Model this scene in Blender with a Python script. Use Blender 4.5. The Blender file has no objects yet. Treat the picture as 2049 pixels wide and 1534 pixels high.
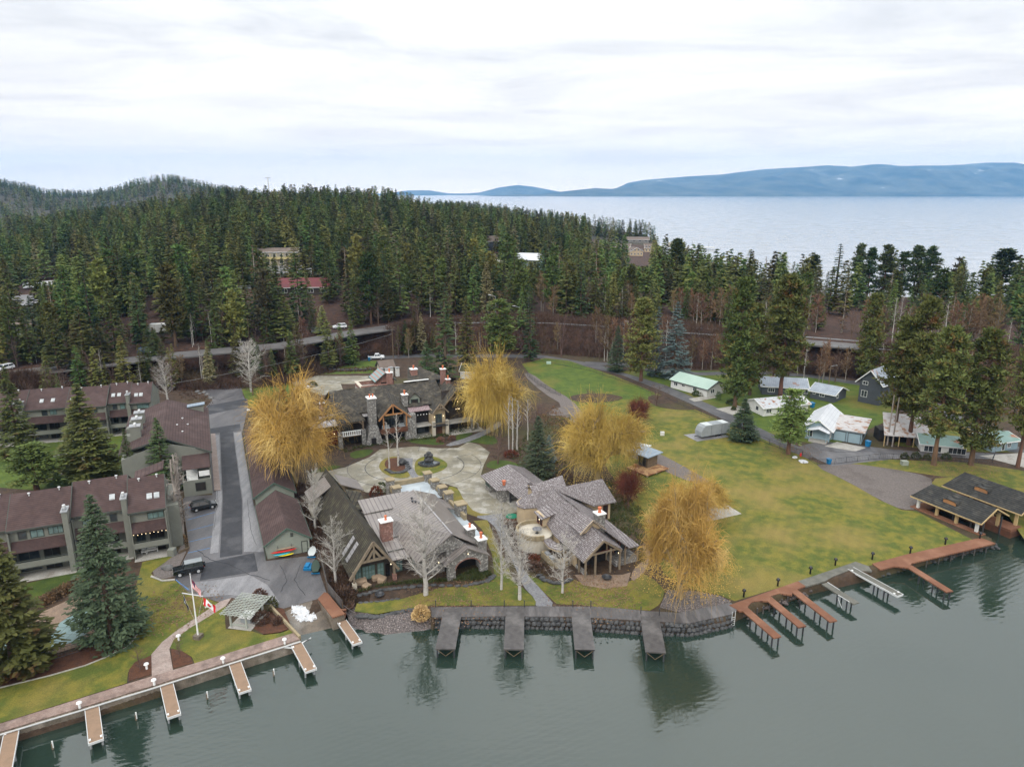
import bpy, math, random
import numpy as np
from mathutils import Vector
S=bpy.context.scene
R=math.radians
# ------------------------------------------------ camera (24 mm-equivalent drone lens, 55 m above the lake)
F=1421.; PIT=math.atan(382/F); CZ=55.; CP,SP=math.cos(PIT),math.sin(PIT)
cd=bpy.data.cameras.new('camera'); cam=bpy.data.objects.new('camera',cd); S.collection.objects.link(cam)
cam.location=(0,0,CZ); cam.rotation_euler=(math.pi/2-PIT,0,0)
cd.sensor_width=36; cd.sensor_fit='HORIZONTAL'; cd.lens=36*F/2049; cd.clip_start=.5; cd.clip_end=60000
S.camera=cam
# ------------------------------------------------ sky: overcast cloud deck over a Nishita sky
w=bpy.data.worlds.new('World'); S.world=w; w.use_nodes=True
nt=w.node_tree; nt.nodes.clear(); N=nt.nodes.new; LK=nt.links.new
def mth(op,a,b=None,c=None,t=None,clamp=False):
    t=t or nt
    n=t.nodes.new('ShaderNodeMath'); n.operation=op; n.use_clamp=clamp
    for i,v in enumerate((a,b,c)):
        if v is None: continue
        if hasattr(v,'is_linked'): t.links.new(v,n.inputs[i])
        else: n.inputs[i].default_value=v
    return n.outputs[0]
tc=N('ShaderNodeTexCoord'); sx=N('ShaderNodeSeparateXYZ'); LK(tc.outputs['Generated'],sx.inputs[0])
zc=mth('MAXIMUM',sx.outputs[2],0.0); za=mth('ADD',zc,.055)
cx=N('ShaderNodeCombineXYZ'); LK(mth('DIVIDE',sx.outputs[0],za),cx.inputs[0]); LK(mth('DIVIDE',sx.outputs[1],za),cx.inputs[1])
n1=N('ShaderNodeTexNoise'); n1.inputs['Scale'].default_value=.55; n1.inputs['Detail'].default_value=9; n1.inputs['Roughness'].default_value=.58; n1.inputs['Distortion'].default_value=.5
mp=N('ShaderNodeMapping'); mp.inputs['Scale'].default_value=(.8,1.0,1); mp.inputs['Rotation'].default_value=(0,0,R(8)); LK(cx.outputs[0],mp.inputs[0]); LK(mp.outputs[0],n1.inputs[0])
cr=N('ShaderNodeValToRGB'); e=cr.color_ramp.elements
e[0].position=.36; e[0].color=(.52,.535,.55,1); e[1].position=.6; e[1].color=(.9,.895,.87,1)
m_=e.new(.48); m_.color=(.73,.735,.735,1); LK(n1.outputs[0],cr.inputs[0])
# overcast brightness rises towards the zenith
lum=mth('MULTIPLY',mth('ADD',mth('MULTIPLY',zc,2.3),.88),9.6)
cl=N('ShaderNodeMixRGB'); cl.blend_type='MULTIPLY'; cl.inputs[0].default_value=1; LK(cr.outputs[0],cl.inputs[1]); LK(lum,cl.inputs[2])
hz=N('ShaderNodeMixRGB'); hz.inputs[2].default_value=(17,14.2,11.6,1)
LK(mth('MULTIPLY',mth('POWER',mth('SUBTRACT',1,zc),9),.92),hz.inputs[0]); LK(cl.outputs[0],hz.inputs[1])
sk=N('ShaderNodeTexSky'); sk.sky_type='NISHITA'; sk.sun_disc=False; sk.sun_elevation=R(38); sk.sun_rotation=R(200)
mx=N('ShaderNodeMixRGB'); mx.inputs[0].default_value=.93; LK(sk.outputs[0],mx.inputs[1]); LK(hz.outputs[0],mx.inputs[2])
bg=N('ShaderNodeBackground'); bg.inputs[1].default_value=.1; LK(mx.outputs[0],bg.inputs[0])
wo=N('ShaderNodeOutputWorld'); LK(bg.outputs[0],wo.inputs[0])
sl=bpy.data.lights.new('sun','SUN'); sl.energy=1.4; sl.angle=R(22); sl.color=(1,.96,.9)
so=bpy.data.objects.new('sun',sl); S.collection.objects.link(so); so.rotation_euler=(R(52),0,R(-20)); so.location=(0,-50,200)
S.view_settings.view_transform='Standard'; S.view_settings.look='None'; S.view_settings.exposure=0.22; S.view_settings.gamma=1
S.cycles.max_bounces=6; S.cycles.volume_bounces=1; S.cycles.transparent_max_bounces=8
S.cycles.diffuse_bounces=3; S.cycles.glossy_bounces=3; S.cycles.use_adaptive_sampling=True
# ------------------------------------------------ pixel of the photograph -> point of the place
def G(px,py,z=1.3):
    u=(px-1024.5)/F; v=(py-767)/F; t=(CZ-z)/(SP+v*CP); return (u*t,(CP-v*SP)*t)
def Zt(Y,py):
    v=(py-767)/F; return CZ-Y*(v*CP+SP)/(CP-v*SP)
def U(px): return (px-1024.5)/F/CP
# ------------------------------------------------ terrain
def ip(x,pts): a=np.array(pts,float); return np.interp(x,a[:,0],a[:,1])
_sh=[G(*p) for p in [(-900,1760),(0,1473),(310,1379),(584,1290)]]+[G(p[0],p[1],0) for p in [(592,1290),(715,1258)]]+[G(p[0],p[1],0) for p in [(760,1268),(800,1262),(868,1262)]]+[G(*p) for p in [(872,1236),(1020,1237),(1150,1241),(1290,1250),(1380,1252),(1455,1240)]]+[G(*p) for p in [(1500,1236),(1620,1200),(1700,1180),(1745,1158),(1840,1118),(1960,1092),(2049,1085),(2500,1080)]]
_sh=_sh[:15]+[G(*p) for p in [(1480,1224),(1540,1203),(1620,1175),(1745,1146),(1824,1124),(1955,1090)]]+[(77.5,103.2),(92,110.5),(140,122)]
_sh=sorted(_sh)
_hw=[(-400,790,6),(-200,775,6.2),(0,752,6.5),(60,744,6.8),(210,728,7.4),(300,716,7.8),(450,702,8.3),(560,692,8.7),(640,678,9),(720,664,9.2),(800,653,9.4),(900,646,9.5),(1000,645,9.5),(1100,646,9.5),(1200,652,9.5),(1300,660,9.5),(1450,671,9.5),(1620,686,9.5),(1800,701,9.5),(2049,718,9.5),(2300,742,9.5),(2600,775,9.5)]
HW=[(*G(a,b,c),c) for a,b,c in _hw]
_lr=[(-400,860),(-200,845),(0,808),(100,795),(250,770),(380,748),(500,734),(700,716),(850,708),(1080,709),(1180,716),(1250,722),(1330,735),(1400,742),(1500,738),(1620,745),(1750,765),(1900,790),(2049,800),(2600,850)]
LR=[G(*p) for p in _lr]
def yh(u): return ip(u,[(p[0]/p[1],p[1]) for p in HW])
def zh(u): return ip(u,[(p[0]/p[1],p[2]) for p in HW])
def yl(u): return ip(u,[(p[0]/p[1],p[1]) for p in LR])
def yb(u): return ip(u,[(-.9,9000),(-.3,7000),(-.2,4200),(-.1,2400),(0,1700),(.05,1350),(.1,1150),(.15,1000),(.185,880),(.2,790),(.215,620),(.25,430),(.3,385),(.35,365),(.5,350),(1.3,345)])
def sn(x,y,s,k=0): # cheap smooth noise
    return (np.sin(x/s*1.3+k)+np.sin(y/s*1.1+1.7*k)+np.sin((x+y)/s*.7+2*k)+np.sin((x-y)/s*.9-k))/4
def land(x,y):
    x=np.asarray(x,float); y=np.asarray(y,float); u=x/np.maximum(y,1)
    a=yl(u)+2.5; b=yh(u)-6.5; b=np.maximum(b,a+3); H=zh(u)
    z=np.full(x.shape,1.3)
    t=np.clip((y-a)/(b-a),0,1); t=t*t*(3-2*t); z=1.3+(H-1.3)*t
    pk=ip(u,[(-1,8),(-.72,10),(-.62,16),(-.53,24),(-.45,33),(-.4,38),(-.3,41),(-.17,38),(-.12,30),(-.05,25),(.02,19),(.09,13),(.15,7),(.185,6),(.25,5),(1,4.5)])
    t2=np.clip((y-b-15)/(650-b-15),0,1); z2=H+(pk-H)*t2**.75
    d=np.clip((y-650)/600,0,1); d=d*d*(3-2*d); z3=pk+(7-pk)*d
    z=np.where(y>b+15,np.where(y<650,z2,z3),z)
    fh=ip(u,[(-1.2,60),(-.76,82),(-.72,74),(-.66,52),(-.63,38),(-.58,34),(-.54,44),(-.51,64),(-.485,74),(-.46,74),(-.43,63),(-.4,52),(-.36,40),(-.3,28),(-.2,15),(-.1,6),(0,0)])
    z=z+fh*np.exp(-((y-1800)/420)**2)
    far=np.clip((y-300)/300,0,1); z=z+sn(x,y,37)*1.6*far+sn(x,y,120,2)*3*far*np.clip((y-700)/500,0,1)
    bk=(yb(u)-y); w=8+.03*y; z=np.where(y>200,np.where(bk<w,-2+(z+2)*np.clip(bk/w,0,1),z),z)
    ys=ip(x,_sh)
    xa,xb=_sh[5][0]-7,_sh[8][0]+2.0
    wd=np.where((x>-31.2)&(x<G(862,1240)[0]),np.where(x<-19.6,8.8,4.2),1.2)
    off=np.where(wd>2,0.3,-.2)
    z=np.where(y<130,np.minimum(z,-2.5+3.8*np.clip((y-ys+np.where(wd>2,.4,-.2+wd*.65))/wd,0,1)),z)
    ca,sa=math.cos(R(-64)),math.sin(R(-64)); bx_=(x-71.4)*ca+(y-115.3)*sa; by_=-(x-71.4)*sa+(y-115.3)*ca
    z=np.where((bx_>1.1)&(bx_<16)&(by_>.5)&(by_<16.5),-2.,z)
    return z
def land1(x,y): return float(land(np.array([x]),np.array([y]))[0])
def GT(px,py): # ray to terrain
    u=(px-1024.5)/F; v=(py-767)/F; dy=CP-v*SP; dz=-(SP+v*CP)
    t=np.arange(60,3000,1.0)*1.0; X=u*t; Y=dy*t; Z=CZ+dz*t; L=land(X,Y); k=np.argmax(Z<L)
    if Z[k]>=L[k]: k=len(t)-1
    return (X[k],Y[k],float(L[k]))
# ------------------------------------------------ materials
MT={}
def _mat(name):
    m=bpy.data.materials.new(name); m.use_nodes=True; t=m.node_tree; b=t.nodes['Principled BSDF']; return m,t,b
def mat(name,c1,c2=None,sc=1.,rough=.9,c3=None,sc3=None,bump=0.,bsc=None,det=5,lines=None,spec=.3,metal=0,world=False,thr=(.35,.65),thr3=(.5,.68),rnd=0,stretch=None,mow=0):
    """c1/c2 mixed by noise (sc per metre), c3 patches, lines=[(axis,period,width,colour)] joints in object space"""
    m,t,b=_mat(name); MT[name]=m; n=t.nodes.new; l=t.links.new
    b.inputs['Roughness'].default_value=rough; b.inputs['Metallic'].default_value=metal; b.inputs['Specular IOR Level'].default_value=spec
    if world: g=n('ShaderNodeNewGeometry').outputs['Position']
    else: g=n('ShaderNodeTexCoord').outputs['Object']
    if stretch:
        mm=n('ShaderNodeMapping'); mm.inputs['Scale'].default_value=stretch; l(g,mm.inputs[0]); gs=mm.outputs[0]
    else: gs=g
    def noise(s,d=det,co=None):
        x=n('ShaderNodeTexNoise'); x.inputs['Scale'].default_value=s; x.inputs['Detail'].default_value=d; x.inputs['Roughness'].default_value=.6; l(co or gs,x.inputs[0]); return x.outputs[0]
    def ramp(f,a,bb):
        r=n('ShaderNodeMapRange'); r.inputs[1].default_value=a; r.inputs[2].default_value=bb; l(f,r.inputs[0]); return r.outputs[0]
    def mix(f,a,bb):
        x=n('ShaderNodeMixRGB')
        if hasattr(f,'is_linked'): l(f,x.inputs[0])
        else: x.inputs[0].default_value=f
        for i,v in ((1,a),(2,bb)):
            if hasattr(v,'is_linked'): l(v,x.inputs[i])
            else: x.inputs[i].default_value=(*v,1)
        return x.outputs[0]
    col=None
    if c2: col=mix(ramp(noise(sc),*thr),c1,c2)
    else: col=mix(0.,c1,c1)
    if c3: col=mix(ramp(noise(sc3 or sc*.2,3),*thr3),col,c3)
    if lines:
        s=n('ShaderNodeSeparateXYZ'); l(g,s.inputs[0])
        for ax,per,wd,lc in lines:
            f=mth('LESS_THAN',mth('FRACT',mth('DIVIDE',s.outputs['XYZ'.index(ax)],per,t=t),t=t),wd/per,t=t); col=mix(f,col,lc)
    if world and not lines and name not in('mountain','hill_soil'):
        fn=noise(7,3); hs0=n('ShaderNodeHueSaturation'); l(col,hs0.inputs['Color']); l(mth('ADD',mth('MULTIPLY',ramp(fn,.3,.7),.5,t=t),.75,t=t),hs0.inputs['Value']); col=hs0.outputs[0]
    if mow:
        sm_=n('ShaderNodeMapping'); sm_.inputs['Rotation'].default_value=(0,0,R(mow)); l(g,sm_.inputs[0]); sv=n('ShaderNodeSeparateXYZ'); l(sm_.outputs[0],sv.inputs[0]); wob=mth('MULTIPLY',noise(.3,2),1.2,t=t)
        hs1=n('ShaderNodeHueSaturation'); l(col,hs1.inputs['Color']); l(mth('ADD',mth('MULTIPLY',mth('SINE',mth('MULTIPLY',mth('ADD',sv.outputs[0],wob,t=t),3.4,t=t),t=t),.035,t=t),1.,t=t),hs1.inputs['Value']); col=hs1.outputs[0]
    if rnd:
        oi=n('ShaderNodeObjectInfo'); at=n('ShaderNodeAttribute'); at.attribute_name='tint'
        r=mth('FRACT',mth('ADD',oi.outputs['Random'],at.outputs['Fac'],t=t),t=t)
        if name=='needle_fir': col=mix(mth('GREATER_THAN',r,.925,t=t),col,(.14,.095,.062))
        hs=n('ShaderNodeHueSaturation'); l(col,hs.inputs['Color'])
        l(mth('ADD',mth('MULTIPLY',r,.07*rnd,t=t),.5-.035*rnd,t=t),hs.inputs['Hue'])
        r2=mth('FRACT',mth('MULTIPLY',r,7.31,t=t),t=t)
        l(mth('ADD',mth('MULTIPLY',r2,.7*rnd,t=t),1-.35*rnd,t=t),hs.inputs['Value']); col=hs.outputs[0]
    l(col,b.inputs['Base Color'])
    if bump:
        bp=n('ShaderNodeBump'); bp.inputs['Strength'].default_value=1; bp.inputs['Distance'].default_value=bump; l(noise(bsc or sc*2,6),bp.inputs['Height']); l(bp.outputs[0],b.inputs['Normal'])
    return m
def leaf(name,c1,c2,sc=.5,rnd=1.,c3=None,thr3=(.55,.65),sc3=None):
    m=mat(name,c1,c2,sc,rough=.75,rnd=rnd,c3=c3,thr3=thr3,sc3=sc3,det=3,spec=.15)
    b=m.node_tree.nodes['Principled BSDF']; return m
def glow(name,c,s):
    m,t,b=_mat(name); MT[name]=m; b.inputs['Emission Color'].default_value=(*c,1); b.inputs['Emission Strength'].default_value=s; return m
# ------------------------------------------------ mesh helpers
def npmesh(name,V,Fc,m,parent=None,tint=None,link=True):
    me=bpy.data.meshes.new(name); V=np.asarray(V,np.float32); Fc=np.asarray(Fc,np.int32); k=Fc.shape[1]
    me.vertices.add(len(V)); me.vertices.foreach_set('co',V.ravel()); me.loops.add(Fc.size); me.loops.foreach_set('vertex_index',Fc.ravel())
    me.polygons.add(len(Fc)); me.polygons.foreach_set('loop_start',np.arange(0,Fc.size,k,dtype=np.int32)); me.update(calc_edges=True)
    if tint is not None:
        a=me.attributes.new('tint','FLOAT','POINT'); a.data.foreach_set('value',np.asarray(tint,np.float32))
    me.materials.append(MT[m]); o=bpy.data.objects.new(name,me)
    if link: S.collection.objects.link(o)
    if parent: o.parent=parent
    return o
class MB:
    def __init__(s): s.v=[]; s.f=[]
    def add(s,vs,fs):
        n=len(s.v); s.v+= [tuple(v) for v in vs]; s.f+=[tuple(i+n for i in f) for f in fs]; return s
    def box(s,x0,x1,y0,y1,z0,z1):
        return s.add([(x0,y0,z0),(x1,y0,z0),(x1,y1,z0),(x0,y1,z0),(x0,y0,z1),(x1,y0,z1),(x1,y1,z1),(x0,y1,z1)],[(0,3,2,1),(4,5,6,7),(0,1,5,4),(1,2,6,5),(2,3,7,6),(3,0,4,7)])
    def prism(s,poly,z0,z1):
        n=len(poly); a=sum(poly[i][0]*poly[(i+1)%n][1]-poly[(i+1)%n][0]*poly[i][1] for i in range(n))
        if a<0: poly=poly[::-1]
        return s.add([(x,y,z0) for x,y in poly]+[(x,y,z1) for x,y in poly],[tuple(range(n))[::-1],tuple(range(n,2*n))]+[(i,(i+1)%n,n+(i+1)%n,n+i) for i in range(n)])
    def slab(s,p,t,d=(0,0,-1)):
        n=len(p); q=[tuple(a[i]+d[i]*t for i in range(3)) for a in p]
        return s.add(list(p)+q,[tuple(range(n)),tuple(range(n,2*n))[::-1]]+[(i,n+i,n+(i+1)%n,(i+1)%n) for i in range(n)])
    def tube(s,a,b,r0,r1=None,n=6,cap=True):
        r1=r0 if r1 is None else r1; a=Vector(a); b=Vector(b); d=(b-a)
        if d.length<1e-6: return s
        d.normalize(); u=d.orthogonal().normalized(); w=d.cross(u); vs=[]
        for c,r in ((a,r0),(b,r1)):
            for i in range(n):
                t=2*math.pi*i/n; vs.append(c+u*(math.cos(t)*r)+w*(math.sin(t)*r))
        fs=[(i,(i+1)%n,n+(i+1)%n,n+i) for i in range(n)]
        if cap: fs+=[tuple(range(n))[::-1],tuple(range(n,2*n))]
        return s.add(vs,fs)
    def bar(s,a,b,w,h):
        """box beam between two points"""
        a=Vector(a); b=Vector(b); d=(b-a).normalized(); up=Vector((0,0,1))
        if abs(d.z)>.95: up=Vector((0,1,0))
        sd=d.cross(up).normalized(); up=sd.cross(d).normalized(); vs=[]
        for c in (a,b):
            for i,j in ((-1,-1),(1,-1),(1,1),(-1,1)): vs.append(c+sd*(i*w/2)+up*(j*h/2))
        return s.add(vs,[(0,1,2,3)[::-1],(4,5,6,7),(0,1,5,4),(1,2,6,5),(2,3,7,6),(3,0,4,7)])
    def lathe(s,prof,n=10,c=(0,0)):
        vs=[]; fs=[]
        for r,z in prof:
            for i in range(n): t=2*math.pi*i/n; vs.append((c[0]+r*math.cos(t),c[1]+r*math.sin(t),z))
        for k in range(len(prof)-1):
            for i in range(n): fs.append((k*n+i,k*n+(i+1)%n,(k+1)*n+(i+1)%n,(k+1)*n+i))
        fs+=[tuple(range(n))[::-1],tuple(range((len(prof)-1)*n,len(prof)*n))]
        return s.add(vs,fs)
    def rock(s,c,rx,ry,rz,rng,n=7):
        vs=[];fs=[]
        rings=[(-.6,.75),(0,1.),(.55,.8),(.9,.35)]
        for zz,rr in rings:
            for i in range(n):
                t=2*math.pi*i/n; k=rr*rng.uniform(.78,1.15); vs.append((c[0]+math.cos(t)*k*rx,c[1]+math.sin(t)*k*ry,c[2]+rz*(zz+rng.uniform(-.1,.1))))
        for k in range(3):
            for i in range(n): fs.append((k*n+i,k*n+(i+1)%n,(k+1)*n+(i+1)%n,(k+1)*n+i))
        fs+=[tuple(range(n))[::-1],tuple(range(3*n,4*n))]
        return s.add(vs,fs)
    def build(s,name,m,parent=None,label=None):
        me=bpy.data.meshes.new(name); me.from_pydata(s.v,[],s.f); me.materials.append(MT[m]); o=bpy.data.objects.new(name,me); S.collection.objects.link(o)
        if parent: o.parent=parent
        if label: o['label']=label
        return o
def tag(o,label,cat,group=None):
    o['label']=label; o['category']=cat
    if group: o['group']=group
    return o
def thing(name,label,cat,loc,rot=0,group=None):
    o=bpy.data.objects.new(name,None); o.empty_display_size=.3; S.collection.objects.link(o)
    o.location=loc if len(loc)==3 else (*loc,0); o.rotation_euler=(0,0,R(rot)); return tag(o,label,cat,group)
def copy_tree(o,parent=None):
    c=o.copy(); S.collection.objects.link(c); c.parent=parent
    for ch in o.children: copy_tree(ch,c)
    return c
def struct(o,label=None):
    o['kind']='structure'
    if label: o['label']=label
    return o
SHN=0
def sheet(name,pix,m,lv=1,z=1.3,k='px',label=None):
    """flat ground sheet from photo-ground points; lv = how many 6 mm layers up"""
    P=[G(a,b,z) for a,b in pix] if k=='px' else pix
    global SHN; SHN+=1
    mb=MB(); zz=z+.02*lv+.0004*(SHN%40); mb.prism(P,z-.05,zz); o=mb.build(name,m); return struct(o,label)
def smooth(pts,closed=True,it=2):
    P=[Vector((*p,0)) if len(p)==2 else Vector(p) for p in pts]
    for _ in range(it):
        Q=[]; n=len(P)
        for i in range(n if closed else n-1):
            a,b=P[i],P[(i+1)%n]; Q+= [a*.75+b*.25,a*.25+b*.75]
        if not closed: Q=[P[0]]+Q+[P[-1]]
        P=Q
    return [(p.x,p.y) if len(pts[0])==2 else tuple(p) for p in P]
def gp(*pp): return [G(*p) for p in pp]
# ------------------------------------------------ materials of the place
def C(*c): return tuple(c)
mat('litter',(.036,.024,.016),(.075,.047,.03),.7,world=True,c3=(.06,.055,.02),sc3=.05,bump=.15,bsc=2.5,det=8)
mat('brush_soil',(.03,.018,.014),(.075,.038,.025),.5,world=True,bump=.2,bsc=2)
mat('lawn',(.145,.132,.02),(.07,.09,.014),.5,world=True,mow=28,c3=(.19,.145,.04),sc3=.06,bump=.03,bsc=9,det=12,thr=(.4,.58),thr3=(.48,.68))
mat('lawn_green',(.085,.12,.014),(.045,.078,.012),.45,world=True,mow=-35,c3=(.14,.12,.025),sc3=.07,bump=.04,bsc=7,det=9,thr3=(.52,.72))
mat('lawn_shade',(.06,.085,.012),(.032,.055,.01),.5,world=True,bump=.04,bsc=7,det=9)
mat('asphalt',(.1,.095,.098),(.058,.056,.06),.35,world=True,c3=(.145,.14,.143),sc3=.16,rough=.42,spec=.5,det=8,stretch=(1.6,.5,1),thr3=(.5,.75))
mat('asphalt_dark',(.024,.025,.03),(.04,.041,.047),.6,world=True,rough=.65,spec=.35,c3=(.065,.065,.07),sc3=.25,det=7)
mat('asphalt_pale',(.22,.215,.22),(.13,.128,.135),.4,world=True,rough=.35,spec=.5,det=8,stretch=(2,.4,1))
mat('road',(.085,.08,.078),(.125,.118,.115),.3,world=True,rough=.6,det=6)
mat('road_low',(.06,.06,.065),(.1,.098,.1),.4,world=True,rough=.55,det=6)
mat('gravel',(.105,.088,.08),(.155,.135,.125),3,world=True,bump=.05,bsc=8,det=8,c3=(.085,.07,.062),sc3=.12)
mat('drive',(.25,.225,.165),(.13,.12,.09),.22,world=True,c3=(.31,.295,.255),sc3=.45,rough=.5,spec=.5,det=9,thr3=(.5,.66))
mat('slate',(.12,.12,.13),(.2,.2,.205),2.5,world=True,rough=.6,det=4,bump=.02)
mat('concrete',(.38,.36,.33),(.27,.26,.23),.6,world=True,rough=.75,det=8,c3=(.2,.17,.14),sc3=.5,thr3=(.58,.75))
mat('paver',(.2,.135,.11),(.27,.2,.17),1.2,world=True,rough=.55,det=7,c3=(.13,.09,.075),sc3=.5,spec=.5)
mat('path_brick',(.25,.19,.165),(.32,.26,.23),1.2,world=True,rough=.6,det=7)
mat('ramp',(.15,.12,.09),(.09,.075,.06),.8,world=True,rough=.5,det=8,c3=(.2,.18,.155),sc3=.3)
mat('snow',(.6,.61,.63),(.36,.37,.38),1.3,world=True,c3=(.16,.14,.12),sc3=1.1,thr3=(.55,.6),rough=.6,det=6,bump=.05)
mat('mulch',(.1,.042,.022),(.06,.028,.018),1.4,world=True,bump=.06,bsc=6,det=9)
mat('pebble',(.12,.1,.095),(.05,.042,.04),5,world=True,bump=.12,bsc=6,det=3,rough=.6,c3=(.2,.17,.16),sc3=7,thr3=(.55,.6))
mat('rock',(.09,.088,.085),(.16,.155,.15),1.3,rough=.75,det=8,bump=.08,bsc=3)
mat('rock_dark',(.035,.036,.038),(.075,.075,.075),1.1,rough=.55,det=8,bump=.08,bsc=3)
mat('wall_conc',(.2,.165,.13),(.1,.085,.065),.8,world=True,rough=.8,det=8,c3=(.3,.26,.22),sc3=.3)
mat('pool_cover',(.12,.2,.2),(.2,.29,.28),.35,rough=.35,spec=.5,lines=[('X',1.5,.06,(.04,.07,.07)),('Y',1.5,.06,(.04,.07,.07))],det=6)
mat('deck_tan',(.24,.17,.12),(.17,.125,.095),.9,world=True,det=7)
mat('mountain',(.015,.03,.03),(.1,.11,.09),.0022,world=True,det=10,c3=(.45,.46,.48),sc3=.0022,thr3=(.68,.74),stretch=(1,1,2.5))
mat('hill_soil',(.03,.032,.018),(.06,.045,.03),.03,world=True,det=9,bump=2,bsc=.2)
mat('blue_line',(.1,.25,.5),(.08,.16,.3),3)
mat('white_paint',(.78,.78,.77),(.66,.67,.66),1.2,rough=.5)
mat('white_metal',(.52,.53,.53),rough=.35,spec=.5)
# ------------------------------------------------ terrain: one polar sheet to the far hills
us=np.concatenate([np.linspace(-1.25,-.8,60)[:-1],np.linspace(-.8,.8,640),np.linspace(.8,1.25,60)[1:]])
ys=[55.]
while ys[-1]<9000: ys.append(ys[-1]*(1.0045 if ys[-1]<420 else 1.013)+ (0.02))
ys=np.array(ys)
UU,YY=np.meshgrid(us,ys); XX=UU*YY; ZZ=land(XX,YY)
V=np.stack([XX,YY,ZZ],-1).reshape(-1,3); nc=len(us); nr=len(ys)
i=(np.arange(nr-1)[:,None]*nc+np.arange(nc-1)[None,:]).ravel(); Fq=np.stack([i,i+1,i+1+nc,i+nc],-1)
zz=ZZ.reshape(-1); keep=(zz[Fq].max(1)>-1.99); keep&=True
g=npmesh('ground',V,Fq[keep],'litter'); struct(g)
g.data.materials.append(MT['brush_soil']); g.data.materials.append(MT['hill_soil'])
cx_=V[Fq[keep]].mean(1); uu=cx_[:,0]/cx_[:,1]; mi=np.zeros(len(cx_),np.int32); mi[(cx_[:,1]>yl(uu)+2.5)]=1; mi[cx_[:,1]>700]=2
g.data.polygons.foreach_set('material_index',mi); g.data.polygons.foreach_set('use_smooth',np.ones(len(mi),bool))
# lake bed under everything
mb=MB(); mb.add([(-40000,-3000,-2.6),(40000,-3000,-2.6),(40000,40000,-2.6),(-40000,40000,-2.6)],[(0,1,2,3)]); mat('bed',(.03,.035,.02),(.05,.05,.03),.3,world=True); struct(mb.build('lake_bed','bed'))
# ------------------------------------------------ water
m,t,b=_mat('water'); MT['water']=m; n=t.nodes.new; l=t.links.new
b.inputs['Base Color'].default_value=(.019,.033,.025,1); b.inputs['IOR'].default_value=1.66; b.inputs['Specular IOR Level'].default_value=.5
ge=n('ShaderNodeNewGeometry'); sp=n('ShaderNodeSeparateXYZ'); l(ge.outputs['Position'],sp.inputs[0])
def wn(sx_,sy_,rot,sc,det,dist=0):
    a=n('ShaderNodeMapping'); a.inputs['Rotation'].default_value=(0,0,R(rot)); a.inputs['Scale'].default_value=(sx_,sy_,1); l(ge.outputs['Position'],a.inputs[0])
    x=n('ShaderNodeTexNoise'); x.inputs['Scale'].default_value=sc; x.inputs['Detail'].default_value=det; x.inputs['Distortion'].default_value=dist; l(a.outputs[0],x.inputs[0]); return x.outputs[0]
wv=n('ShaderNodeTexWave'); wv.bands_direction='Y'; wv.inputs['Scale'].default_value=.42; wv.inputs['Distortion'].default_value=3.5; wv.inputs['Detail'].default_value=2; wv.inputs['Detail Scale'].default_value=.7
wm=n('ShaderNodeMapping'); wm.inputs['Rotation'].default_value=(0,0,R(-28)); l(ge.outputs['Position'],wm.inputs[0]); l(wm.outputs[0],wv.inputs[0])
h1=wn(.6,1.6,-20,1.3,3,.4); h2=wn(.5,1.5,12,.55,2,.3); patch=wn(1,1,0,.045,2)
pm=n('ShaderNodeMapRange'); pm.inputs[1].default_value=.38; pm.inputs[2].default_value=.68; pm.inputs[3].default_value=.25; pm.inputs[4].default_value=1; l(patch,pm.inputs[0])
hh=mth('ADD',mth('ADD',mth('MULTIPLY',h1,.5,t=t),mth('MULTIPLY',h2,.9,t=t),t=t),mth('MULTIPLY',wv.outputs[0],.13,t=t),t=t)
fd=n('ShaderNodeMapRange'); fd.inputs[1].default_value=60; fd.inputs[2].default_value=230; fd.inputs[3].default_value=1; fd.inputs[4].default_value=0; l(sp.outputs[1],fd.inputs[0])
bp=n('ShaderNodeBump'); bp.inputs['Distance'].default_value=.05; l(hh,bp.inputs['Height']); l(mth('MULTIPLY',pm.outputs[0],fd.outputs[0],t=t),bp.inputs['Strength']); l(bp.outputs[0],b.inputs['Normal'])
rr=n('ShaderNodeMapRange'); rr.inputs[1].default_value=250; rr.inputs[2].default_value=900; rr.inputs[3].default_value=.03; rr.inputs[4].default_value=.2; l(sp.outputs[1],rr.inputs[0]); l(mth('ADD',rr.outputs[0],mth('MULTIPLY',mth('SUBTRACT',patch,.45,t=t,clamp=True),.5,t=t),t=t),b.inputs['Roughness'])
ir=n('ShaderNodeMapRange'); ir.inputs[1].default_value=160; ir.inputs[2].default_value=700; ir.inputs[3].default_value=1.78; ir.inputs[4].default_value=1.45; l(sp.outputs[1],ir.inputs[0]); l(ir.outputs[0],b.inputs['IOR']); cw=n('ShaderNodeMapRange'); cw.inputs[1].default_value=160; cw.inputs[2].default_value=500; l(sp.outputs[1],cw.inputs[0]); l(cw.outputs[0],b.inputs['Coat Weight']); b.inputs['Coat IOR'].default_value=1.33; b.inputs['Coat Roughness'].default_value=.16
mb=MB(); mb.add([(-30000,-2000,0),(30000,-2000,0),(30000,30000,0),(-30000,30000,0)],[(0,1,2,3)]); struct(mb.build('lake_water','water'))
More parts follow.
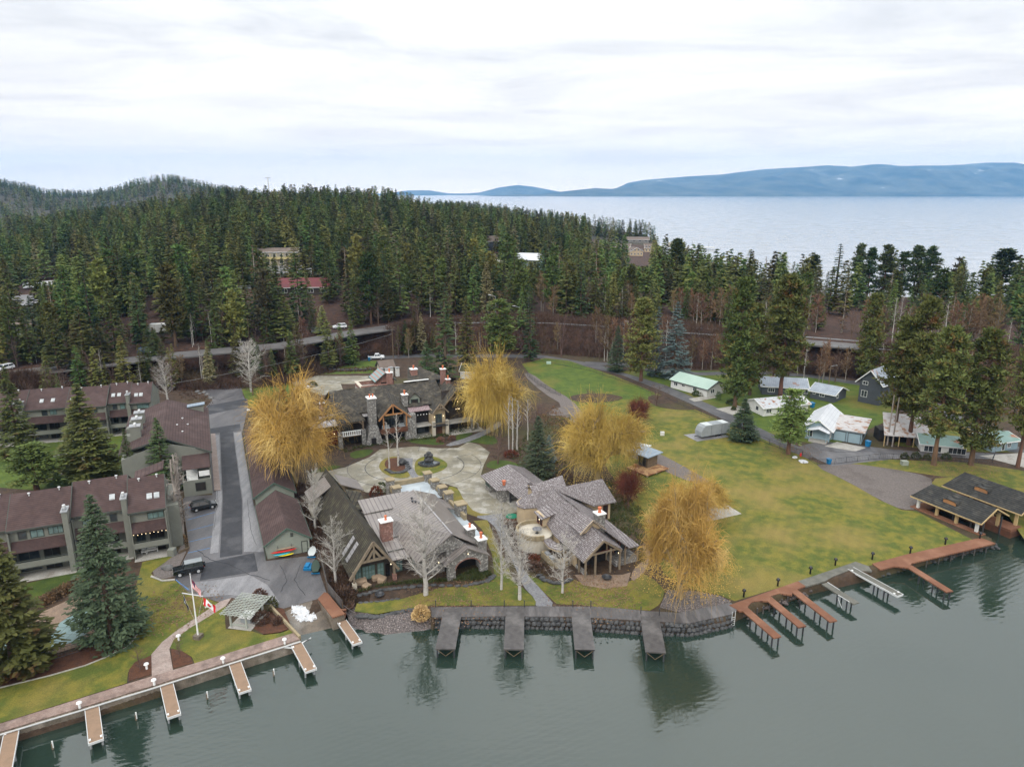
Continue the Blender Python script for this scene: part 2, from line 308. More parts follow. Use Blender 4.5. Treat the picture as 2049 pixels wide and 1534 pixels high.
# ------------------------------------------------ far mountains
def range_(D,dep,prof,name,seed):
    pu=np.linspace(U(prof[0][0]),U(prof[-1][0]),420); hp=[(U(p),CZ+D*math.tan(math.atan((767-q)/F)-PIT)) for p,q in prof]
    h=ip(pu,hp); dd=np.linspace(-dep,dep,40); A,B=np.meshgrid(pu,dd); X=A*(D); Y=D+B; s=np.clip(1-np.abs(B)/dep,0,1)
    nz=sn(X,Y,420+seed,seed)+.6*sn(X,Y,170,seed+2)+.35*sn(X,Y,70,seed+5)
    Z=h[None,:]*s**.8+(nz+.5*sn(X,Y,260,seed+9)*sn(X,Y,90,seed+3))*.3*h[None,:]*s*(1-s)*3
    Z-=20*(s<=0); V=np.stack([X,Y,Z],-1).reshape(-1,3); nc=len(pu); i=(np.arange(39)[:,None]*nc+np.arange(nc-1)[None,:]).ravel()
    o=npmesh(name,V,np.stack([i,i+1,i+1+nc,i+nc],-1),'mountain'); o.data.polygons.foreach_set('use_smooth',np.ones(len(i),bool)); struct(o)
range_(13200,2400,[(1150,397),(1190,388),(1215,380),(1240,366),(1270,360),(1350,352),(1420,347),(1478,339),(1560,333),(1610,331),(1650,333),(1685,328),(1720,328),(1740,331),(1800,329),(1850,329),(1900,325),(1945,325),(1965,330),(1990,333),(2020,328),(2049,325),(2150,318),(2300,326),(2500,340)],'mountain_range',1)
range_(11300,700,[(900,396),(950,393),(1030,389),(1070,389),(1120,383),(1180,376),(1210,378),(1230,374),(1320,371),(1400,376),(1500,370),(1600,377),(1720,372),(1850,378),(1950,372),(2049,374),(2250,368),(2500,375)],'foothills',4)
range_(15200,700,[(700,396),(790,387),(830,381),(870,381),(905,387),(930,388),(965,385),(1000,375),(1035,370),(1060,373),(1110,383),(1160,390),(1250,392)],'distant_peak',7)
# ------------------------------------------------ ground sheets (photo-ground outlines on the flat shelf)
sm=smooth
sheet('lawn',[(-400,1500),(0,1376),(99,1352),(170,1332),(212,1315),(255,1295),(274,1270),(280,1240),(270,1180),(285,1124),(345,1110),(352,1118),(315,1135),(302,1146),(312,1158),(348,1159),(378,1184),(441,1207),(354,1261),(325,1284),(304,1309),(268,1326),(256,1345),(254,1366),(0,1446),(-400,1575)],'lawn')
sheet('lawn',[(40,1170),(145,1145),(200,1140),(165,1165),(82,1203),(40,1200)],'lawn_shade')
sheet('lawn',[(452,1211),(450,1240),(452,1258),(503,1262),(527,1270),(560,1266),(585,1258),(588,1267),(480,1301),(390,1328),(384,1314),(365,1302),(340,1296),(340,1290),(348,1279),(382,1255)],'lawn')
sheet('lawn',[(-200,930),(0,900),(80,885),(250,868),(246,905),(240,965),(200,975),(120,985),(0,975),(-200,1000)],'lawn_green')
sheet('mulch_bed',[(-400,1440),(0,1300),(60,1325),(160,1300),(215,1268),(240,1240),(279,1252),(274,1270),(255,1295),(212,1315),(170,1332),(99,1352),(0,1376),(-400,1500)],'mulch')
sheet('mulch_bed',[(258,1362),(258,1340),(270,1324),(304,1311),(305,1348)],'mulch',2)
sheet('mulch_bed',[(342,1298),(362,1301),(380,1312),(386,1326),(347,1337)],'mulch',2)
sheet('mulch_bed',[(505,1255),(545,1215),(567,1217),(584,1255),(560,1264),(527,1268)],'mulch')
sheet('mulch_bed',[(306,1142),(330,1125),(355,1105),(368,1080),(372,1105),(349,1153),(325,1158),(308,1152)],'gravel')
sheet('pool_deck',[(-150,1250),(60,1235),(155,1192),(205,1235),(212,1262),(160,1292),(60,1322),(-150,1360)],'deck_tan')
pc=sheet('pool_cover',[(172,1212),(183,1258),(158,1281),(85,1303),(-60,1330),(-60,1285),(107,1268),(119,1247),(156,1222)],'pool_cover',4); pc['kind']='structure'
AS=[(350,764),(385,752),(480,744),(486,790),(497,812),(484,868),(508,1010),(524,1075),(532,1122),(618,1112),(628,1112),(655,1190),(642,1196),(567,1217),(540,1210),(462,1195),(441,1205),(375,1184),(348,1157),(352,1150),(378,1100),(365,1000),(371,993),(425,990),(413,813),(425,800),(400,775)]
sheet('parking_lot',AS,'asphalt')
for q,m_ in (([(440,865),(466,862),(484,1000),(485,1108),(440,1115),(446,1000)],'asphalt_dark'),([(417,858),(480,848),(482,861),(418,868)],'asphalt_dark'),([(415,812),(495,797),(497,812),(415,830)],'asphalt_dark'),([(400,1161),(407,1127),(509,1106),(516,1142)],'asphalt_dark'),([(365,760),(391,756),(415,764),(391,773)],'asphalt_dark'),([(468,866),(482,864),(507,1010),(524,1078),(528,1104),(488,1104),(487,1040),(486,1000)],'asphalt_pale'),([(427,871),(438,870),(444,1000),(437,1105),(420,1108),(433,1000)],'asphalt_pale'),([(380,1165),(420,1162),(500,1150),(535,1170),(560,1205),(520,1200),(462,1190),(400,1195)],'asphalt_pale')):
    sheet('asphalt_patch_sheen',q,m_,2)  # dark quads are asphalt patches; pale quads carry wet sheen in their colour
for a,b_ in (((372,1017),(430,1001)),((375,1040),(432,1024)),((376,1062),(435,1047)),((378,1084),(437,1070)),((376,1106),(420,1096)),((355,1146),(415,1132)),((352,1160),(378,1180))):
    p,q=G(*a),G(*b_); d=Vector((q[0]-p[0],q[1]-p[1])).normalized()*.06; mb=MB(); mb.prism([(p[0]-d.y,p[1]+d.x),(q[0]-d.y,q[1]+d.x),(q[0]+d.y,q[1]-d.x),(p[0]+d.y,p[1]-d.x)],1.31,1.34); struct(mb.build('parking_line','blue_line'))
sheet('garden_path',[(441,1203),(463,1196),(452,1212),(382,1255),(348,1279),(339,1298),(347,1345),(304,1358),(303,1309),(325,1284),(354,1261)],'path_brick',2)
sheet('seawall_walk',[(-400,1578),(0,1448),(255,1368),(345,1341),(588,1266),(600,1279),(444,1328),(305,1372),(158,1417),(0,1464),(-400,1600)],'paver',3)
# estate
sheet('driveway',[(622,964),(628,948),(690,935),(740,914),(760,899),(830,893),(880,897),(916,896),(937,884),(960,890),(980,905),(968,930),(962,950),(985,985),(1046,1022),(1004,1031),(952,1028),(926,1002),(915,975),(893,968),(860,962),(780,985),(734,985),(690,968),(650,972)],'drive')
sheet('driveway',[(474,754),(552,742),(593,746),(627,752),(749,752),(760,758),(720,768),(682,768),(690,790),(640,790),(587,771),(576,755),(520,755),(477,762)],'drive')
sheet('lawn',[(478,762),(515,756),(560,752),(590,772),(600,800),(560,830),(497,812),(486,785)],'lawn_green')
sheet('lawn',[(560,742),(600,728),(690,722),(760,722),(790,732),(755,746),(690,748),(627,748),(590,744)],'lawn_green')
def oval(name,c,rx,ry,m,lv,a=0,k=24,col=None):
    p=G(*c); sheet(name,[(p[0]+rx*math.cos(t)*math.cos(a)-ry*math.sin(t)*math.sin(a),p[1]+rx*math.cos(t)*math.sin(a)+ry*math.sin(t)*math.cos(a)) for t in [2*math.pi*i/k for i in range(k)]],m,lv,k='w')
sheet('island_lawn',sm([(756,934),(766,918),(790,912),(806,918),(806,935),(826,954),(796,958),(768,948)]),'lawn',2)
sheet('island_lawn',sm([(832,952),(828,925),(845,912),(875,914),(899,928),(888,941),(855,951)]),'lawn',2)
sheet('planting_bed',sm([(768,935),(772,918),(800,915),(822,920),(818,938),(795,945)]),'mulch',3)
sheet('stone_path',[(806,917),(826,917),(825,935),(838,955),(826,957),(812,938)],'slate',4)
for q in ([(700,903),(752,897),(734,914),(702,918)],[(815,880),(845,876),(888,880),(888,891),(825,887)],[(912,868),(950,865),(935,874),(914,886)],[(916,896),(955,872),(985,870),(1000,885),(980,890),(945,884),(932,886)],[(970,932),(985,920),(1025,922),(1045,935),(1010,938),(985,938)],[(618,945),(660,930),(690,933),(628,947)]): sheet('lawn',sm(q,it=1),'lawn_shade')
sheet('lawn',sm([(893,972),(916,975),(928,1001),(952,1027),(989,1029),(986,1036),(944,1033),(920,1016),(905,1000)],it=1),'lawn')
sheet('lawn',[(709,1222),(714,1207),(808,1197),(879,1176),(960,1170),(990,1158),(985,1110),(965,1060),(947,1042),(975,1040),(990,1075),(1006,1112),(1028,1160),(1062,1190),(1074,1202),(1070,1211),(860,1211),(785,1222),(754,1228)],'lawn')
sheet('lawn',[(1054,1149),(1082,1160),(1124,1165),(1150,1160),(1180,1172),(1213,1176),(1252,1168),(1286,1147),(1310,1160),(1330,1181),(1325,1200),(1317,1211),(1301,1221),(1239,1217),(1160,1210),(1114,1208),(1082,1178)],'lawn')
sheet('stone_path',sm([(944,1033),(989,1029),(1009,1027),(1007,1063),(1025,1100),(1054,1149),(1082,1178),(1114,1215),(1072,1215),(1072,1199),(1046,1173),(1030,1131),(1004,1084),(985,1043)],it=1),'slate',2)
sheet('garden_path',sm([(905,893),(888,890),(945,872),(985,852),(1000,842),(1005,850),(990,860),(950,880)],it=1),'slate',3)
sheet('garden_path',sm([(1265,1140),(1290,1120),(1290,1100),(1275,1090),(1300,1095),(1300,1125),(1285,1150),(1262,1165)],it=1),'deck_tan',3)
sheet('terrace',[(1150,1150),(1245,1150),(1262,1145),(1255,1172),(1210,1178),(1165,1170)],'deck_tan',3)
sheet('lawn',[(1045,728),(1090,716),(1140,722),(1230,752),(1300,781),(1400,823),(1480,858),(1560,893),(1650,932),(1700,962),(1760,1000),(1805,1020),(1833,1022),(1955,1084),(1745,1130),(1600,1163),(1470,1202),(1440,1190),(1390,1180),(1330,1150),(1290,1060),(1230,960),(1180,880),(1141,812),(1098,783),(1060,748)],'lawn')
sheet('upper_lawn',[(1045,729),(1090,717),(1140,723),(1230,753),(1300,782),(1330,800),(1260,800),(1200,790),(1140,800),(1098,783),(1060,748)],'lawn_green',2)
sheet('lawn',[(1665,930),(1760,918),(1950,926),(2049,942),(2350,960),(2500,1070),(2049,1078),(1990,990),(1900,955),(1830,945),(1700,928)],'lawn')
sheet('lawn',[(1235,742),(1340,742),(1500,742),(1620,750),(1740,768),(1810,800),(1790,835),(1660,895),(1600,882),(1545,868),(1450,822),(1330,770)],'lawn_green')
sheet('lawn',[(1790,890),(1800,850),(1860,850),(2000,860),(2030,905),(1880,902)],'lawn')
sheet('gravel_yard',sm([(1625,930),(1665,928),(1700,926),(1830,945),(1875,962),(1838,1018),(1805,1020),(1760,1000),(1700,965)],it=1),'gravel',2)
sheet('gravel_lane',sm([(1045,748),(1062,745),(1100,775),(1145,800),(1170,832),(1230,870),(1316,905),(1390,945),(1440,975),(1400,972),(1300,930),(1200,888),(1150,850),(1125,830),(1100,832),(1098,822),(1130,812),(1085,785)],it=1),'gravel',2)
sheet('parking_lot',[(1592,895),(1640,882),(1735,893),(1775,898),(1830,903),(2040,908),(2060,922),(1880,914),(1800,917),(1665,932),(1620,912)],'asphalt',2)
sheet('concrete_pad',[(1675,884),(1733,896),(1712,903),(1650,893)],'concrete',3)
sheet('concrete_pad',[(1368,870),(1395,883),(1460,874),(1436,862)],'asphalt_pale',3)
sheet('concrete_pad',[(1381,1006),(1429,995),(1484,1028),(1404,1046),(1392,1023)],'concrete',3)
sheet('concrete_pad',[(1378,798),(1425,790),(1436,795),(1390,804)],'concrete',3); sheet('concrete_pad',[(1432,818),(1475,811),(1500,822),(1465,830)],'concrete',3)
sheet('concrete_pad',[(1960,912),(2060,905),(2200,940),(2049,935)],'concrete',3)
sheet('bare_soil',sm([(1290,792),(1330,790),(1400,815),(1380,822),(1310,815)],it=2),'litter',3); sheet('bare_soil',sm([(1128,795),(1180,785),(1250,792),(1240,802),(1170,808)],it=2),'litter',3)
sheet('pebble_bank',[(1320,1215),(1335,1180),(1390,1182),(1440,1192),(1462,1203),(1450,1212),(1360,1225)],'pebble',2)
sheet('mulch_bed',[(640,1075),(690,1085),(712,1180),(708,1215),(690,1220),(668,1195)],'brush_soil',1)
sheet('flower_bed',sm([(1005,1032),(1050,1025),(1060,1050),(1050,1080),(1075,1130),(1040,1120),(1015,1075)],it=1),'mulch',2)
# the boat ramp and pebble beach slope into the water
def slope(name,a,b_,za,zb,m): # a: near-land px pair(z=za), b_: water px pair(z=zb)
    P=[(*G(*p,za),za) for p in a]+[(*G(*p,zb),zb) for p in b_[::-1]]
    mb=MB(); mb.slab(P,.25); return struct(mb.build(name,m))
slope('boat_ramp',[(562,1215),(637,1196)],[(612,1312),(722,1285)],1.33,-.85,'ramp')
bx=[(690,1200),(720,1222),(760,1232),(800,1228),(862,1215)]; by=[(705,1285),(740,1290),(775,1290),(820,1285),(872,1280)]
for i in range(4): slope('pebble_beach',[bx[i],bx[i+1]],[by[i],by[i+1]],1.28,-.7,'pebble')
sheet('snow_patch',[(0,0)]*0 or [(600,1222),(612,1216)],'snow') if False else None
rg=random.Random(5); c=(606,1228); P=[]
for k in range(64):
    t_=2*math.pi*k/64; q=.9+rg.uniform(-.16,.12)+.1*math.sin(3*t_+1); P.append((c[0]+26*q*math.cos(t_)+4*math.sin(t_),c[1]+19*q*math.sin(t_)+4*math.cos(t_)))
_A=np.array([(*G(562,1215,1.33),1.),(*G(637,1196,1.33),1.),(*G(612,1312,-.85),1.),(*G(722,1285,-.85),1.)]); _c=np.linalg.lstsq(_A,np.array([1.33,1.33,-.85,-.85]),rcond=None)[0]
def rampz(px,py):
    z=1.
    for _ in range(25): x,y=G(px,py,z); z=.5*z+.5*(_c[0]*x+_c[1]*y+_c[2])
    return (x,y,z+.09)
mb=MB(); mb.slab([rampz(*p) for p in P],.06); sp_=mb.build('snow_patch','snow'); struct(sp_)
for q in ([(385,747),(410,744),(440,741),(452,741),(440,744),(400,748)],[(446,741),(463,738),(462,740)],[(1583,915),(1592,912),(1597,916),(1590,918)],[(1595,920),(1610,920),(1620,926),(1605,928)]): sheet('snow_patch',sm(q,it=1),'snow',5)
# roads
def ribbon(name,pts,wd,m,dz=.12,zf=None):
    n=len(pts); vs=[];fs=[]
    for i in range(n):
        a=Vector(pts[max(i-1,0)][:2]); b_=Vector(pts[min(i+1,n-1)][:2]); d=(b_-a).normalized(); nn=Vector((-d.y,d.x))*wd/2
        for s_ in (-1,1):
            x,y=pts[i][0]+s_*nn.x,pts[i][1]+s_*nn.y; z=pts[i][2]+dz; vs+=[(x,y,z),(x,y,z-.4)]
    for i in range(n-1):
        k=4*i; fs+=[(k,k+4,k+6,k+2),(k+1,k+5,k+4,k),(k+2,k+6,k+7,k+3)]
    mb=MB(); mb.add(vs,fs); return struct(mb.build(name,m))
def dens(pts,st=5.):
    o=[]
    for a,b_ in zip(pts[:-1],pts[1:]):
        a,b_=Vector(a),Vector(b_); k=max(1,int((b_-a).length/st)); o+=[tuple(a.lerp(b_,j/k)) for j in range(k)]
    return o+[tuple(pts[-1])]
hwp=dens([(x,y,z) for x,y,z in HW]); ribbon('highway',hwp,8.6,'road',.18)
lr1=dens([(*G(a,b_),1.3) for a,b_ in [(-300,870),(-200,852),(0,812),(100,797),(250,772),(380,751),(500,738),(700,719),(850,711),(1080,713),(1180,730),(1260,750),(1340,781),(1420,816),(1500,856),(1560,886),(1625,915)]],3)
ribbon('lower_road',lr1,4.6,'road_low',.02)
ribbon('lower_road',dens([(*G(a,b_),1.3) for a,b_ in [(1170,726),(1250,730),(1330,742),(1400,748),(1500,745),(1620,752),(1750,772),(1850,800),(1960,860),(2040,905)]],3),4.,'road_low',.03)
def drape(name,cols,rows,m,dz=.25):
    """patch that follows the hill: px column range, distance range"""
    u=np.linspace(U(cols[0]),U(cols[1]),24); y=np.linspace(*rows,16); A,B=np.meshgrid(u,y); X=A*B; Z=land(X,B)+dz
    V=np.stack([X,B,Z],-1).reshape(-1,3); i=(np.arange(15)[:,None]*24+np.arange(23)[None,:]).ravel(); struct(npmesh(name,V,np.stack([i,i+1,i+25,i+24],-1),m))
drape('side_road',(0,300),(300,330),'asphalt_pale'); drape('parking_lot',(540,640),(330,352),'asphalt_pale'); drape('parking_lot',(760,880),(300,322),'asphalt_pale');
drape('parking_lot',(80,200),(352,372),'snow'); drape('snow_patch',(430,520),(300,308),'snow'); drape('parking_lot',(980,1060),(400,425),'concrete'); drape('lawn',(1190,1235),(650,700),'lawn_green'); drape('side_road',(1060,1160),(330,338),'asphalt_pale')

def arc(c,rx,ry,a0,a1,wd=.1):
    p=G(*c); P=[(p[0]+rx*math.cos(R(a0+(a1-a0)*k/30)),p[1]+ry*math.sin(R(a0+(a1-a0)*k/30)),1.3) for k in range(31)]; ribbon('paving_joint',P,wd,'asphalt_dark',.046)
for rx,ry,w_ in ((10,8.5,.14),(13.5,11.5,.08)): arc((830,932),rx,ry,150,395,w_)
for k in range(5): a_=R(-20+k*28); p=G(830,932); ribbon('paving_joint',[(p[0]+10*math.cos(a_),p[1]+8.5*math.sin(a_),1.3),(p[0]+13.5*math.cos(a_),p[1]+11.5*math.sin(a_),1.3)],.07,'asphalt_dark',.046)

sheet('lawn',[G(1848,985),G(1872,957),G(1900,955),G(1990,990),(85,122.8),(71,116.0)],'lawn',1,k='w')

for q in ([(395,1100),(420,1120),(455,1128),(500,1150),(540,1160)],[(560,1130),(575,1160),(560,1185)],[(600,1130),(590,1160),(610,1190)],[(445,900),(452,960),(448,1030)],[(430,930),(436,1000),(428,1060)],[(420,775),(450,780),(480,772)],[(470,790),(440,800),(415,795)],[(495,1000),(500,1050),(512,1090)],[(1640,900),(1680,905),(1730,902),(1790,908)]):
    P=[(*G(*p),1.3) for p in q]; r9=random.Random(q[0][0]); P=dens(P,.8); P=[(x+r9.uniform(-.12,.12),y+r9.uniform(-.12,.12),z) for x,y,z in P]; ribbon('asphalt_crack',P,.045,'asphalt_dark',.075)
# ------------------------------------------------ vegetation
leaf('needle_fir',(.072,.094,.026),(.135,.16,.042),.5,rnd=1.9)
leaf('needle_olive',(.065,.085,.024),(.105,.12,.036),.5,rnd=.8,c3=(.1,.06,.02),thr3=(.55,.68),sc3=.35)
leaf('needle_spruce',(.045,.066,.034),(.082,.108,.06),.6,rnd=.5)
leaf('needle_blue',(.075,.115,.11),(.14,.19,.185),.6,rnd=.3)
leaf('needle_pine',(.08,.1,.028),(.14,.155,.044),.5,rnd=.9,c3=(.2,.11,.04),thr3=(.56,.68),sc3=.45)
leaf('needle_dark',(.036,.058,.022),(.066,.094,.034),.5,rnd=1.)
leaf('willow_leaf',(.5,.33,.08),(.33,.215,.06),.35,rnd=.25,c3=(.56,.41,.14),sc3=.25)
leaf('red_leaf',(.15,.045,.025),(.1,.035,.022),.6,rnd=.3)
leaf('rust_leaf',(.2,.115,.06),(.14,.095,.06),.6,rnd=.8)
leaf('shrub_leaf',(.045,.06,.02),(.08,.085,.03),.8,rnd=1.)
leaf('dry_grass',(.55,.38,.18),(.4,.27,.12),.8,rnd=.2)
leaf('brush',(.11,.065,.045),(.06,.038,.028),.25,rnd=.6,c3=(.12,.085,.05),sc3=.07)
mat('bark',(.075,.05,.035),(.13,.09,.065),2,stretch=(1,1,.2),rnd=.5)
mat('bark_pine',(.14,.075,.045),(.08,.05,.035),2,stretch=(1,1,.25),rnd=.5)
mat('bark_birch',(.46,.44,.4),(.33,.31,.29),1.2,c3=(.06,.055,.05),sc3=1.6,thr3=(.6,.63),stretch=(1,1,2))
mat('bark_pale',(.3,.27,.235),(.2,.175,.15),1,rnd=.5)
mat('bark_willow',(.2,.155,.09),(.28,.21,.12),1.5,stretch=(1,1,.3))
mat('twig_pale',(.4,.375,.34),(.3,.28,.25),1,rnd=.5)
mat('bark_brown',(.14,.09,.07),(.09,.06,.05),1,rnd=.5)
def nrm(a): return a/np.maximum(np.linalg.norm(a,axis=-1,keepdims=True),1e-6)
def cards(c,d,L,W,rng,taper=.45,flat=.35):
    """needle/leaf cards: start c, direction d, length L, width W -> verts, quads"""
    n=len(c); up=np.stack([rng.normal(0,flat,n),rng.normal(0,flat,n),np.ones(n)],-1)
    s=nrm(np.cross(d,up)); L=np.broadcast_to(L,(n,))[:,None]; W=np.broadcast_to(W,(n,))[:,None]
    e=c+d*L; V=np.stack([c-s*W/2*taper*1.3,e-s*W/2*taper,e+s*W/2*taper,c+s*W/2],1)
    V[:,0]=c-s*W/2
    return V.reshape(-1,3),np.arange(4*n).reshape(-1,4)
def conifer(seed,h=20.,R0=3.2,base=.1,nw=34,per=7,m=9,L=.75,W=.42,pw=.85,droop=.28,ragged=.3):
    g=np.random.default_rng(seed); B=nw*per
    wi=np.repeat(np.arange(nw),per); t=(wi+g.uniform(-.3,.3,B))/nw; t=np.clip(t,0,1); z=h*(base+(1-base)*t)
    ln=R0*((1-t)**pw*(.96)+.04)*g.uniform(1-ragged,1.12,B)*np.where(t<.06,.7,1); az=g.uniform(0,6.283,B)
    s=np.sqrt(g.uniform(.04,1,(B,m))); bd=np.stack([np.cos(az),np.sin(az)],-1)
    r=ln[:,None]*s; zz=z[:,None]+ln[:,None]*(-droop*s+.18*s**3)+ (1-t)[:,None]*0
    sp=g.normal(0,.13,(B,m))*ln[:,None]*s
    P=np.stack([bd[:,0:1]*r-bd[:,1:2]*sp,bd[:,1:2]*r+bd[:,0:1]*sp,zz],-1).reshape(-1,3)
    a2=az[:,None]+g.normal(0,.65,(B,m)); d=np.stack([np.cos(a2),np.sin(a2),g.normal(-.12,.22,(B,m))],-1).reshape(-1,3)
    sc=(.55+.6*(1-t))[:,None].repeat(m,1).ravel()
    V,Q=cards(P-nrm(d)*.2,nrm(d),L*sc*g.uniform(.7,1.25,B*m),W*sc*g.uniform(.7,1.3,B*m),g)
    return V,Q
def pine(seed,h=22.,R0=3.,base=.3,nb=95,m=26,L=.55,W=.32,top=.75):
    g=np.random.default_rng(seed); t=g.uniform(0,1,nb)**.9; z=h*(base+(1-base)*t)
    prof=np.interp(t,[0,.15,.5,.85,1],[.55,1,.95,.62,.28]); ln=R0*prof*g.uniform(.55,1.15,nb); az=g.uniform(0,6.283,nb)
    c=np.stack([np.cos(az)*ln,np.sin(az)*ln,z+ln*g.uniform(-.12,.3,nb)],-1)
    # clumps along each bough
    k=np.repeat(np.arange(nb),m); f=g.uniform(.35,1.08,nb*m)[:,None]; ctr=c[k].copy(); ctr[:,:2]*=f; 
    off=nrm(g.normal(0,1,(nb*m,3)))*(.25+.55*g.uniform(0,1,(nb*m,1)))*(np.array([1,1,.6]))*(.8+R0*.08)
    d=nrm(off+np.array([0,0,.25])); V,Q=cards(ctr+off*.8,d,L*g.uniform(.7,1.3,nb*m),W*g.uniform(.7,1.3,nb*m),g,flat=1.)
    mb=MB()
    for i in range(nb):
        if ln[i]>1: mb.tube((0,0,c[i][2]-.15*ln[i]),c[i],.07,.025,4,False)
    return V,Q,mb
def trunk_mb(h,r,lean=0,n=8,seed=0,top=.05):
    g=random.Random(seed); mb=MB(); p=Vector((0,0,-.4)); k=6
    for i in range(k):
        q=Vector((lean*((i+1)/k)**1.5+g.uniform(-.03,.03)*h*.1,g.uniform(-.03,.03)*h*.1,h*(i+1)/k)); ra=r*(1-i/k)+top; rb=r*(1-(i+1)/k)+top
        mb.tube(p,q,ra*(1.25 if i==0 else 1),rb,n,False); p=q
    return mb
def branching(seed,h,r,forks=3,spread=.55,depth=4,ratio=.72,up=.25,first=.35,ns=5,kids=(3,4)):
    """bare limbs: returns MB and the list of twig ends (pos,dir,depth)"""
    g=np.random.default_rng(seed); mb=MB(); ends=[]
    def grow(p,d,L,r,k):
        seg=3 if k>1 else 2; q=p
        for i in range(seg):
            d=nrm(d+g.normal(0,.09,3)+np.array([0,0,up*.12])); q2=q+d*L/seg; ra=r*(1-.3*i/seg); rb=r*(1-.3*(i+1)/seg); mb.tube(q,q2,ra,rb,max(3,ns-(depth-k)),False); q=q2
            if k<=2 or i>0: ends.append((q,d,k))
            if k>0 and (i>0 or k<depth):
                for _ in range(1 if k>1 else 2):
                    a=nrm(np.cross(d,g.normal(0,1,3))); dd=nrm(d*(1-spread)+a*spread+np.array([0,0,up*.3])); grow(q,dd,L*ratio*g.uniform(.6,1),r*.5,k-1)
        if k>0:
            for _ in range(g.integers(*kids)-1):
                a=nrm(np.cross(d,g.normal(0,1,3))); dd=nrm(d*(1-spread*.6)+a*spread*.7+np.array([0,0,up*.3])); grow(q,dd,L*ratio*g.uniform(.75,1.05),r*.62,k-1)
    p=np.array([0,0,-.3]); q=np.array([g.normal(0,.03)*h,g.normal(0,.03)*h,h*first]); mb.tube(p,q*.5+np.array([0,0,-.1]),r*1.25,r,9,False); mb.tube(q*.5+np.array([0,0,-.1]),q,r,r*.85,9,False)
    for i in range(forks):
        a=6.283*(i+g.uniform(-.25,.25))/forks; d=nrm(np.array([math.cos(a)*spread,math.sin(a)*spread,.9])); grow(q,d,h*(1-first)*.42,r*.6,depth)
    return mb,ends
def willow_mesh(seed,h,Rr,weep=.5,n=9000):
    g=np.random.default_rng(seed); mb,ends=branching(seed,h*.8,h*.036,forks=6,spread=.62,depth=3,ratio=.68,up=.2,first=.13)
    E_=np.array([e[0] for e in ends]); D_=np.array([e[1] for e in ends])
    rr=np.linalg.norm(E_[:,:2],axis=1).max(); zz=E_[:,2].max(); sc=np.array([Rr*.86/rr,Rr*.86/rr,h*.88/zz]); E_=E_*sc
    mb.v=[(a*sc[0],b_*sc[1],c*sc[2] if c>0 else c) for a,b_,c in mb.v]
    wt=np.array([{3:.5,2:1,1:1,0:1}.get(e[2],.3) for e in ends]); k=g.choice(len(E_),n,p=wt/wt.sum()); p=E_[k]+g.normal(0,.16,(n,3)); out=nrm(p*np.array([1,1,0])+1e-3)
    d=nrm(D_[k]*.6+g.normal(0,.6,(n,3))+out*.2+np.array([0,0,.45])); rad=np.linalg.norm(p[:,:2],axis=1)/Rr
    L=g.uniform(.4,1.5,n)*h*(.05 if weep<.8 else .085)*(1+.8*np.clip(1-p[:,2]/(h*.6),0,1)); Vs=[];Fs=[];o=0; sd=nrm(np.cross(d,g.normal(0,1,(n,3)))); wd=.045
    for s_ in range(4):
        q=p+d*L[:,None]; a=wd*(1-s_*.2)/2; b2=wd*(1-(s_+1)*.2)/2
        Vs.append(np.stack([p-sd*a,q-sd*b2,q+sd*b2,p+sd*a],1).reshape(-1,3)); Fs.append(np.arange(4*n).reshape(-1,4)+o); o+=4*n
        p=q; low=np.clip(1.25-p[:,2]/(h*.75),0,1)*1.6; grav=np.clip(weep*(.25+rad*.5+low*.9)*(1 if s_>0 else .4),0,3); d=nrm(d+np.stack([0*rad,0*rad,-grav],-1)+g.normal(0,.22,(n,3)))
        if weep>.8 and s_>=1: d=nrm(d*np.array([.35,.35,1.4])); 
    V=np.concatenate(Vs); V[:,2]=np.maximum(V[:,2],g.uniform(.3,1.6,len(V)//4).repeat(4)[:len(V)])
    def lob(P):
        P=np.array(P,float); az=np.arctan2(P[:,1],P[:,0]); f=1+.17*np.sin(2*az+seed)+.12*np.sin(3*az+2*seed+P[:,2]*.5)+.07*np.sin(7*az+P[:,2]); P[:,0]*=f; P[:,1]*=f; P[:,2]*=np.where(P[:,2]>h*.3,1+.13*np.sin(2*az+1.3*seed)+.06*np.sin(5*az),1); return P
    mb.v=[tuple(p) for p in lob(mb.v)]; return mb,lob(V),np.concatenate(Fs)
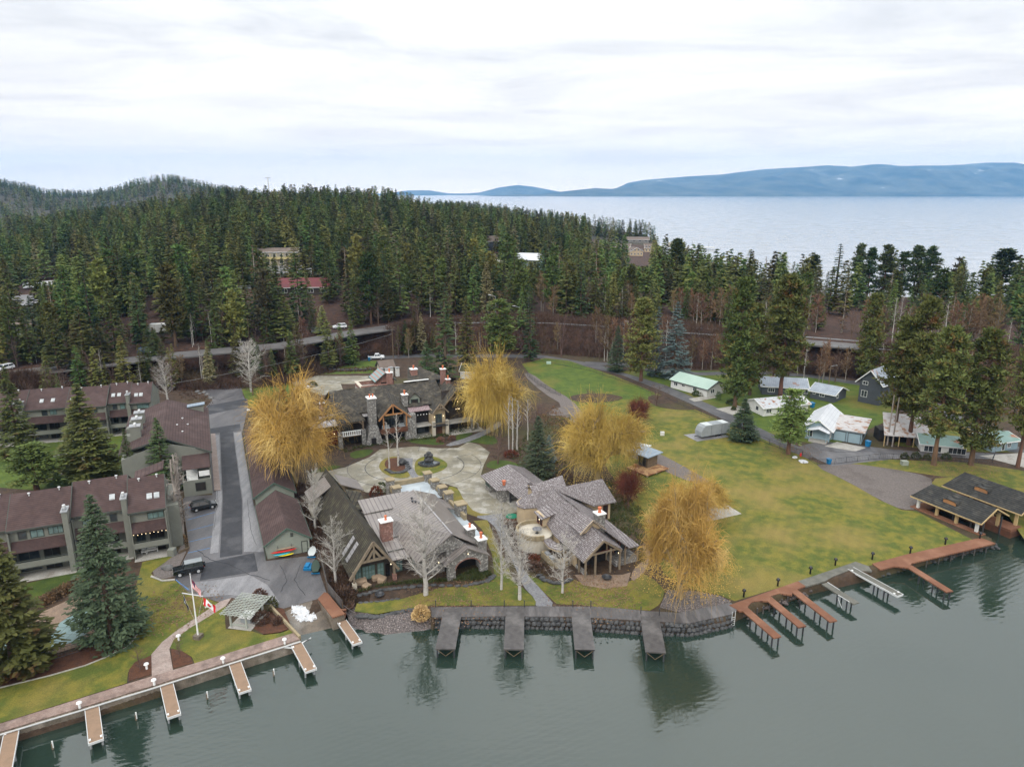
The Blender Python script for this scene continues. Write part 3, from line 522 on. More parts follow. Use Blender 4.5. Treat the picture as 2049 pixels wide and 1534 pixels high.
def leader_mesh(seed,h,Rr,nb=30,sub=5,fine=5,base=.22,r=None,upr=.9,tw=.03,stems=1):
    """straight leader with upswept side branches, sub-branches and hair-thin twigs"""
    g=np.random.default_rng(seed); mb=MB(); Vs=[];Qs=[];o=0; r=r or h*.013; tp=[];td=[]
    for st in range(stems):
        a0=g.uniform(0,6.28); lean=np.array([math.cos(a0),math.sin(a0)])*(Rr*.35 if stems>1 else Rr*.06); hs=h*(1 if st==0 else g.uniform(.75,.95)); P=[np.array([*(lean*(i/8)**1.2+g.normal(0,.012*h*.3,2)*(i>0)),hs*i/8]) for i in range(9)]; P[0][2]=-.4
        for i in range(8): mb.tube(P[i],P[i+1],r*(1.1-i/8)+.02,r*(1.1-(i+1)/8)+.015,7,False)
        for b in range(nb):
            t=base+(1-base)*(b+g.uniform(0,1))/nb; k=min(int(t*8),7); p=P[k]+(P[k+1]-P[k])*(t*8-k); a=g.uniform(0,6.28); L=Rr*1.25*(1-(abs(t-.42)/.62)**2*.75)*g.uniform(.6,1.1)
            d=nrm(np.array([math.cos(a),math.sin(a),upr*g.uniform(.7,1.3)])); q=p; rb=r*.36*(1.1-t)+.02
            for sg in range(3):
                d=nrm(d+np.array([0,0,.16])+g.normal(0,.1,3)); q2=q+d*L/3; mb.tube(q,q2,rb*(1-sg*.28),rb*(.72-sg*.22),3,False)
                for _ in range(sub):
                    f=g.uniform(0,1); c=q+(q2-q)*f; e=nrm(d+g.normal(0,.55,3)+np.array([0,0,.25])); l=L*g.uniform(.18,.42); tp.append(c); td.append(e*l)
                    for _ in range(fine): f2=g.uniform(.2,1); e2=nrm(e+g.normal(0,.5,3)+np.array([0,0,.1])); tp.append(c+e*l*f2); td.append(e2*l*g.uniform(.35,.8))
                q=q2
    tp=np.array(tp); td=np.array(td); L=np.linalg.norm(td,axis=1); V,Q=cards(tp,nrm(td),L,tw,g,taper=.35,flat=3); return mb,V,Q
def bare_mesh(seed,h,Rr,**k): return leader_mesh(seed,h,Rr,**k)
def shrub_mesh(seed,r,h,n=500,sz=.22,ball=True):
    g=np.random.default_rng(seed); d=nrm(g.normal(0,1,(n,3))); d[:,2]=np.abs(d[:,2])*1. ; rad=g.uniform(.55,1.,(n,1))**.5; bump=1+.14*np.sin(d[:,0:1]*5+seed)*np.cos(d[:,1:2]*4)
    P=d*rad*bump*np.array([r,r,h]); dd=nrm(d+g.normal(0,.5,(n,3))); return cards(P-dd*.05,dd,sz*g.uniform(.6,1.3,n),sz*.6,g,flat=1.)
PT={}
def proto(key,fn):
    if key not in PT: PT[key]=fn()
    return PT[key]
def tree(kind,name,label,loc,h,wd=None,group=None,seed=None,rot=None,cat='tree',tparts=True):
    """one tree = Empty at the foot > trunk, crown (meshes shared between trees of one kind and variant)"""
    rg_=random.Random(hash((round(loc[0],1),round(loc[1],1)))&0xffff); var=seed if seed is not None else rg_.randint(0,3)
    key=(kind,var); H=1.
    def mk():
        if kind in CON:
            lf,bk,a=CON[kind]; V,Q=conifer(100+var,20,**a); tr=trunk_mb(19,.26,seed=var); o=npmesh('crown',V,Q,lf,link=False); me2=tr
            hh=20.
        elif kind in PIN:
            lf,bk,a=PIN[kind]; V,Q,bb=pine(200+var,22,**a); tr=trunk_mb(21.5,.34,seed=var); n0=len(tr.v); tr.v+=bb.v; tr.f+=[tuple(i+n0 for i in f) for f in bb.f]; o=npmesh('crown',V,Q,lf,link=False); hh=22.; me2=tr
        elif kind in WIL:
            lf,bk,a=WIL[kind]; me2,V,Q=willow_mesh(300+var,12,**a); o=npmesh('crown',V,Q,lf,link=False); hh=12.
        else:
            lf,bk,a=BAR[kind]; me2,V,Q=bare_mesh(400+var,12,**a); o=npmesh('crown',V,Q,lf,link=False); hh=12.
        me=bpy.data.meshes.new('trunk'); me.from_pydata(me2.v,[],me2.f); me.materials.append(MT[bk]); cm=o.data; bpy.data.objects.remove(o)
        rmax=np.percentile(np.linalg.norm(V[:,:2],axis=1),97); return me,cm,hh,rmax
    tm,cm,hh,rm=proto(key,mk)
    e=thing(name,label,cat,loc,rot if rot is not None else rg_.uniform(0,360),group); sz=h/hh; sxy=sz if wd is None else (wd/2)/rm
    for nm,me in (('trunk',tm),('crown',cm)):
        c=bpy.data.objects.new(nm,me); S.collection.objects.link(c); c.parent=e; c.scale=((sxy+ (0 if nm=='crown' else 0)),sxy,sz)
    return e
CON={'fir':('needle_fir','bark',dict(R0=3.1,nw=30,per=7,m=9)),
 'firbig':('needle_olive','bark',dict(R0=3.6,nw=44,per=10,m=15,L=.55,W=.3,base=.05,droop=.34)),
 'spruce':('needle_spruce','bark',dict(R0=4.4,nw=44,per=11,m=16,L=.5,W=.26,base=.03,droop=.3,ragged=.25)),
 'blue':('needle_blue','bark',dict(R0=4.2,nw=26,per=12,m=15,L=.6,W=.26,base=.03,droop=.25,ragged=.3)),
 'green':('needle_dark','bark',dict(R0=4.2,nw=38,per=10,m=13,L=.5,W=.28,base=.04,pw=.9)),
 'slim':('needle_dark','bark',dict(R0=2.2,nw=26,per=6,m=8,base=.05,ragged=.4)),
 'gold':('needle_olive','bark',dict(R0=3.3,nw=32,per=8,m=10)),
 'mid':('needle_fir','bark',dict(R0=3.7,nw=24,per=8,m=8,L=1.0,W=.55)),
 'midd':('needle_dark','bark',dict(R0=3.1,nw=24,per=7,m=7,L=1.0,W=.6,ragged=.4)),
 'mido':('needle_olive','bark',dict(R0=3.6,nw=24,per=8,m=7,L=1.0,W=.6,ragged=.4)),
 'midr':('rust_leaf','bark_pale',dict(R0=2.3,nw=18,per=5,m=5,L=.8,W=.4,ragged=.5))}
PIN={'pmid':('needle_fir','bark_pine',dict(R0=3.3,base=.22,nb=70,m=16,L=1.0,W=.6)),'pine':('needle_pine','bark_pine',dict(R0=3.9,base=.1,nb=190,m=44,L=.55,W=.28)),'pinetall':('needle_pine','bark_pine',dict(R0=3.8,base=.24,nb=170,m=44,L=.55,W=.28)),
 'pined':('needle_dark','bark_pine',dict(R0=3.1,base=.12,nb=120,m=26,L=.7,W=.4)),'pineg':('needle_fir','bark_pine',dict(R0=3.3,base=.2,nb=120,m=34,L=.55,W=.3))}
WIL={'willow':('willow_leaf','bark_willow',dict(Rr=7.,weep=.75,n=8500)),'weeping':('willow_leaf','bark_willow',dict(Rr=5,weep=1.4,n=7500)),'redtree':('red_leaf','bark_brown',dict(Rr=4,weep=.05,n=3500)),'shrubw':('shrub_leaf','bark_brown',dict(Rr=5,weep=.3,n=6000))}
BAR={'birch':('twig_pale','bark_birch',dict(Rr=2.4,nb=46,sub=4,fine=5,base=.15,tw=.026)),'aspen':('bark_pale','bark_birch',dict(Rr=1.5,nb=16,sub=2,fine=2,base=.4,r=.12)),
 'brown':('bark_brown','bark_brown',dict(Rr=2.8,nb=18,sub=3,fine=3,base=.15,upr=.6,stems=2,r=.12)),'rust':('rust_leaf','bark_pale',dict(Rr=2.7,nb=20,sub=5,fine=5,base=.22,r=.12,tw=.11)),'columnar':('bark_pale','bark_pale',dict(Rr=1.,nb=12,sub=3,fine=3,base=.1,upr=3,stems=4,r=.13))}
def at(px,py,pt,ground='flat'):
    """foot of a tree from its base pixel, and its height from its top pixel"""
    if ground=='flat': x,y=G(px,py); z=1.3
    else: x,y,z=GT(px,py)
    return (x,y,z),max(1.5,Zt(y,pt)-z)
def plant(kind,name,label,px,py,pt,wpx=None,ground='flat',**k):
    loc,h=at(px,py,pt,ground); wd=None if wpx is None else wpx/F*math.hypot(loc[1],CZ-loc[2])*1.0
    return tree(kind,name,label,loc,h,wd,**k)
# --- trees one can point to
plant('spruce','spruce_tree','big blue-green spruce between the pool and the near apartment block',226,1278,985,124,seed=0)
plant('firbig','fir_tree','olive-brown fir with a bare lower trunk, at the left edge beside the covered pool',30,1340,1040,138,seed=1)
plant('firbig','fir_tree','tall brownish fir with drooping boughs in front of the far row of apartments, leftmost there',42,915,730,66,seed=0)
plant('firbig','fir_tree','broad bushy fir in the middle of the courtyard between the two apartment rows',182,955,765,105,seed=2)
plant('green','spruce_tree','dark green spruce against the stair end of the gabled apartment block, taller of two',330,978,833,70,seed=0)
plant('green','spruce_tree','slender dark spruce left of the stair end of the gabled apartment block',265,978,856,42,seed=1)
plant('blue','spruce_tree','silvery blue spruce standing behind the far row of apartments',148,775,706,50,seed=0)
plant('pineg','pine_tree','soft round green pine on the rocks of the courtyard pond',75,985,890,95,seed=0)
plant('green','pine_tree','low dark pine at the right side of the courtyard pond',120,985,945,50,seed=2)
plant('columnar','poplar_tree','tall bare poplar with upswept pale stems beside the parking bays',362,1080,905,48,seed=0)
plant('birch','birch_tree','bare grey birch rising behind the gabled apartment roof',336,802,722,44,seed=1)
plant('birch','birch_tree','bare white tree by the road at the entrance of the long parking lane',503,784,684,56,seed=0)
plant('birch','birch_tree','bare white birch close behind the green-sided shed',632,1060,945,48,seed=2)
plant('birch','birch_tree','bare white birch in the strip between the shed yard and the timber gabled lodge',672,1168,1040,60,seed=3)
plant('birch','birch_tree','wide bare birch in front of the metal-roofed lodge',852,1190,1000,110,seed=0)
plant('birch','birch_tree','thin bare birch on the lawn at the right end of the lodge',1003,1179,1010,60,seed=1)
plant('birch','birch_tree','bare white birch leaning over the slate path',1040,1199,1060,74,seed=2)
plant('birch','birch_tree','bare birch on the lawn in front of the tiled guest house',1125,1186,1073,60,seed=3)
plant('aspen','birch_tree','left white-stemmed birch on the round island of the driveway',779,937,845,34,seed=0)
plant('aspen','birch_tree','right white-stemmed birch on the round island of the driveway',797,932,830,34,seed=1)
for i,(px,py,pt) in enumerate(((1018,902,790),(1026,906,796),(1035,900,800))): plant('aspen','birch_tree','tall white birch in the clump between driveway and green spruce',px,py,pt,26,seed=i,group='birch clump beside the driveway')
plant('aspen','birch_tree','single slim birch right of the clump, in front of the gravel lane',1056,880,800,24,seed=3)
plant('spruce','spruce_tree','thick green spruce standing just left of the middle willow',1076,955,830,66,seed=1)
plant('blue','spruce_tree','small blue spruce tucked behind the thick green spruce',1098,925,868,28,seed=1)
plant('slim','fir_tree','narrow dark fir growing in front of the weeping willow',1018,815,735,40,seed=0)
plant('green','fir_tree','dark fir beside the white cottage, close to the lower road',856,770,680,48,seed=3)
plant('slim','fir_tree','tall narrow fir behind the main house, right of the two firs',892,762,560,52,seed=1)
plant('willow','willow_tree','huge orange willow covering the left end of the main house',590,965,752,200,seed=0)
plant('weeping','willow_tree','golden weeping willow with long hanging twigs at the right end of the main house',985,862,718,130,seed=0)
plant('willow','willow_tree','orange willow in the middle, behind the tiled guest house',1195,965,795,180,seed=1)
plant('willow','willow_tree','large orange willow on the bank right of the tiled guest house, over the water',1362,1195,968,180,seed=2)
plant('willow','willow_tree','leaning sparse willow spreading over the pale concrete pad',1400,1042,948,120,seed=3)
plant('redtree','red_tree','dark red leafless tree behind the guest house and below the deck cabin',1258,1012,935,72,seed=0)
plant('redtree','red_tree','purple-red tree at the top of the lawn behind the middle willow',1275,850,792,66,seed=1)
plant('brown','apple_tree','crooked little bare fruit tree on the upper lawn, left of the red tree',1180,798,778,38,seed=0)
plant('brown','apple_tree','bare dark tree beside the long fence of the lower road',1313,812,770,50,seed=1)
plant('brown','bare_tree','small bare tree standing in the bed at the driveway bend',996,928,860,44,seed=2)
plant('brown','bare_tree','dark bare shrub-like tree among the lane clutter behind the weeping willow',1068,860,810,60,seed=3)
plant('brown','young_tree','young bare tree in the left mulch bed where the garden path meets the sea wall',281,1340,1290,30,seed=0)
plant('brown','young_tree','young bare tree in the right mulch bed where the garden path meets the sea wall',360,1314,1270,24,seed=1)
plant('brown','bare_tree','small dark bare tree on the grass by the estate gate, the nearer of two',506,790,745,40,seed=2); plant('brown','bare_tree','small dark bare tree on the grass by the estate gate, the farther of two',513,776,735,34,seed=3)
plant('spruce','spruce_tree','dark blue-green spruce right beside the covered camping trailer',1485,880,795,58,seed=2)
plant('pineg','pine_tree','round green pine on the big lawn at the fence corner',1577,908,780,68,seed=1)
plant('spruce','spruce_tree','dense dark spruce at the left edge of the group by the green-roofed house',1234,742,650,40,seed=3)
plant('pine','pine_tree','tall yellow-green pine in front of the bank, left of the blue-grey spruce',1282,762,600,66,seed=0)
plant('blue','spruce_tree','big blue-grey spruce with drooping boughs behind the green-roofed house',1348,755,600,62,seed=2)
plant('blue','spruce_tree','slim blue spruce half hidden behind the tall yellow-green pine',1312,752,610,36,seed=3)
plant('pine','pine_tree','tall olive pine over the white house with rust streaks',1470,815,560,76,seed=1)
plant('pinetall','pine_tree','very tall pine with a bare red trunk behind the rusty-roofed house',1560,805,555,86,seed=2)
plant('pine','pine_tree','bushy pine leaning right beside the very tall pine',1500,790,610,60,seed=3)
for px,py,pt,wp,kd,lb in ((1788,880,640,76,'pinetall','pine standing left of the carport, its trunk close to a grey pole'),(1818,890,600,84,'pinetall','rust-tinged pine between the carport and the teal-roofed house'),(1868,930,660,88,'pinetall','green pine with a pale bare trunk in front of the teal-roofed house'),(1942,930,665,92,'pine','wide yellow-green pine near the right edge, trunk on the lawn'),(2036,935,640,66,'pinetall','rust-brown pine cut by the right edge of the view'),(1730,770,590,50,'pine','slim olive pine behind the two-storey blue-grey house'),(2045,760,560,60,'pined','dark pine at the far right edge beyond the highway')):
    plant(kd,'pine_tree','tall '+lb if 'tall' not in lb else lb,px,py,pt,wp,seed=PT.setdefault(('n',kd),0)%4); PT[('n',kd)]+=1
# background pines on the lake side of the highway, seen against the water
for px,pb,pt,wp,kd,lb in ((1604,590,512,30,'pined','rusty dark pine against the lake, short and left of the slim one'),(1650,600,485,38,'slim','slim tall fir standing alone against the lake'),(1690,600,490,34,'pined','pine left in the dark row against the lake'),(1712,600,498,30,'pined','second pine from the left in the dark row against the lake'),(1742,600,492,40,'pined','rounded pine in the middle of the dark row against the lake'),(1775,605,505,34,'pined','dense pine right of the middle of the dark row against the lake'),(1800,605,494,40,'pined','broad dark pine near the right end of the dark row against the lake'),(1826,605,495,38,'pined','last dark pine at the right end of the row against the lake'),(1868,615,545,44,'pineg','light airy pine right of the dark row against the lake'),(1968,620,500,62,'pined','massive lone pine against the lake near the right edge'),(1545,600,503,46,'fir','pair-topped fir left of the rusty pine against the lake'),(1480,600,497,50,'fir','bushy fir on the point side, left in the shoreline trees'),(1440,600,508,44,'fir','round-headed fir where the near trees meet the open lake'),(1380,600,485,40,'fir','pointed fir over the end of the forested point'),(1340,600,480,36,'pined','rough dark pine beside the distant pier'),(1300,560,470,36,'fir','fir with thin top in front of the distant pier')):
    u=U(px); Y=318 if px>1560 else 330; X=u*Y; z=land1(X,Y); zt=Zt(Y,pt); tree(kd,'pine_tree' if 'pine' in lb else 'fir_tree',lb,(X,Y,z),zt-z,wp/F*Y*1.05,seed=px%4)
# --- the wooded belt and hill: up to 300 conifers as individuals, the rest one object
RNG=np.random.default_rng(11)
CLEAR=[(540,640,325,352),(0,300,300,330),(470,660,281,300),(1030,1075,370,425),(80,200,352,372),(300,345,262,285),(1170,1340,480,760),(0,95,215,262)]
WIN=[(540,608,503,352),(574,608,600,290),(630,655,612,288),(1032,1075,520,392),(1240,1290,530,560),(300,345,655,296),(655,705,655,262),(985,1010,520,420),(110,150,560,350),(1310,1345,640,300),(975,990,500,470),(60,100,610,300)]
def hmax(u,y,z):
    px=u*F*CP+1024.5; m=99.
    for a,b_,q,Y in WIN:
        if a<px<b_ and y<Y: m=min(m,Zt(y,q)-z)
    return m
def ok(u,y):
    px=u*F*CP+1024.5
    for a,b_,c,d in CLEAR:
        if a<px<b_ and c<y<d: return False
    return True
ZN=[(-.8,-.6,'at the left edge'),(-.6,-.42,'on the left hillside'),(-.42,-.3,'by the motel'),(-.3,-.16,'by the red-roofed building'),(-.16,-.02,'by the middle highway'),(-.02,.1,'by the white forest house'),(.1,.22,'on the forested point'),(.22,.4,'by the open bay'),(.4,.85,'on the right shore')]
pts=[]; tries=0
while len(pts)<300 and tries<60000:
    tries+=1; u=RNG.uniform(-.78,.78); Y=RNG.uniform(0,1)**1.3*80; y=float(yh(u))+8+Y
    if u>.28: 
        y=float(yh(u))+8+RNG.uniform(0,1)*(float(yb(u))-float(yh(u))-32)
    if not ok(u,y) or y>yb(u)-22: continue
    x=u*y
    if any((x-a)**2+(y-b_)**2<(14 if u<.2 else 20) for a,b_,*_ in pts): continue
    pts.append((x,y,u))
kinds=['mid','mid','pmid','midd','mido','pmid','mido','midr']
kl={'pmid':'round-topped green pine','mid':'deep green conifer','fir':'full green fir','midd':'very dark slim conifer','mido':'yellowish olive conifer','midr':'rusty brown conifer'}
for x,y,u in pts:
    kd=kinds[RNG.integers(0,8)]; 
    if kd=='midr' and RNG.uniform()<.55: kd='mido'
    if u>.1 and kd=='mid' and RNG.uniform()<.6: kd='mido'
    zn=next((n_ for a,b_,n_ in ZN if a<=u<b_),'on the right shore'); h=RNG.uniform(17,27) if u<.12 else RNG.uniform(12,20)
    if RNG.uniform()<.12: h*=.65
    h=min(h,hmax(u,y,land1(x,y)))
    if h<4: continue
    side='near the highway' if y<float(yh(u))+38 else 'deep in the wood'
    tree(kd,'conifer_tree',f'{kl[kd]} {side}, {zn}',(x,y,land1(x,y)-.2),h,None,group=f'{kl[kd]}s {side} {zn}',seed=int(RNG.integers(0,3)))
# far wood: one object
def bulk(name,protos,P,Hs,ti,m):
    Vs=[];Fs=[];T=[];o=0
    for k,(V,Q) in enumerate(protos):
        s=np.where(ti==k)[0]
        if not len(s): continue
        a=RNG.uniform(0,6.283,len(s)); c,s2=np.cos(a),np.sin(a); h=Hs[s]; wx=h*RNG.uniform(.8,1.25,len(s))
        X=(V[None,:,0]*c[:,None]-V[None,:,1]*s2[:,None])*wx[:,None]+P[s,0:1]; Y=(V[None,:,0]*s2[:,None]+V[None,:,1]*c[:,None])*wx[:,None]+P[s,1:2]; Z=V[None,:,2]*h[:,None]+P[s,2:3]
        VV=np.stack([X,Y,Z],-1).reshape(-1,3); n=len(V); FF=(Q[None]+(np.arange(len(s))*n)[:,None,None]).reshape(-1,4)+o; o+=len(VV)
        Vs.append(VV);Fs.append(FF);T.append(np.repeat(RNG.uniform(0,1,len(s)),n))
    ob=npmesh(name,np.concatenate(Vs),np.concatenate(Fs),m,tint=np.concatenate(T)); ob['kind']='stuff'; return ob
def lod(seed,nw,per,m,L,W,R0): V,Q=conifer(seed,1.,R0=R0,base=.08,nw=nw,per=per,m=m,L=L,W=W,ragged=.4); return V,Q
def scat(n,ua,ub,ya,yb_,dens):
    out=[]; 
    while len(out)<n:
        u=RNG.uniform(ua,ub,4000); y=np.sqrt(RNG.uniform(ya**2,yb_**2,4000)); x=u*y; L=land(x,y)
        k=(y<yb(u)-(25+.02*y))&(y>yh(u)+np.where(u>.25,12,26))&(L>1.5)&(RNG.uniform(0,1,4000)<dens(u,y)*np.clip(.25+2.2*(sn(x,y,26,3)+.35),.12,1)); out+=[(a,b_,c) for a,b_,c,d in zip(x[k],y[k],L[k]-.3,u[k]) if ok(d,b_)]
    return np.array(out[:n])
pn=[]
for s in range(4):
    V,Q=conifer(50+s,20,R0=[3.2,2.8,3.6,3.0][s],base=.1,nw=16,per=6,m=5,L=1.6,W=1.0,ragged=.4); pn.append((V/20,Q))
pf=[]
for s in range(3):
    V,Q=conifer(70+s,20,R0=2.9,base=.05,nw=9,per=5,m=2,L=2.4,W=2.,ragged=.35); pf.append((V/20,Q))
A=scat(4300,-.8,.78,255,800,lambda u,y: np.where(y<560,1,.8)); h=RNG.uniform(11,24,len(A)); h=np.minimum(h,[hmax(p[0]/p[1],p[1],p[2]) for p in A]); A=A[h>4]; h=h[h>4]; tt=bulk('far_wood',pn,A,h,RNG.integers(0,4,len(A)),'needle_fir'); tt['label']='dense dark green conifer wood on the hill and point behind the individual trees'
B=scat(6500,-.8,.2,800,2350,lambda u,y: np.where(y>1400,1,.55)); h=RNG.uniform(13,21,len(B)); tt=bulk('far_wood',pf,B,h,RNG.integers(0,3,len(B)),'needle_fir'); tt['label']='conifer wood covering the far hills at the left horizon'
# bare aspens and rusty larches along both sides of the highway at the right
k=0
for i in range(400):
    u=RNG.uniform(.0,.76); y=float(yh(u)); side=RNG.uniform()<.6; yy=y+RNG.uniform(7,26) if side else y-RNG.uniform(9,22); x=u*yy
    if u<.06 and not side: continue
    kd=('aspen','rust','rust','brown')[RNG.integers(0,4)]; w_='beyond' if side else 'below'
    nm={'aspen':'bare white-stemmed aspen','rust':'rusty-leaved aspen','brown':'bare brown-twigged tree'}[kd]; zn='near the bend' if u<.22 else 'in the middle stretch' if u<.48 else 'at the right-hand end'
    tree(kd,'aspen_tree' if kd!='brown' else 'bare_tree',f'{nm} {w_} the highway guardrail, {zn}',(x,yy,land1(x,yy)-.1),RNG.uniform(8,15),None,group=f'{nm}s {w_} the guardrail {zn}',seed=int(RNG.integers(0,3))); k+=1
    if k>=150: break
for i in range(85):
    u=RNG.uniform(-.72,.03); y=float(yh(u)); side=RNG.uniform()<.5; yy=y+RNG.uniform(7,20) if side else y-RNG.uniform(8,17); x=u*yy; kd=('aspen','rust','brown','brown')[RNG.integers(0,4)]; z=land1(x,yy); h=min(RNG.uniform(6,13),hmax(u,yy,z)); w_='above' if side else 'below'; zn='left' if u<-.45 else 'centre left' if u<-.2 else 'centre'
    nm={'aspen':'bare pale aspen','rust':'tan-leaved bare tree','brown':'bare brown-twigged tree'}[kd]
    if h>3: tree(kd,'bare_tree',f'{nm} {w_} the highway at {zn}',(x,yy,z-.1),h,None,group=f'{nm}s {w_} the highway at {zn}',seed=int(RNG.integers(0,3)))
for i in range(48): # conifers on the bank left and middle
    u=RNG.uniform(-.7,.02); y=float(yh(u))-RNG.uniform(7,14); x=u*y
    if ok(u,y): tree(('mid','mido','fir')[i%3],'conifer_tree',f'{("deep green","olive","full green")[i%3]} conifer on the bank between the two roads, '+('left part' if u<-.4 else 'middle part'),(x,y,land1(x,y)),RNG.uniform(8,17),None,group=f'{("deep green","olive","full green")[i%3]} conifers on the bank, '+('left part' if u<-.4 else 'middle part'),seed=i%3)
for (px,py,pt,wp,kd,lb) in ((75,700,590,46,'spruce','blue-green spruce beside the grey house at the left edge'),(118,740,625,50,'gold','yellow-green fir in front of the grey house at the left edge'),(175,745,610,66,'fir','broad light green fir by the small road at the left'),(210,748,645,44,'fir','fir right of the broad light green fir, over the bank'),(318,745,660,48,'gold','light green pine on the bank above the gabled apartment block'),(575,700,590,54,'fir','full green fir on the bank left of the parked grey car'),(650,705,610,40,'fir','slim fir on the bank right of the white car'),(1000,730,600,70,'pineg','big round green pine at the corner of the lower road'),(1060,722,570,34,'slim','thin dark ivy-clad fir at the top of the upper lawn'),(935,735,590,46,'fir','fir between the cottage and the bank')):
    plant(kd,'conifer_tree',lb,px,py,pt,wp,ground='t',seed=(px//7)%3)
# brush on the bank, hedges, shrubs
def brush(name,n,ua,ub,fa,fb,hr,m,label):
    g=RNG; u=g.uniform(ua,ub,n); a=yl(u)+1.5; b_=yh(u)-5; y=a+(b_-a)*g.uniform(fa,fb,n); x=u*y; z=land(x,y); d=nrm(np.stack([g.normal(0,.45,n),g.normal(0,.45,n),np.ones(n)],-1)); k=g.uniform(.4,1,n)
    P=np.stack([x,y,z],-1); rep=5; P=np.repeat(P,rep,0)+g.normal(0,.5,(n*rep,3))*np.array([1,1,.15]); d=nrm(np.repeat(d,rep,0)+g.normal(0,.35,(n*rep,3))); V,Q=cards(P,d,hr*g.uniform(.4,1.1,n*rep),.09,g,flat=3)
    o=npmesh(name,V,Q,m,tint=np.repeat(g.uniform(0,1,n),rep*4)); o['kind']='stuff'; o['label']=label; return o
brush('brush_thicket',16000,-.8,.8,0,1.05,1.9,'brush','dark brown leafless brush covering the bank below the highway')
brush('brush_thicket',8000,-.75,.0,1.12,2.2,2.4,'brush','bare brown scrub above the highway on the left and centre')
brush('brush_thicket',9000,-.05,.8,1.12,2.6,3.4,'brush','tangled bare undergrowth beyond the highway on the right')
def shrub(label,px,py,wpx,hh,m,cat='shrub',z=1.3,name='shrub',group=None,n=420):
    x,y=G(px,py,z); r=wpx/2/F*math.hypot(y,CZ); V,Q=shrub_mesh(int(px*7+py)%97,r,hh,n=n,sz=min(.3,.16+r*.08)); o=npmesh(name,V,Q,m); o.location=(x,y,z); tag(o,label,cat,group); return o
for a in (('grey round shrub at the right foot of the pergola, the larger one',524,1243,34,1.5,'brush'),('dark green shrub behind the pergola',537,1215,34,1.6,'shrub_leaf'),('brown shrub behind the pergola roof corner',520,1195,28,1.3,'brush'),('small brown shrub in the mulch right of the pergola',556,1245,22,.8,'brush'),
 ('round clipped reddish shrub left of the main house entrance steps',881,884,16,1.2,'rust_leaf'),('round clipped reddish shrub right of the main house entrance steps',904,880,15,1.1,'rust_leaf'),('green bush beside the round brick chimney of the main house',626,772,20,1.4,'shrub_leaf'),
 ('dark shrub between the shed yard fence and the lodge lawn',690,1195,40,1.6,'brush'),('brown shrub below the timber posts of the lodge',676,1165,26,1.2,'brush'),('red shrub at the foot of the birch clump',1022,912,30,1.2,'red_leaf'),
 ('dark hedge shrub against the lodge flat roof wall',752,990,26,1.8,'red_leaf'),('green conifer bush left of the lodge flat roof wall',766,985,22,2.2,'shrub_leaf'),('low dark shrub in the bed in front of the guest house',1065,1135,34,1.0,'brush'),
 ('reddish shrub beside the outdoor kitchen of the guest house',1068,1120,24,.9,'red_leaf'),('brown twiggy shrub in the courtyard of the guest house',1133,958,34,1.8,'brush'),('clipped round bush on the lawn, left of the row by the right fence',1810,917,16,1.3,'shrub_leaf'),
 ('clipped twin bush on the lawn, second of the row by the right fence',1833,917,20,1.4,'shrub_leaf'),('clipped low bush on the lawn, third of the row by the right fence',1855,918,15,1.1,'shrub_leaf'),('clipped round bush on the lawn, right of the row by the right fence',1893,918,18,1.4,'shrub_leaf'),
 ('low bush against the wall of the green-roofed house',1398,790,30,1.1,'shrub_leaf'),('bush at the corner of the rusty-roofed house drive',1463,808,20,1.3,'shrub_leaf'),('small bush at the front of the rusty-roofed house',1468,820,10,1,'shrub_leaf'),
 ('brown bush at the foot of the poplar by the parking bays',360,1085,26,1.6,'rust_leaf'),('dark green bush in front of the far apartment row corner',108,772,34,2.2,'shrub_leaf')):
    shrub(a[0],a[1],a[2],a[3],a[4],a[5])
for px,py,h in ((1392,792,1.9),(1411,790,2.6),(1437,800,2.6)):
    x,y=G(px,py); V,Q=shrub_mesh(px,.75,h,n=380,sz=.2); o=npmesh('cypress_bush',V,Q,'needle_dark'); o.location=(x,y,1.3); tag(o,{1392:'dark cone-shaped bush by the green-roofed house, leftmost of three',1411:'dark cone-shaped bush by the green-roofed house, the middle one',1437:'dark cone-shaped bush by the green-roofed house, standing at the right near the drive'}[px],'bush')
o=shrub('straw-yellow clump of ornamental grass at the left end of the dark boardwalk',842,1233,34,1.5,'dry_grass','grass',z=1.0,name='ornamental_grass',n=1500)
p,q=G(82,1212),G(160,1170); g_=np.random.default_rng(3); n=2600; tt=g_.uniform(0,1,n)[:,None]; c=np.concatenate([np.array(p)+(np.array(q)-np.array(p))*tt,1.3+g_.uniform(0,1.2,(n,1))],1)+g_.normal(0,.4,(n,3))*np.array([1,1,0]); V,Q=cards(c,nrm(g_.normal(0,1,(n,3))),.3,.12,g_,flat=2)
tag(npmesh('hedge',V,Q,'rust_leaf'),'rust-brown clipped hedge behind the covered pool','hedge')

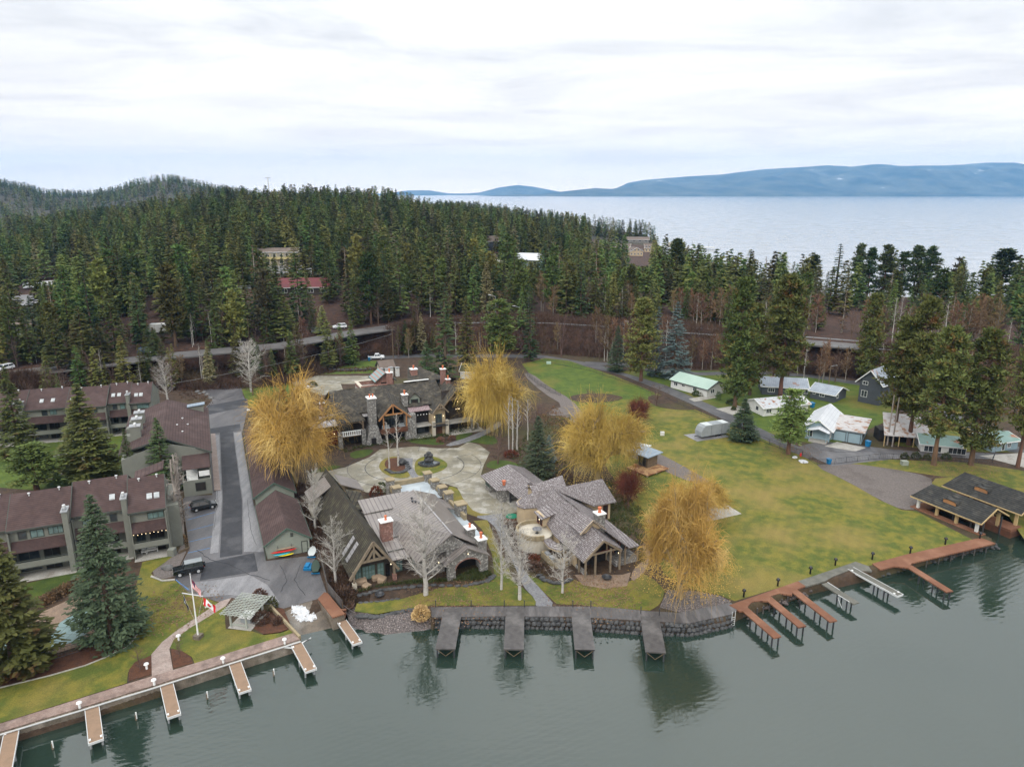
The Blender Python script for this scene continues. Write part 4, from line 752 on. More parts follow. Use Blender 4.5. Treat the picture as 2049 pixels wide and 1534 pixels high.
def cover(label,pix,n,h,m,sz=.3):
    P=[G(*p) for p in pix]; xs=[p[0] for p in P]; ys_=[p[1] for p in P]; g=RNG; out=[]
    def inside(x,y):
        c=False; j=len(P)-1
        for i in range(len(P)):
            if (P[i][1]>y)!=(P[j][1]>y) and x<(P[j][0]-P[i][0])*(y-P[i][1])/(P[j][1]-P[i][1])+P[i][0]: c=not c
            j=i
        return c
    while len(out)<n:
        x,y=g.uniform(min(xs),max(xs)),g.uniform(min(ys_),max(ys_))
        if inside(x,y) and g.uniform()<.35+.65*(math.sin(x*1.1)*math.cos(y*1.3)>-.2): out.append((x,y,1.32))
    A_=np.array(out); rep=4; Q_=np.repeat(A_,rep,0)+g.normal(0,.12,(n*rep,3))*np.array([1,1,.2]); d=nrm(np.stack([g.normal(0,.7,n*rep),g.normal(0,.7,n*rep),np.ones(n*rep)],-1)); V,Q=cards(Q_,d,h*g.uniform(.4,1.2,n*rep),.1,g,flat=3)
    o=npmesh('ground_cover',V,Q,m,tint=np.repeat(g.uniform(0,1,n),rep*4)); o['kind']='stuff'; o['label']=label
for a in (('low dark planting in front of the lakeside lodge',[(714,1185),(760,1172),(860,1165),(960,1160),(985,1150),(965,1135),(900,1160),(800,1165),(725,1180)],900,.5,'shrub_leaf'),('low brown shrubs along the shed yard fence',[(650,1110),(685,1120),(712,1175),(706,1212),(690,1218),(668,1190)],700,.6,'brush'),
 ('garden plants between slate path and guest house',[(1012,1045),(1050,1040),(1060,1070),(1070,1120),(1130,1150),(1090,1155),(1045,1135),(1020,1085)],800,.5,'brush'),('rough grass and leaves between the lane and the birch clump',[(1010,900),(1100,840),(1140,830),(1190,880),(1160,930),(1100,960),(1040,940)],1500,.4,'shrub_leaf'),
 ('dark planting along the foot of the main house',[(690,905),(760,890),(870,878),(950,862),(1000,840),(990,830),(940,850),(860,868),(750,885),(680,900)],1000,.5,'shrub_leaf'),('undergrowth between the long garage and the lodge roof',[(560,960),(640,975),(640,1060),(650,1110),(625,1100),(590,1010)],1200,.8,'brush'),
 ('leaf litter and scrub behind the guest house',[(1110,980),(1230,960),(1300,1040),(1290,1130),(1240,1080),(1160,1000)],1600,.45,'shrub_leaf'),('bare scrub behind the far apartment row',[(-100,800),(100,785),(300,762),(380,752),(370,770),(240,790),(0,820),(-100,830)],1400,1.,'brush'),
 ('weeds on the bare slope by the parking lane',[(350,770),(385,770),(420,800),(430,812),(400,812),(360,795)],260,.4,'brush'),('leaves and bare twigs beside the gravel lane',[(1075,830),(1110,812),(1150,850),(1200,905),(1180,925),(1120,880)],700,.4,'rust_leaf'),
 ('shrubs in the estate garden behind the gatehouse',[(600,744),(700,736),(780,735),(800,745),(700,744),(620,750)],700,.7,'brush')): cover(*a)

def litter_leaves(label,pix,n,m):
    P=[G(*p) for p in pix]; g=RNG; cx=sum(p[0] for p in P)/len(P); cy=sum(p[1] for p in P)/len(P); r=max(math.hypot(p[0]-cx,p[1]-cy) for p in P)
    a=g.uniform(0,6.283,n); q=r*np.sqrt(g.uniform(0,1,n))*g.uniform(.5,1,n); c=np.stack([cx+q*np.cos(a),cy+q*np.sin(a),np.full(n,1.39)],-1); V,Q=cards(c,nrm(np.stack([g.normal(0,1,n),g.normal(0,1,n),g.normal(0,.15,n)],-1)),.16,.14,g,taper=.8,flat=.2)
    o=npmesh('fallen_leaves',V,Q,m,tint=np.repeat(g.uniform(0,1,n),4)); o['kind']='stuff'; o['label']=label
for a in (('yellow fallen leaves on the grass round the bank willow',[(1250,1150),(1470,1190),(1400,1100)],1800,'willow_leaf'),('fallen leaves on the grass by the middle willow',[(1120,930),(1300,960),(1200,1000)],1500,'willow_leaf'),('leaf litter under the pine at the fence corner',[(1530,910),(1640,920),(1580,880)],900,'rust_leaf'),('scattered leaves on the lawn in front of the guest house',[(1080,1195),(1300,1200),(1200,1180)],1500,'rust_leaf'),('scattered leaves on the lodge lawn',[(800,1205),(1040,1190),(900,1185)],1300,'rust_leaf'),('leaf litter under the tall pines at the right',[(1800,935),(2000,940),(1900,915)],1600,'rust_leaf'),('scattered leaves on the lawn by the garden path',[(280,1240),(440,1230),(330,1180)],1000,'rust_leaf')): litter_leaves(*a)
# ------------------------------------------------ building kit
mat('shingle',(.076,.048,.044),(.052,.034,.032),1.1,det=8,c3=(.092,.062,.058),sc3=.25,lines=[('Z',.17,.025,(.035,.02,.019))],rough=.95)
mat('shake',(.075,.066,.052),(.034,.031,.027),1.6,det=10,c3=(.12,.105,.078),sc3=.7,lines=[('Z',.2,.05,(.02,.018,.016))],bump=.06,bsc=2)
mat('shake_dark',(.04,.04,.037),(.02,.02,.019),1.6,det=9,c3=(.065,.062,.055),sc3=.7,lines=[('Z',.2,.05,(.012,.012,.012))])
mat('thatch',(.062,.053,.036),(.034,.029,.023),1.,det=9,c3=(.085,.08,.05),sc3=.9,lines=[('Z',.22,.06,(.022,.019,.016))],bump=.08,bsc=2)
mat('tile_grey',(.2,.178,.178),(.13,.108,.108),5,c3=(.33,.31,.31),sc3=4,det=4,thr3=(.5,.6),lines=[('Z',.17,.04,(.055,.044,.044)),('Y',.34,.03,(.07,.058,.058))],rough=.6)
mat('metal_x',(.21,.185,.17),(.17,.15,.14),.4,rough=.4,spec=.6,lines=[('X',.7,.15,(.1,.086,.08))],metal=.0)
mat('metal_y',(.21,.185,.17),(.17,.15,.14),.4,rough=.4,spec=.6,lines=[('Y',.7,.15,(.1,.086,.08))],metal=.0)
mat('zinc_x',(.32,.31,.31),(.26,.25,.26),.5,rough=.35,lines=[('X',.45,.06,(.14,.13,.13))])
mat('copper',(.2,.13,.13),(.3,.24,.25),2.5,rough=.35,lines=[('X',.4,.04,(.1,.06,.06))])
mat('striped',(.2,.3,.3),(.17,.25,.26),.6,lines=[('X',.7,.3,(.3,.17,.14))],rough=.5)
mat('siding',(.2,.205,.175),(.175,.18,.155),.8,det=6,lines=[('Z',.2,.03,(.1,.103,.088))])
mat('siding_green',(.26,.285,.24),(.23,.25,.21),.8,det=6,lines=[('Z',.2,.03,(.14,.155,.13))])
mat('trim_dark',(.07,.078,.068),(.055,.06,.052),1)
mat('trim_green',(.07,.11,.085),(.06,.09,.07),1)
mat('glass',(.022,.028,.032),(.05,.06,.068),.7,rough=.06,spec=.8)
mat('glass_teal',(.16,.24,.23),(.09,.14,.14),1.2,rough=.1,spec=.8)
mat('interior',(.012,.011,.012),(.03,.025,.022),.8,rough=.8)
mat('curtain',(.42,.44,.44),(.3,.32,.33),2,rough=.7)
mat('timber',(.17,.125,.08),(.11,.08,.055),1.5,det=7,stretch=(1,1,3))
mat('timber_orange',(.34,.17,.07),(.24,.12,.055),1.2,det=6)
mat('timber_brown',(.12,.05,.028),(.08,.038,.024),1.2)
mat('log',(.24,.19,.13),(.15,.12,.09),1.5,det=7)
mat('stone',(.2,.19,.175),(.11,.105,.1),2.3,det=3,c3=(.34,.33,.31),sc3=3,thr3=(.54,.6),bump=.05,bsc=4)
mat('brick',(.23,.1,.075),(.16,.075,.06),2.5,c3=(.33,.19,.15),sc3=4,thr3=(.55,.62),lines=[('Z',.12,.02,(.26,.22,.2))])
mat('stucco',(.46,.36,.23),(.38,.3,.2),.9,det=7)
mat('stucco_pale',(.5,.46,.38),(.42,.38,.31),.9,det=7)
mat('red_panel',(.11,.018,.012),(.08,.015,.012),1,rough=.5)
mat('dark_wood',(.035,.028,.024),(.06,.048,.04),1.2,det=6)
mat('clay_pot',(.55,.17,.08),(.44,.13,.07),2)
mat('cap_stone',(.3,.24,.15),(.23,.19,.12),1.5)
mat('membrane',(.42,.47,.5),(.3,.34,.37),.35,rough=.4,det=7)
mat('rust_roof',(.5,.52,.54),(.42,.44,.47),.6,rough=.45,c3=(.28,.13,.07),sc3=.9,thr3=(.56,.64),stretch=(1,1,1),lines=[('X',.7,.03,(.3,.3,.31))])
mat('roof_white',(.6,.62,.64),(.52,.54,.57),.4,rough=.4,lines=[('X',.6,.04,(.36,.38,.41))])
mat('roof_rustflat',(.48,.46,.45),(.4,.39,.39),.7,c3=(.27,.15,.09),sc3=.8,thr3=(.52,.64),rough=.6)
mat('roof_mint',(.36,.47,.4),(.31,.42,.36),.4,rough=.4,lines=[('X',.6,.03,(.22,.36,.3))])
mat('roof_teal',(.2,.3,.27),(.15,.24,.21),.5,rough=.5,c3=(.28,.12,.06),sc3=.3,thr3=(.56,.6),lines=[('X',.6,.03,(.14,.25,.22))])
mat('roof_blue',(.3,.34,.39),(.22,.25,.29),.6,rough=.45,c3=(.24,.15,.12),sc3=.25,thr3=(.58,.64),lines=[('X',.5,.05,(.17,.19,.23))])
mat('roof_solar',(.16,.21,.26),(.22,.28,.34),.8,rough=.4,lines=[('X',1.,.05,(.35,.36,.37)),('Y',.6,.04,(.35,.36,.37))])
mat('roof_red',(.13,.022,.024),(.1,.02,.022),.5,rough=.5)
mat('roof_tan',(.16,.125,.105),(.12,.095,.08),.5)
mat('moss_roof',(.09,.085,.03),(.06,.055,.025),.7)
mat('wall_white',(.6,.6,.57),(.52,.52,.5),.5,det=6)
mat('wall_grey',(.085,.095,.11),(.07,.08,.09),.6,lines=[('Z',.22,.03,(.045,.05,.06))])
mat('wall_lightblue',(.25,.34,.38),(.22,.3,.34),.6,lines=[('Z',.22,.02,(.17,.23,.26))])
mat('wall_yellow',(.5,.42,.2),(.44,.37,.18),.6)
mat('wall_beige',(.33,.3,.25),(.28,.26,.22),.6)
mat('dock_grey',(.085,.078,.075),(.05,.045,.044),1.5,det=6,c3=(.13,.12,.115),sc3=.5,lines=[('Y',.16,.02,(.022,.02,.02))],rough=.5,spec=.5)
mat('boardwalk',(.085,.076,.073),(.048,.043,.042),.8,det=7,world=True,c3=(.13,.12,.118),sc3=.3,rough=.45,spec=.5,stretch=(3,.6,1))
mat('dock_red',(.2,.09,.05),(.15,.068,.04),.8,det=6,lines=[('Y',.16,.03,(.1,.045,.03))],c3=(.25,.125,.075),sc3=.4)
mat('dock_tan',(.27,.18,.12),(.22,.15,.1),1.5,lines=[('Y',.14,.02,(.16,.11,.08))])
mat('dock_old',(.15,.145,.125),(.1,.1,.085),1.2,det=8,lines=[('Y',.16,.02,(.06,.06,.05))])
mat('steel_dark',(.03,.032,.036),(.045,.045,.05),1,rough=.4,spec=.5)
mat('steel',(.3,.31,.32),(.24,.25,.26),1,rough=.35,spec=.6)
mat('black_paint',(.008,.008,.009),rough=.25,spec=.6)
mat('rubber',(.012,.012,.013),rough=.8)
mat('fabric_tan',(.34,.25,.17),(.27,.2,.14),1.5,bump=.03)
mat('fabric_grey',(.27,.29,.3),(.22,.24,.25),.7,bump=.06,bsc=1.5,det=6)
mat('fabric_pale',(.5,.53,.52),(.42,.45,.45),.7,bump=.04,bsc=1.5)
mat('red_gel',(.55,.02,.015),rough=.3); mat('blue_plastic',(.01,.16,.34),(.008,.12,.27),2,rough=.4); mat('cyan_gel',(.03,.4,.5),rough=.3); mat('yellow_gel',(.75,.6,.02),rough=.3); mat('green_dark',(.03,.05,.035),rough=.6)
mat('light_wood',(.4,.25,.12),(.3,.17,.08),1.2,det=5,lines=[('Y',.14,.02,(.14,.08,.045))],c3=(.18,.08,.04),sc3=.6,thr3=(.5,.6))
mat('post_cream',(.45,.33,.16),(.36,.26,.14),1.2); mat('navy',(.01,.015,.05),rough=.6); mat('flag_red',(.55,.02,.03),rough=.7); mat('pergola',(.36,.38,.34),(.3,.32,.29),1.2)
glow('bulb',(1,.75,.4),2.5); glow('lit_room',(1,.75,.4),.8)
def W(mb): return mb
def window(par,face,d,u0,u1,z0,z1,fr='trim_dark',gl='glass',mu=1,mv=0,name='window'):
    """face '-y' looks towards -y at y=d ... ; frame > pane"""
    o=MB(); t=.09; e=.07
    def B(a,b_,c,dd,pr):
        s=-1 if face[0]=='-' else 1; lo,hi=sorted((d+s*.012,d+s*pr))
        (o if pr>.04 else gp_).box(*((a,b_,lo,hi) if face[1]=='y' else (lo,hi,a,b_)),c,dd)
    gp_=MB(); B(u0-t,u0,z0-t,z1+t,e); B(u1,u1+t,z0-t,z1+t,e); B(u0,u1,z1,z1+t,e); B(u0,u1,z0-t,z0,e)
    for i in range(1,mu+1):
        c=u0+(u1-u0)*i/(mu+1); B(c-.03,c+.03,z0,z1,e)
    for i in range(1,mv+1):
        c=z0+(z1-z0)*i/(mv+1); B(u0,u1,c-.02,c+.02,e-.01)
    B(u0,u1,z0,z1,.02)
    w_=o.build(name,fr,par); gp_.build('pane',gl,w_); return w_
def chimney(par,x,y,wx,wy,z0,z1,m='stone',cap='white_paint',pots=1,pm='clay_pot',ps=.13,ph=.6):
    mb=MB(); mb.box(x-wx/2,x+wx/2,y-wy/2,y+wy/2,z0,z1); mb.box(x-wx/2-.04,x+wx/2+.04,y-wy/2-.04,y+wy/2+.04,z1-.35,z1-.2); c=mb.build('chimney',m,par)
    mb=MB(); mb.box(x-wx/2-.14,x+wx/2+.14,y-wy/2-.14,y+wy/2+.14,z1+.003,z1+.14); mb.build('cap',cap,c)
    for i in range(pots):
        o=MB(); px=x+(i-(pots-1)/2)*wx*.45; o.lathe([(ps*1.25,z1+.14),(ps*1.2,z1+.24),(ps,z1+.26),(ps*.95,z1+.14+ph*.7),(ps*1.25,z1+.14+ph*.75),(ps*1.2,z1+.14+ph)],10,(px,y)); o.build('chimney_pot',pm,c)
    return c
def vents(par,lst,m='white_metal'):
    for x,y,z in lst: o=MB(); o.lathe([(.09,z-.3),(.09,z+.25),(.2,z+.26),(.2,z+.36),(.06,z+.42)],8,(x,y)); o.build('roof_vent',m,par)
def skylight(par,x,y,z,w_,l,sl,axis='y'):
    """pane lying in a roof plane rising sl per metre along +y"""
    o=MB(); h=l/2; P=[(x-w_/2,y-h,z-sl*h+.16),(x+w_/2,y-h,z-sl*h+.16),(x+w_/2,y+h,z+sl*h+.16),(x-w_/2,y+h,z+sl*h+.16)]; o.slab(P,.2); o.build('skylight','curtain',par)
def gable(par,x0,x1,y0,y1,ze,zr,ax,roof,wall,z0=1.3,ohe=.5,ohg=.5,t=.16,hip=(0,0),walls=True,trim='trim_dark'):
    """gable/hip body with ridge along ax; ohe eaves / ohg gable overhang"""
    if walls:
        w_=MB(); w_.box(x0,x1,y0,y1,z0,ze)
        if ax=='x':
            ym=(y0+y1)/2
            for xx,hp in ((x0,hip[0]),(x1,hip[1])):
                if not hp: s=.1 if xx==x0 else -.1; w_.add([(xx,y0,ze),(xx,y1,ze),(xx,ym,zr),(xx+s,y0,ze),(xx+s,y1,ze),(xx+s,ym,zr)],[(0,1,2),(3,5,4),(0,2,5,3),(1,4,5,2)])
        else:
            xm=(x0+x1)/2
            for yy,hp in ((y0,hip[0]),(y1,hip[1])):
                if not hp: s=.1 if yy==y0 else -.1; w_.add([(x0,yy,ze),(x1,yy,ze),(xm,yy,zr),(x0,yy+s,ze),(x1,yy+s,ze),(xm,yy+s,zr)],[(0,1,2),(3,5,4),(0,2,5,3),(1,4,5,2)])
        w_.build('wall',wall,par)
    r=MB(); 
    if ax=='x': hw=(y1-y0)/2; sl=(zr-ze)/hw; ym=(y0+y1)/2; zo=ze-sl*ohe+.12; zt=zr+.12; a=x0-ohg; b=x1+ohg; ha,hb=hip[0],hip[1]
    else: hw=(x1-x0)/2; sl=(zr-ze)/hw; ym=(x0+x1)/2; zo=ze-sl*ohe+.12; zt=zr+.12; a=y0-ohg; b=y1+ohg; ha,hb=hip
    c0=(y0 if ax=='x' else x0)-ohe; c1=(y1 if ax=='x' else x1)+ohe
    def P(l,c,z): return (l,c,z) if ax=='x' else (c,l,z)
    ra=a+ha; rb=b-hb
    def S(p):
        v=Vector(p[1])-Vector(p[0]); n_=v.cross(Vector(p[2])-Vector(p[0])); r.slab(p if n_.z>0 else p[::-1],t)
    S([P(a,c0,zo),P(b,c0,zo),P(rb,ym,zt),P(ra,ym,zt)]); S([P(b,c1,zo),P(a,c1,zo),P(ra,ym,zt),P(rb,ym,zt)])
    if ha: S([P(a,c1,zo),P(a,c0,zo),P(ra,ym,zt)])
    if hb: S([P(b,c0,zo),P(b,c1,zo),P(rb,ym,zt)])
    ro=r.build('roof',roof,par)
    f=MB()
    for l,h in ((a,ha),(b,hb)):
        if not h:
            for c in (c0,c1): f.bar(P(l,c,zo-.1),P(l,ym,zt-.1),.1,.24)
    for c in (c0,c1): f.bar(P(a,c,zo-.09),P(b,c,zo-.09),.1,.2)
    f.build('fascia',trim,ro); return ro
def world_of(o,x,y,z=0):
    a=o.rotation_euler[2]; return (o.location.x+math.cos(a)*x-math.sin(a)*y,o.location.y+math.sin(a)*x+math.cos(a)*y,o.location.z+z)
# ------------------------------------------------ stepped apartment rows
def condo(label,loc,rot,units,full=True):
    t=thing('apartment_row',label,'building',(*loc,0),rot)
    for ui,(x0,x1,yo,ze,chim,wins,sk) in enumerate(units):
        zr=ze+3.; yb_=yo+12; yr=yo+6.
        w_=MB(); w_.box(x0,x1,yo+1.9,yb_,1.3,3.05); w_.box(x0,x1,yo+1.9,yb_,3.1,5.85); w_.box(x0,x1,yo+.5,yb_,5.9,ze)
        w_.add([(x0,yo+.5,ze),(x0,yb_,ze),(x0,yr,zr),(x0+.1,yo+.5,ze),(x0+.1,yb_,ze),(x0+.1,yr,zr)],[(0,1,2),(3,5,4),(0,2,5,3),(1,4,5,2)])
        w_.add([(x1-.1,yo+.5,ze),(x1-.1,yb_,ze),(x1-.1,yr,zr),(x1,yo+.5,ze),(x1,yb_,ze),(x1,yr,zr)],[(0,1,2),(3,5,4),(0,2,5,3),(1,4,5,2)])
        w_.box(x0+.01,x0+.16,yo-.25,yo+1.9,1.3,ze-.6); w_.box(x1-.16,x1-.01,yo-.25,yo+1.9,1.3,ze-.6); w_.build('wall','siding',t)
        r=MB(); sl=(zr-ze)/(yr-yo-.5); zo=ze-sl*.55+.12
        r.slab([(x0-.08,yo-.05,zo),(x1+.08,yo-.05,zo),(x1+.08,yr,zr+.12),(x0-.08,yr,zr+.12)],.16); r.slab([(x1+.08,yb_+.4,zo),(x0-.08,yb_+.4,zo),(x0-.08,yr,zr+.12),(x1+.08,yr,zr+.12)],.16)
        ro=r.build('roof','shingle',t); f=MB(); f.bar((x0-.1,yo-.07,zo-.1),(x1+.1,yo-.07,zo-.1),.08,.24); f.bar((x0-.1,yo,zo-.1),(x0-.1,yr,zr+.02),.1,.22); f.bar((x1+.1,yo,zo-.1),(x1+.1,yr,zr+.02),.1,.22); f.build('fascia','trim_dark',ro)
        k=MB(); k.slab([(x0+.17,yo-.35,5.75),(x1-.17,yo-.35,5.75),(x1-.17,yo+.5,7.1),(x0+.17,yo+.5,7.1)],.12); k.bar((x0+.17,yo-.36,5.66),(x1-.17,yo-.36,5.66),.06,.16); k.build('skirt_roof','shingle',t)
        b_=MB(); b_.box(x0+.17,x1-.17,yo-.15,yo+1.9,2.95,3.1); bo=b_.build('balcony','trim_dark',t)
        p=MB(); p.box(x0+.17,x1-.17,yo-.22,yo-.1,3.1,3.95); p.build('parapet','siding',bo); p=MB(); p.box(x0+.17,x1-.17,yo-.2,yo-.12,4.15,4.22); n_=int(x1-x0)
        for i in range(n_+1): xx=x0+.25+(x1-x0-.5)*i/max(1,n_); p.box(xx-.03,xx+.03,yo-.19,yo-.13,3.95,4.15)
        p.build('railing','trim_dark',bo)
        pt=MB(); pt.box(x0,x1,yo-.9,yo+1.9,1.2,1.36); pt.build('patio','concrete',t)
        for fl in (1.4,3.15):
            m_=(x0+x1)/2
            window(t,'-y',yo+1.9,m_-.2,m_+1.7,fl+.05,fl+2.,mu=1,name='sliding_door',gl='interior'); window(t,'-y',yo+1.9,x0+.5,m_-.9,fl+.3,fl+1.7,mu=1)
        for a,b2,zz0,zz1,mu in wins: window(t,'-y',yo+.5,x0+a,x0+b2,zz0,zz1,mu=mu,gl='glass' if (ui+int(a))%2 else 'glass_teal')
        if chim is not None:
            cx=x0+chim; c=MB(); c.box(cx-.35,cx+.35,yo-.45,yo+.5,1.3,ze+1.55); c.box(cx-.35,cx+.35,yo+.5,yo+1.6,ze-.5,ze+1.55); co=c.build('chimney','siding',t)
            c=MB(); c.box(cx-.45,cx+.45,yo-.55,yo+1.7,ze+1.553,ze+1.72); c.box(cx-.22,cx+.22,yo-.1,yo+.8,ze+1.72,ze+2.0); c.build('cap','steel',co); c=MB(); c.lathe([(.17,ze+2.),(.17,ze+2.3),(.25,ze+2.32),(.2,ze+2.45)],8,(cx,yo+.35)); c.build('flue','white_metal',co)
        for a in sk: skylight(t,x0+a,yo+2.3,ze+.12+sl*1.8,.75,.85,sl)
        vents(t,[(x0+(x1-x0)*.3,yr-.7,zr-.2),(x0+(x1-x0)*.8,yr-.4,zr)])
    return t
near=condo('near row of sage-sided apartments with brown shingle roofs, beside the covered pool',(-69.33,91.0),23.8,[
 (-16,-9,-1,9.2,.4,[(1,3,7.3,8.3,1),(4,6,7.3,8.3,1)],[]),(-9,-1.6,1,9.2,.4,[(1,3,7.3,8.3,1),(4,6,7.3,8.3,1)],[]),
 (-1.6,6.0,.6,9.2,7.25,[(1.2,2.1,7.35,8.4,0),(2.7,4.2,7.35,8.4,1),(4.9,6.6,7.45,8.5,2)],[]),(6.1,13.4,1.9,9.3,7.,[(1.3,2.6,7.5,8.5,1),(4.9,5.7,7.3,8.4,0)],[5.3]),(13.6,18.6,.5,9.1,None,[(2.5,4.6,7.4,8.3,2)],[2.9,3.9])])
wx,wy,wz=0,0,0
mb=MB(); mb.box(18.62,20.3,2.6,12,1.3,8.3); mb.box(18.61,18.75,.4,12.4,1.3,9.0); mb.build('stair_tower','siding',near)
mb=MB(); mb.slab([(14.2,8.0,11.3),(18.5,8.3,12.5),(18.5,12,12.5),(14.2,12,11.3)],.2); mb.build('dormer_roof','shingle',near)
for i in range(10): # string of lit bulbs under the balcony roof
    pass
mb=MB()
for i in range(9): a=13.9+i*.55; mb.lathe([(.02,5.3-.12*math.sin(i*1.3)**2),(.06,5.34-.12*math.sin(i*1.3)**2),(.02,5.42-.12*math.sin(i*1.3)**2)],6,(a,.45))
mb.build('string_lights','bulb',near)
farr=condo('far row of sage-sided apartments behind the courtyard firs, in line with the bank road',(-110.6,147.3),17.6,[
 (-14,-6,1,9,.4,[(1,3,7.2,8.3,1)],[3.]),(-6,3.8,0,9.,9.4,[(1.5,3.6,7.3,8.4,1),(6,7.4,7.2,8.3,1)],[1.6,7.8]),(3.9,12.0,.2,9.,None,[(3.2,4.2,7.3,8.4,0),(4.8,6,7.4,8.4,1)],[3.,5.2]),(12.1,20,-.6,8.9,None,[(1,2.2,7.3,8.3,1),(4,6,7.3,8.3,1)],[.9,2.1]),(20.1,24.6,.6,9.,4.3,[(1,1.8,7.3,8.4,0),(2.5,3.4,7.3,8.4,0)],[1.,2.2]),(24.7,29.0,0,8.8,None,[(1.5,3.8,7.2,8.3,1)],[1.2,2.2])])
# gabled apartment block (ridge along the lane)
t=thing('apartment_block','gabled brown-roofed apartment block along the left side of the parking lane','building',(-57.1,126.2,0),113.5)
mb=MB(); mb.box(.9,30.5,.5,14.9,1.3,7.9); mb.add([(.9,.5,7.9),(.9,14.9,7.9),(.9,7.8,10.3),(1.,.5,7.9),(1.,14.9,7.9),(1.,7.8,10.3)],[(0,2,1),(3,4,5),(0,3,5,2),(1,2,5,4)]); mb.build('wall','siding',t)
mb=MB(); mb.slab([(0,-.3,7.7),(31,-.3,7.7),(31,7.8,10.6),(-.3+3.2,7.8,10.6)][::-1],.18); mb.slab([(5,15.7,7.7),(31,15.7,7.7),(31,7.8,10.6),(2.9,7.8,10.6)],.18); ro=mb.build('roof','shingle',t)
mb=MB(); mb.bar((0,-.3,7.6),(2.9,7.8,10.5),.12,.3); mb.bar((2.9,7.8,10.5),(5,15.7,7.6),.12,.3); mb.bar((0,-.34,7.55),(31,-.34,7.55),.1,.26); mb.bar((5,15.7,7.55),(31,15.7,7.55),.1,.26); mb.build('fascia','trim_dark',ro)
for x,y in ((11,12.9),(16,12.9),(20.5,12.7)):
    c=MB(); c.box(x-.9,x+.9,y-.9,y+.9,7.8,11.2); c.box(x-.9,x+.9,y+.9,y+2,7.3,9.5); co=c.build('chimney','siding',t); c=MB(); c.box(x-1,x+1,y-1,y+1,11.203,11.35); c.build('cap','steel',co)
    for k in (-.45,.45): c=MB(); c.lathe([(.17,11.35),(.17,11.6),(.27,11.62),(.2,11.75)],8,(x+k,y)); c.build('flue','white_metal',co)
c=MB(); c.box(26.8,28.2,.6,3.6,7.6,9.5); co=c.build('dormer','siding',t); c=MB(); c.slab([(26.5,.3,9.9),(28.5,.3,9.9),(28.5,3.9,9.6),(26.5,3.9,9.6)],.15); c.build('dormer_roof','roof_solar',co)
vents(t,[(9,4.6,9.3),(13,5.6,9.6),(14.5,3.7,9),(18,4.7,9.4)])
mb=MB(); mb.slab([(-3.2,.2,6.0),(-3.2,4.9,6.0),(.9,4.9,7.3),(.9,.2,7.3)],.15); mb.build('stair_roof','shingle',t)
mb=MB(); mb.box(-4.8,-4.6,.2,5.0,1.3,4.3); mb.box(-4.6,.9,.2,.35,1.3,4.3); mb.box(-4.6,.9,4.85,5.,1.3,4.3); mb.box(-4.6,.9,.4,4.8,2.6,2.7); st=mb.build('stair_wall','siding',t)
window(t,'-x',-4.8,1.3,2.9,2.2,3.7,gl='interior',mu=0); window(t,'-x',.9,1.,2.8,4.6,6.2,gl='glass_teal',mu=1)
mb=MB(); 
for i in range(9): mb.box(-.2-i*.3,.1-i*.3,2.6,4.4,2.7+.0,4.9-i*.25)
mb.bar((-3,2.5,3.6),(.3,2.5,6.2),.08,.1); mb.box(-3.2,-3.1,.4,2.2,4.3,5.3); mb.build('stair','white_paint',t)
mb=MB(); mb.box(-4,31,-1.15,-.05,1.3,1.45); mb.build('walkway','path_brick',t)
# carport garages of the parking lane
def siding_garage(name,label,loc,rot,x1,y1,ze,zr,doors):
    t=thing(name,label,'garage',(*loc,0),rot); gable(t,.4,x1-.4,.4,y1-.4,ze,zr,'y','shingle','siding_green',trim='trim_green',ohe=.4,ohg=.4); return t
dE=siding_garage('boat_shed','sage-sided shed with brown roof and kayaks hung on its gable wall',(-37.3,96.6),23.9,7.1,15.6,3.8,5.9,0)
mb=MB(); mb.bar((5.5,.38,1.3),(5.5,.38,3.2),.08,.08); mb.bar((6.4,.38,1.3),(6.4,.38,3.2),.08,.08); mb.bar((5.5,.38,3.2),(6.4,.38,3.2),.08,.08); mb.box(5.55,6.35,.34,.4,1.32,3.15); d_=mb.build('door','trim_dark',dE); mb=MB(); mb.box(5.6,6.3,.31,.34,1.36,3.1); mb.build('door_leaf','siding_green',d_)
mb=MB(); mb.box(4.0,4.4,.33,.42,4.3,4.9); mb.build('vent_louvre','trim_dark',dE); mb=MB(); mb.tube((.15,.1,1.3),(.15,.1,3.6),.05); mb.tube((.15,.1,3.55),(.1,-.0,3.7),.05); mb.build('downpipe','trim_green',dE)
mb=MB(); mb.bar((2,.3,2.1),(2,.3,3.2),.05,.05); mb.bar((4,.3,2.1),(4,.3,3.2),.05,.05); mb.bar((2,.0,2.3),(2,.4,2.3),.05,.05); mb.bar((4,.0,2.3),(4,.4,2.3),.05,.05); mb.build('kayak_rack','steel_dark',dE)
def hull(label,m,cat,parent_thing,x,y,z,L,wd,ht,rot=0,name='kayak',flat=False):
    w_=world_of(parent_thing,x,y,z); t=MB(); n=14; k=8; vs=[];fs=[]
    for i in range(n+1):
        s=-1+2*i/n; r=(1-abs(s)**2.4)**.8; r=max(r,.03)
        for j in range(k): a=6.283*j/k; vs.append((s*L/2,math.cos(a)*wd/2*r,math.sin(a)*ht/2*(r if not flat else .6+.4*r)+abs(s)**3*ht*.4))
    for i in range(n):
        for j in range(k): fs.append((i*k+j,i*k+(j+1)%k,(i+1)*k+(j+1)%k,(i+1)*k+j))
    fs+=[tuple(range(k))[::-1],tuple(range(n*k,n*k+k))]; t.add(vs,fs); o=t.build(name,m); o.location=w_; o.rotation_euler=(0,0,parent_thing.rotation_euler[2]+R(rot)); return tag(o,label,cat)
hull('cream paddle board lying on top of the red kayak on the shed wall','fabric_tan','paddle board',dE,3.1,-.0,2.75,3.1,.45,.12,name='paddle_board')
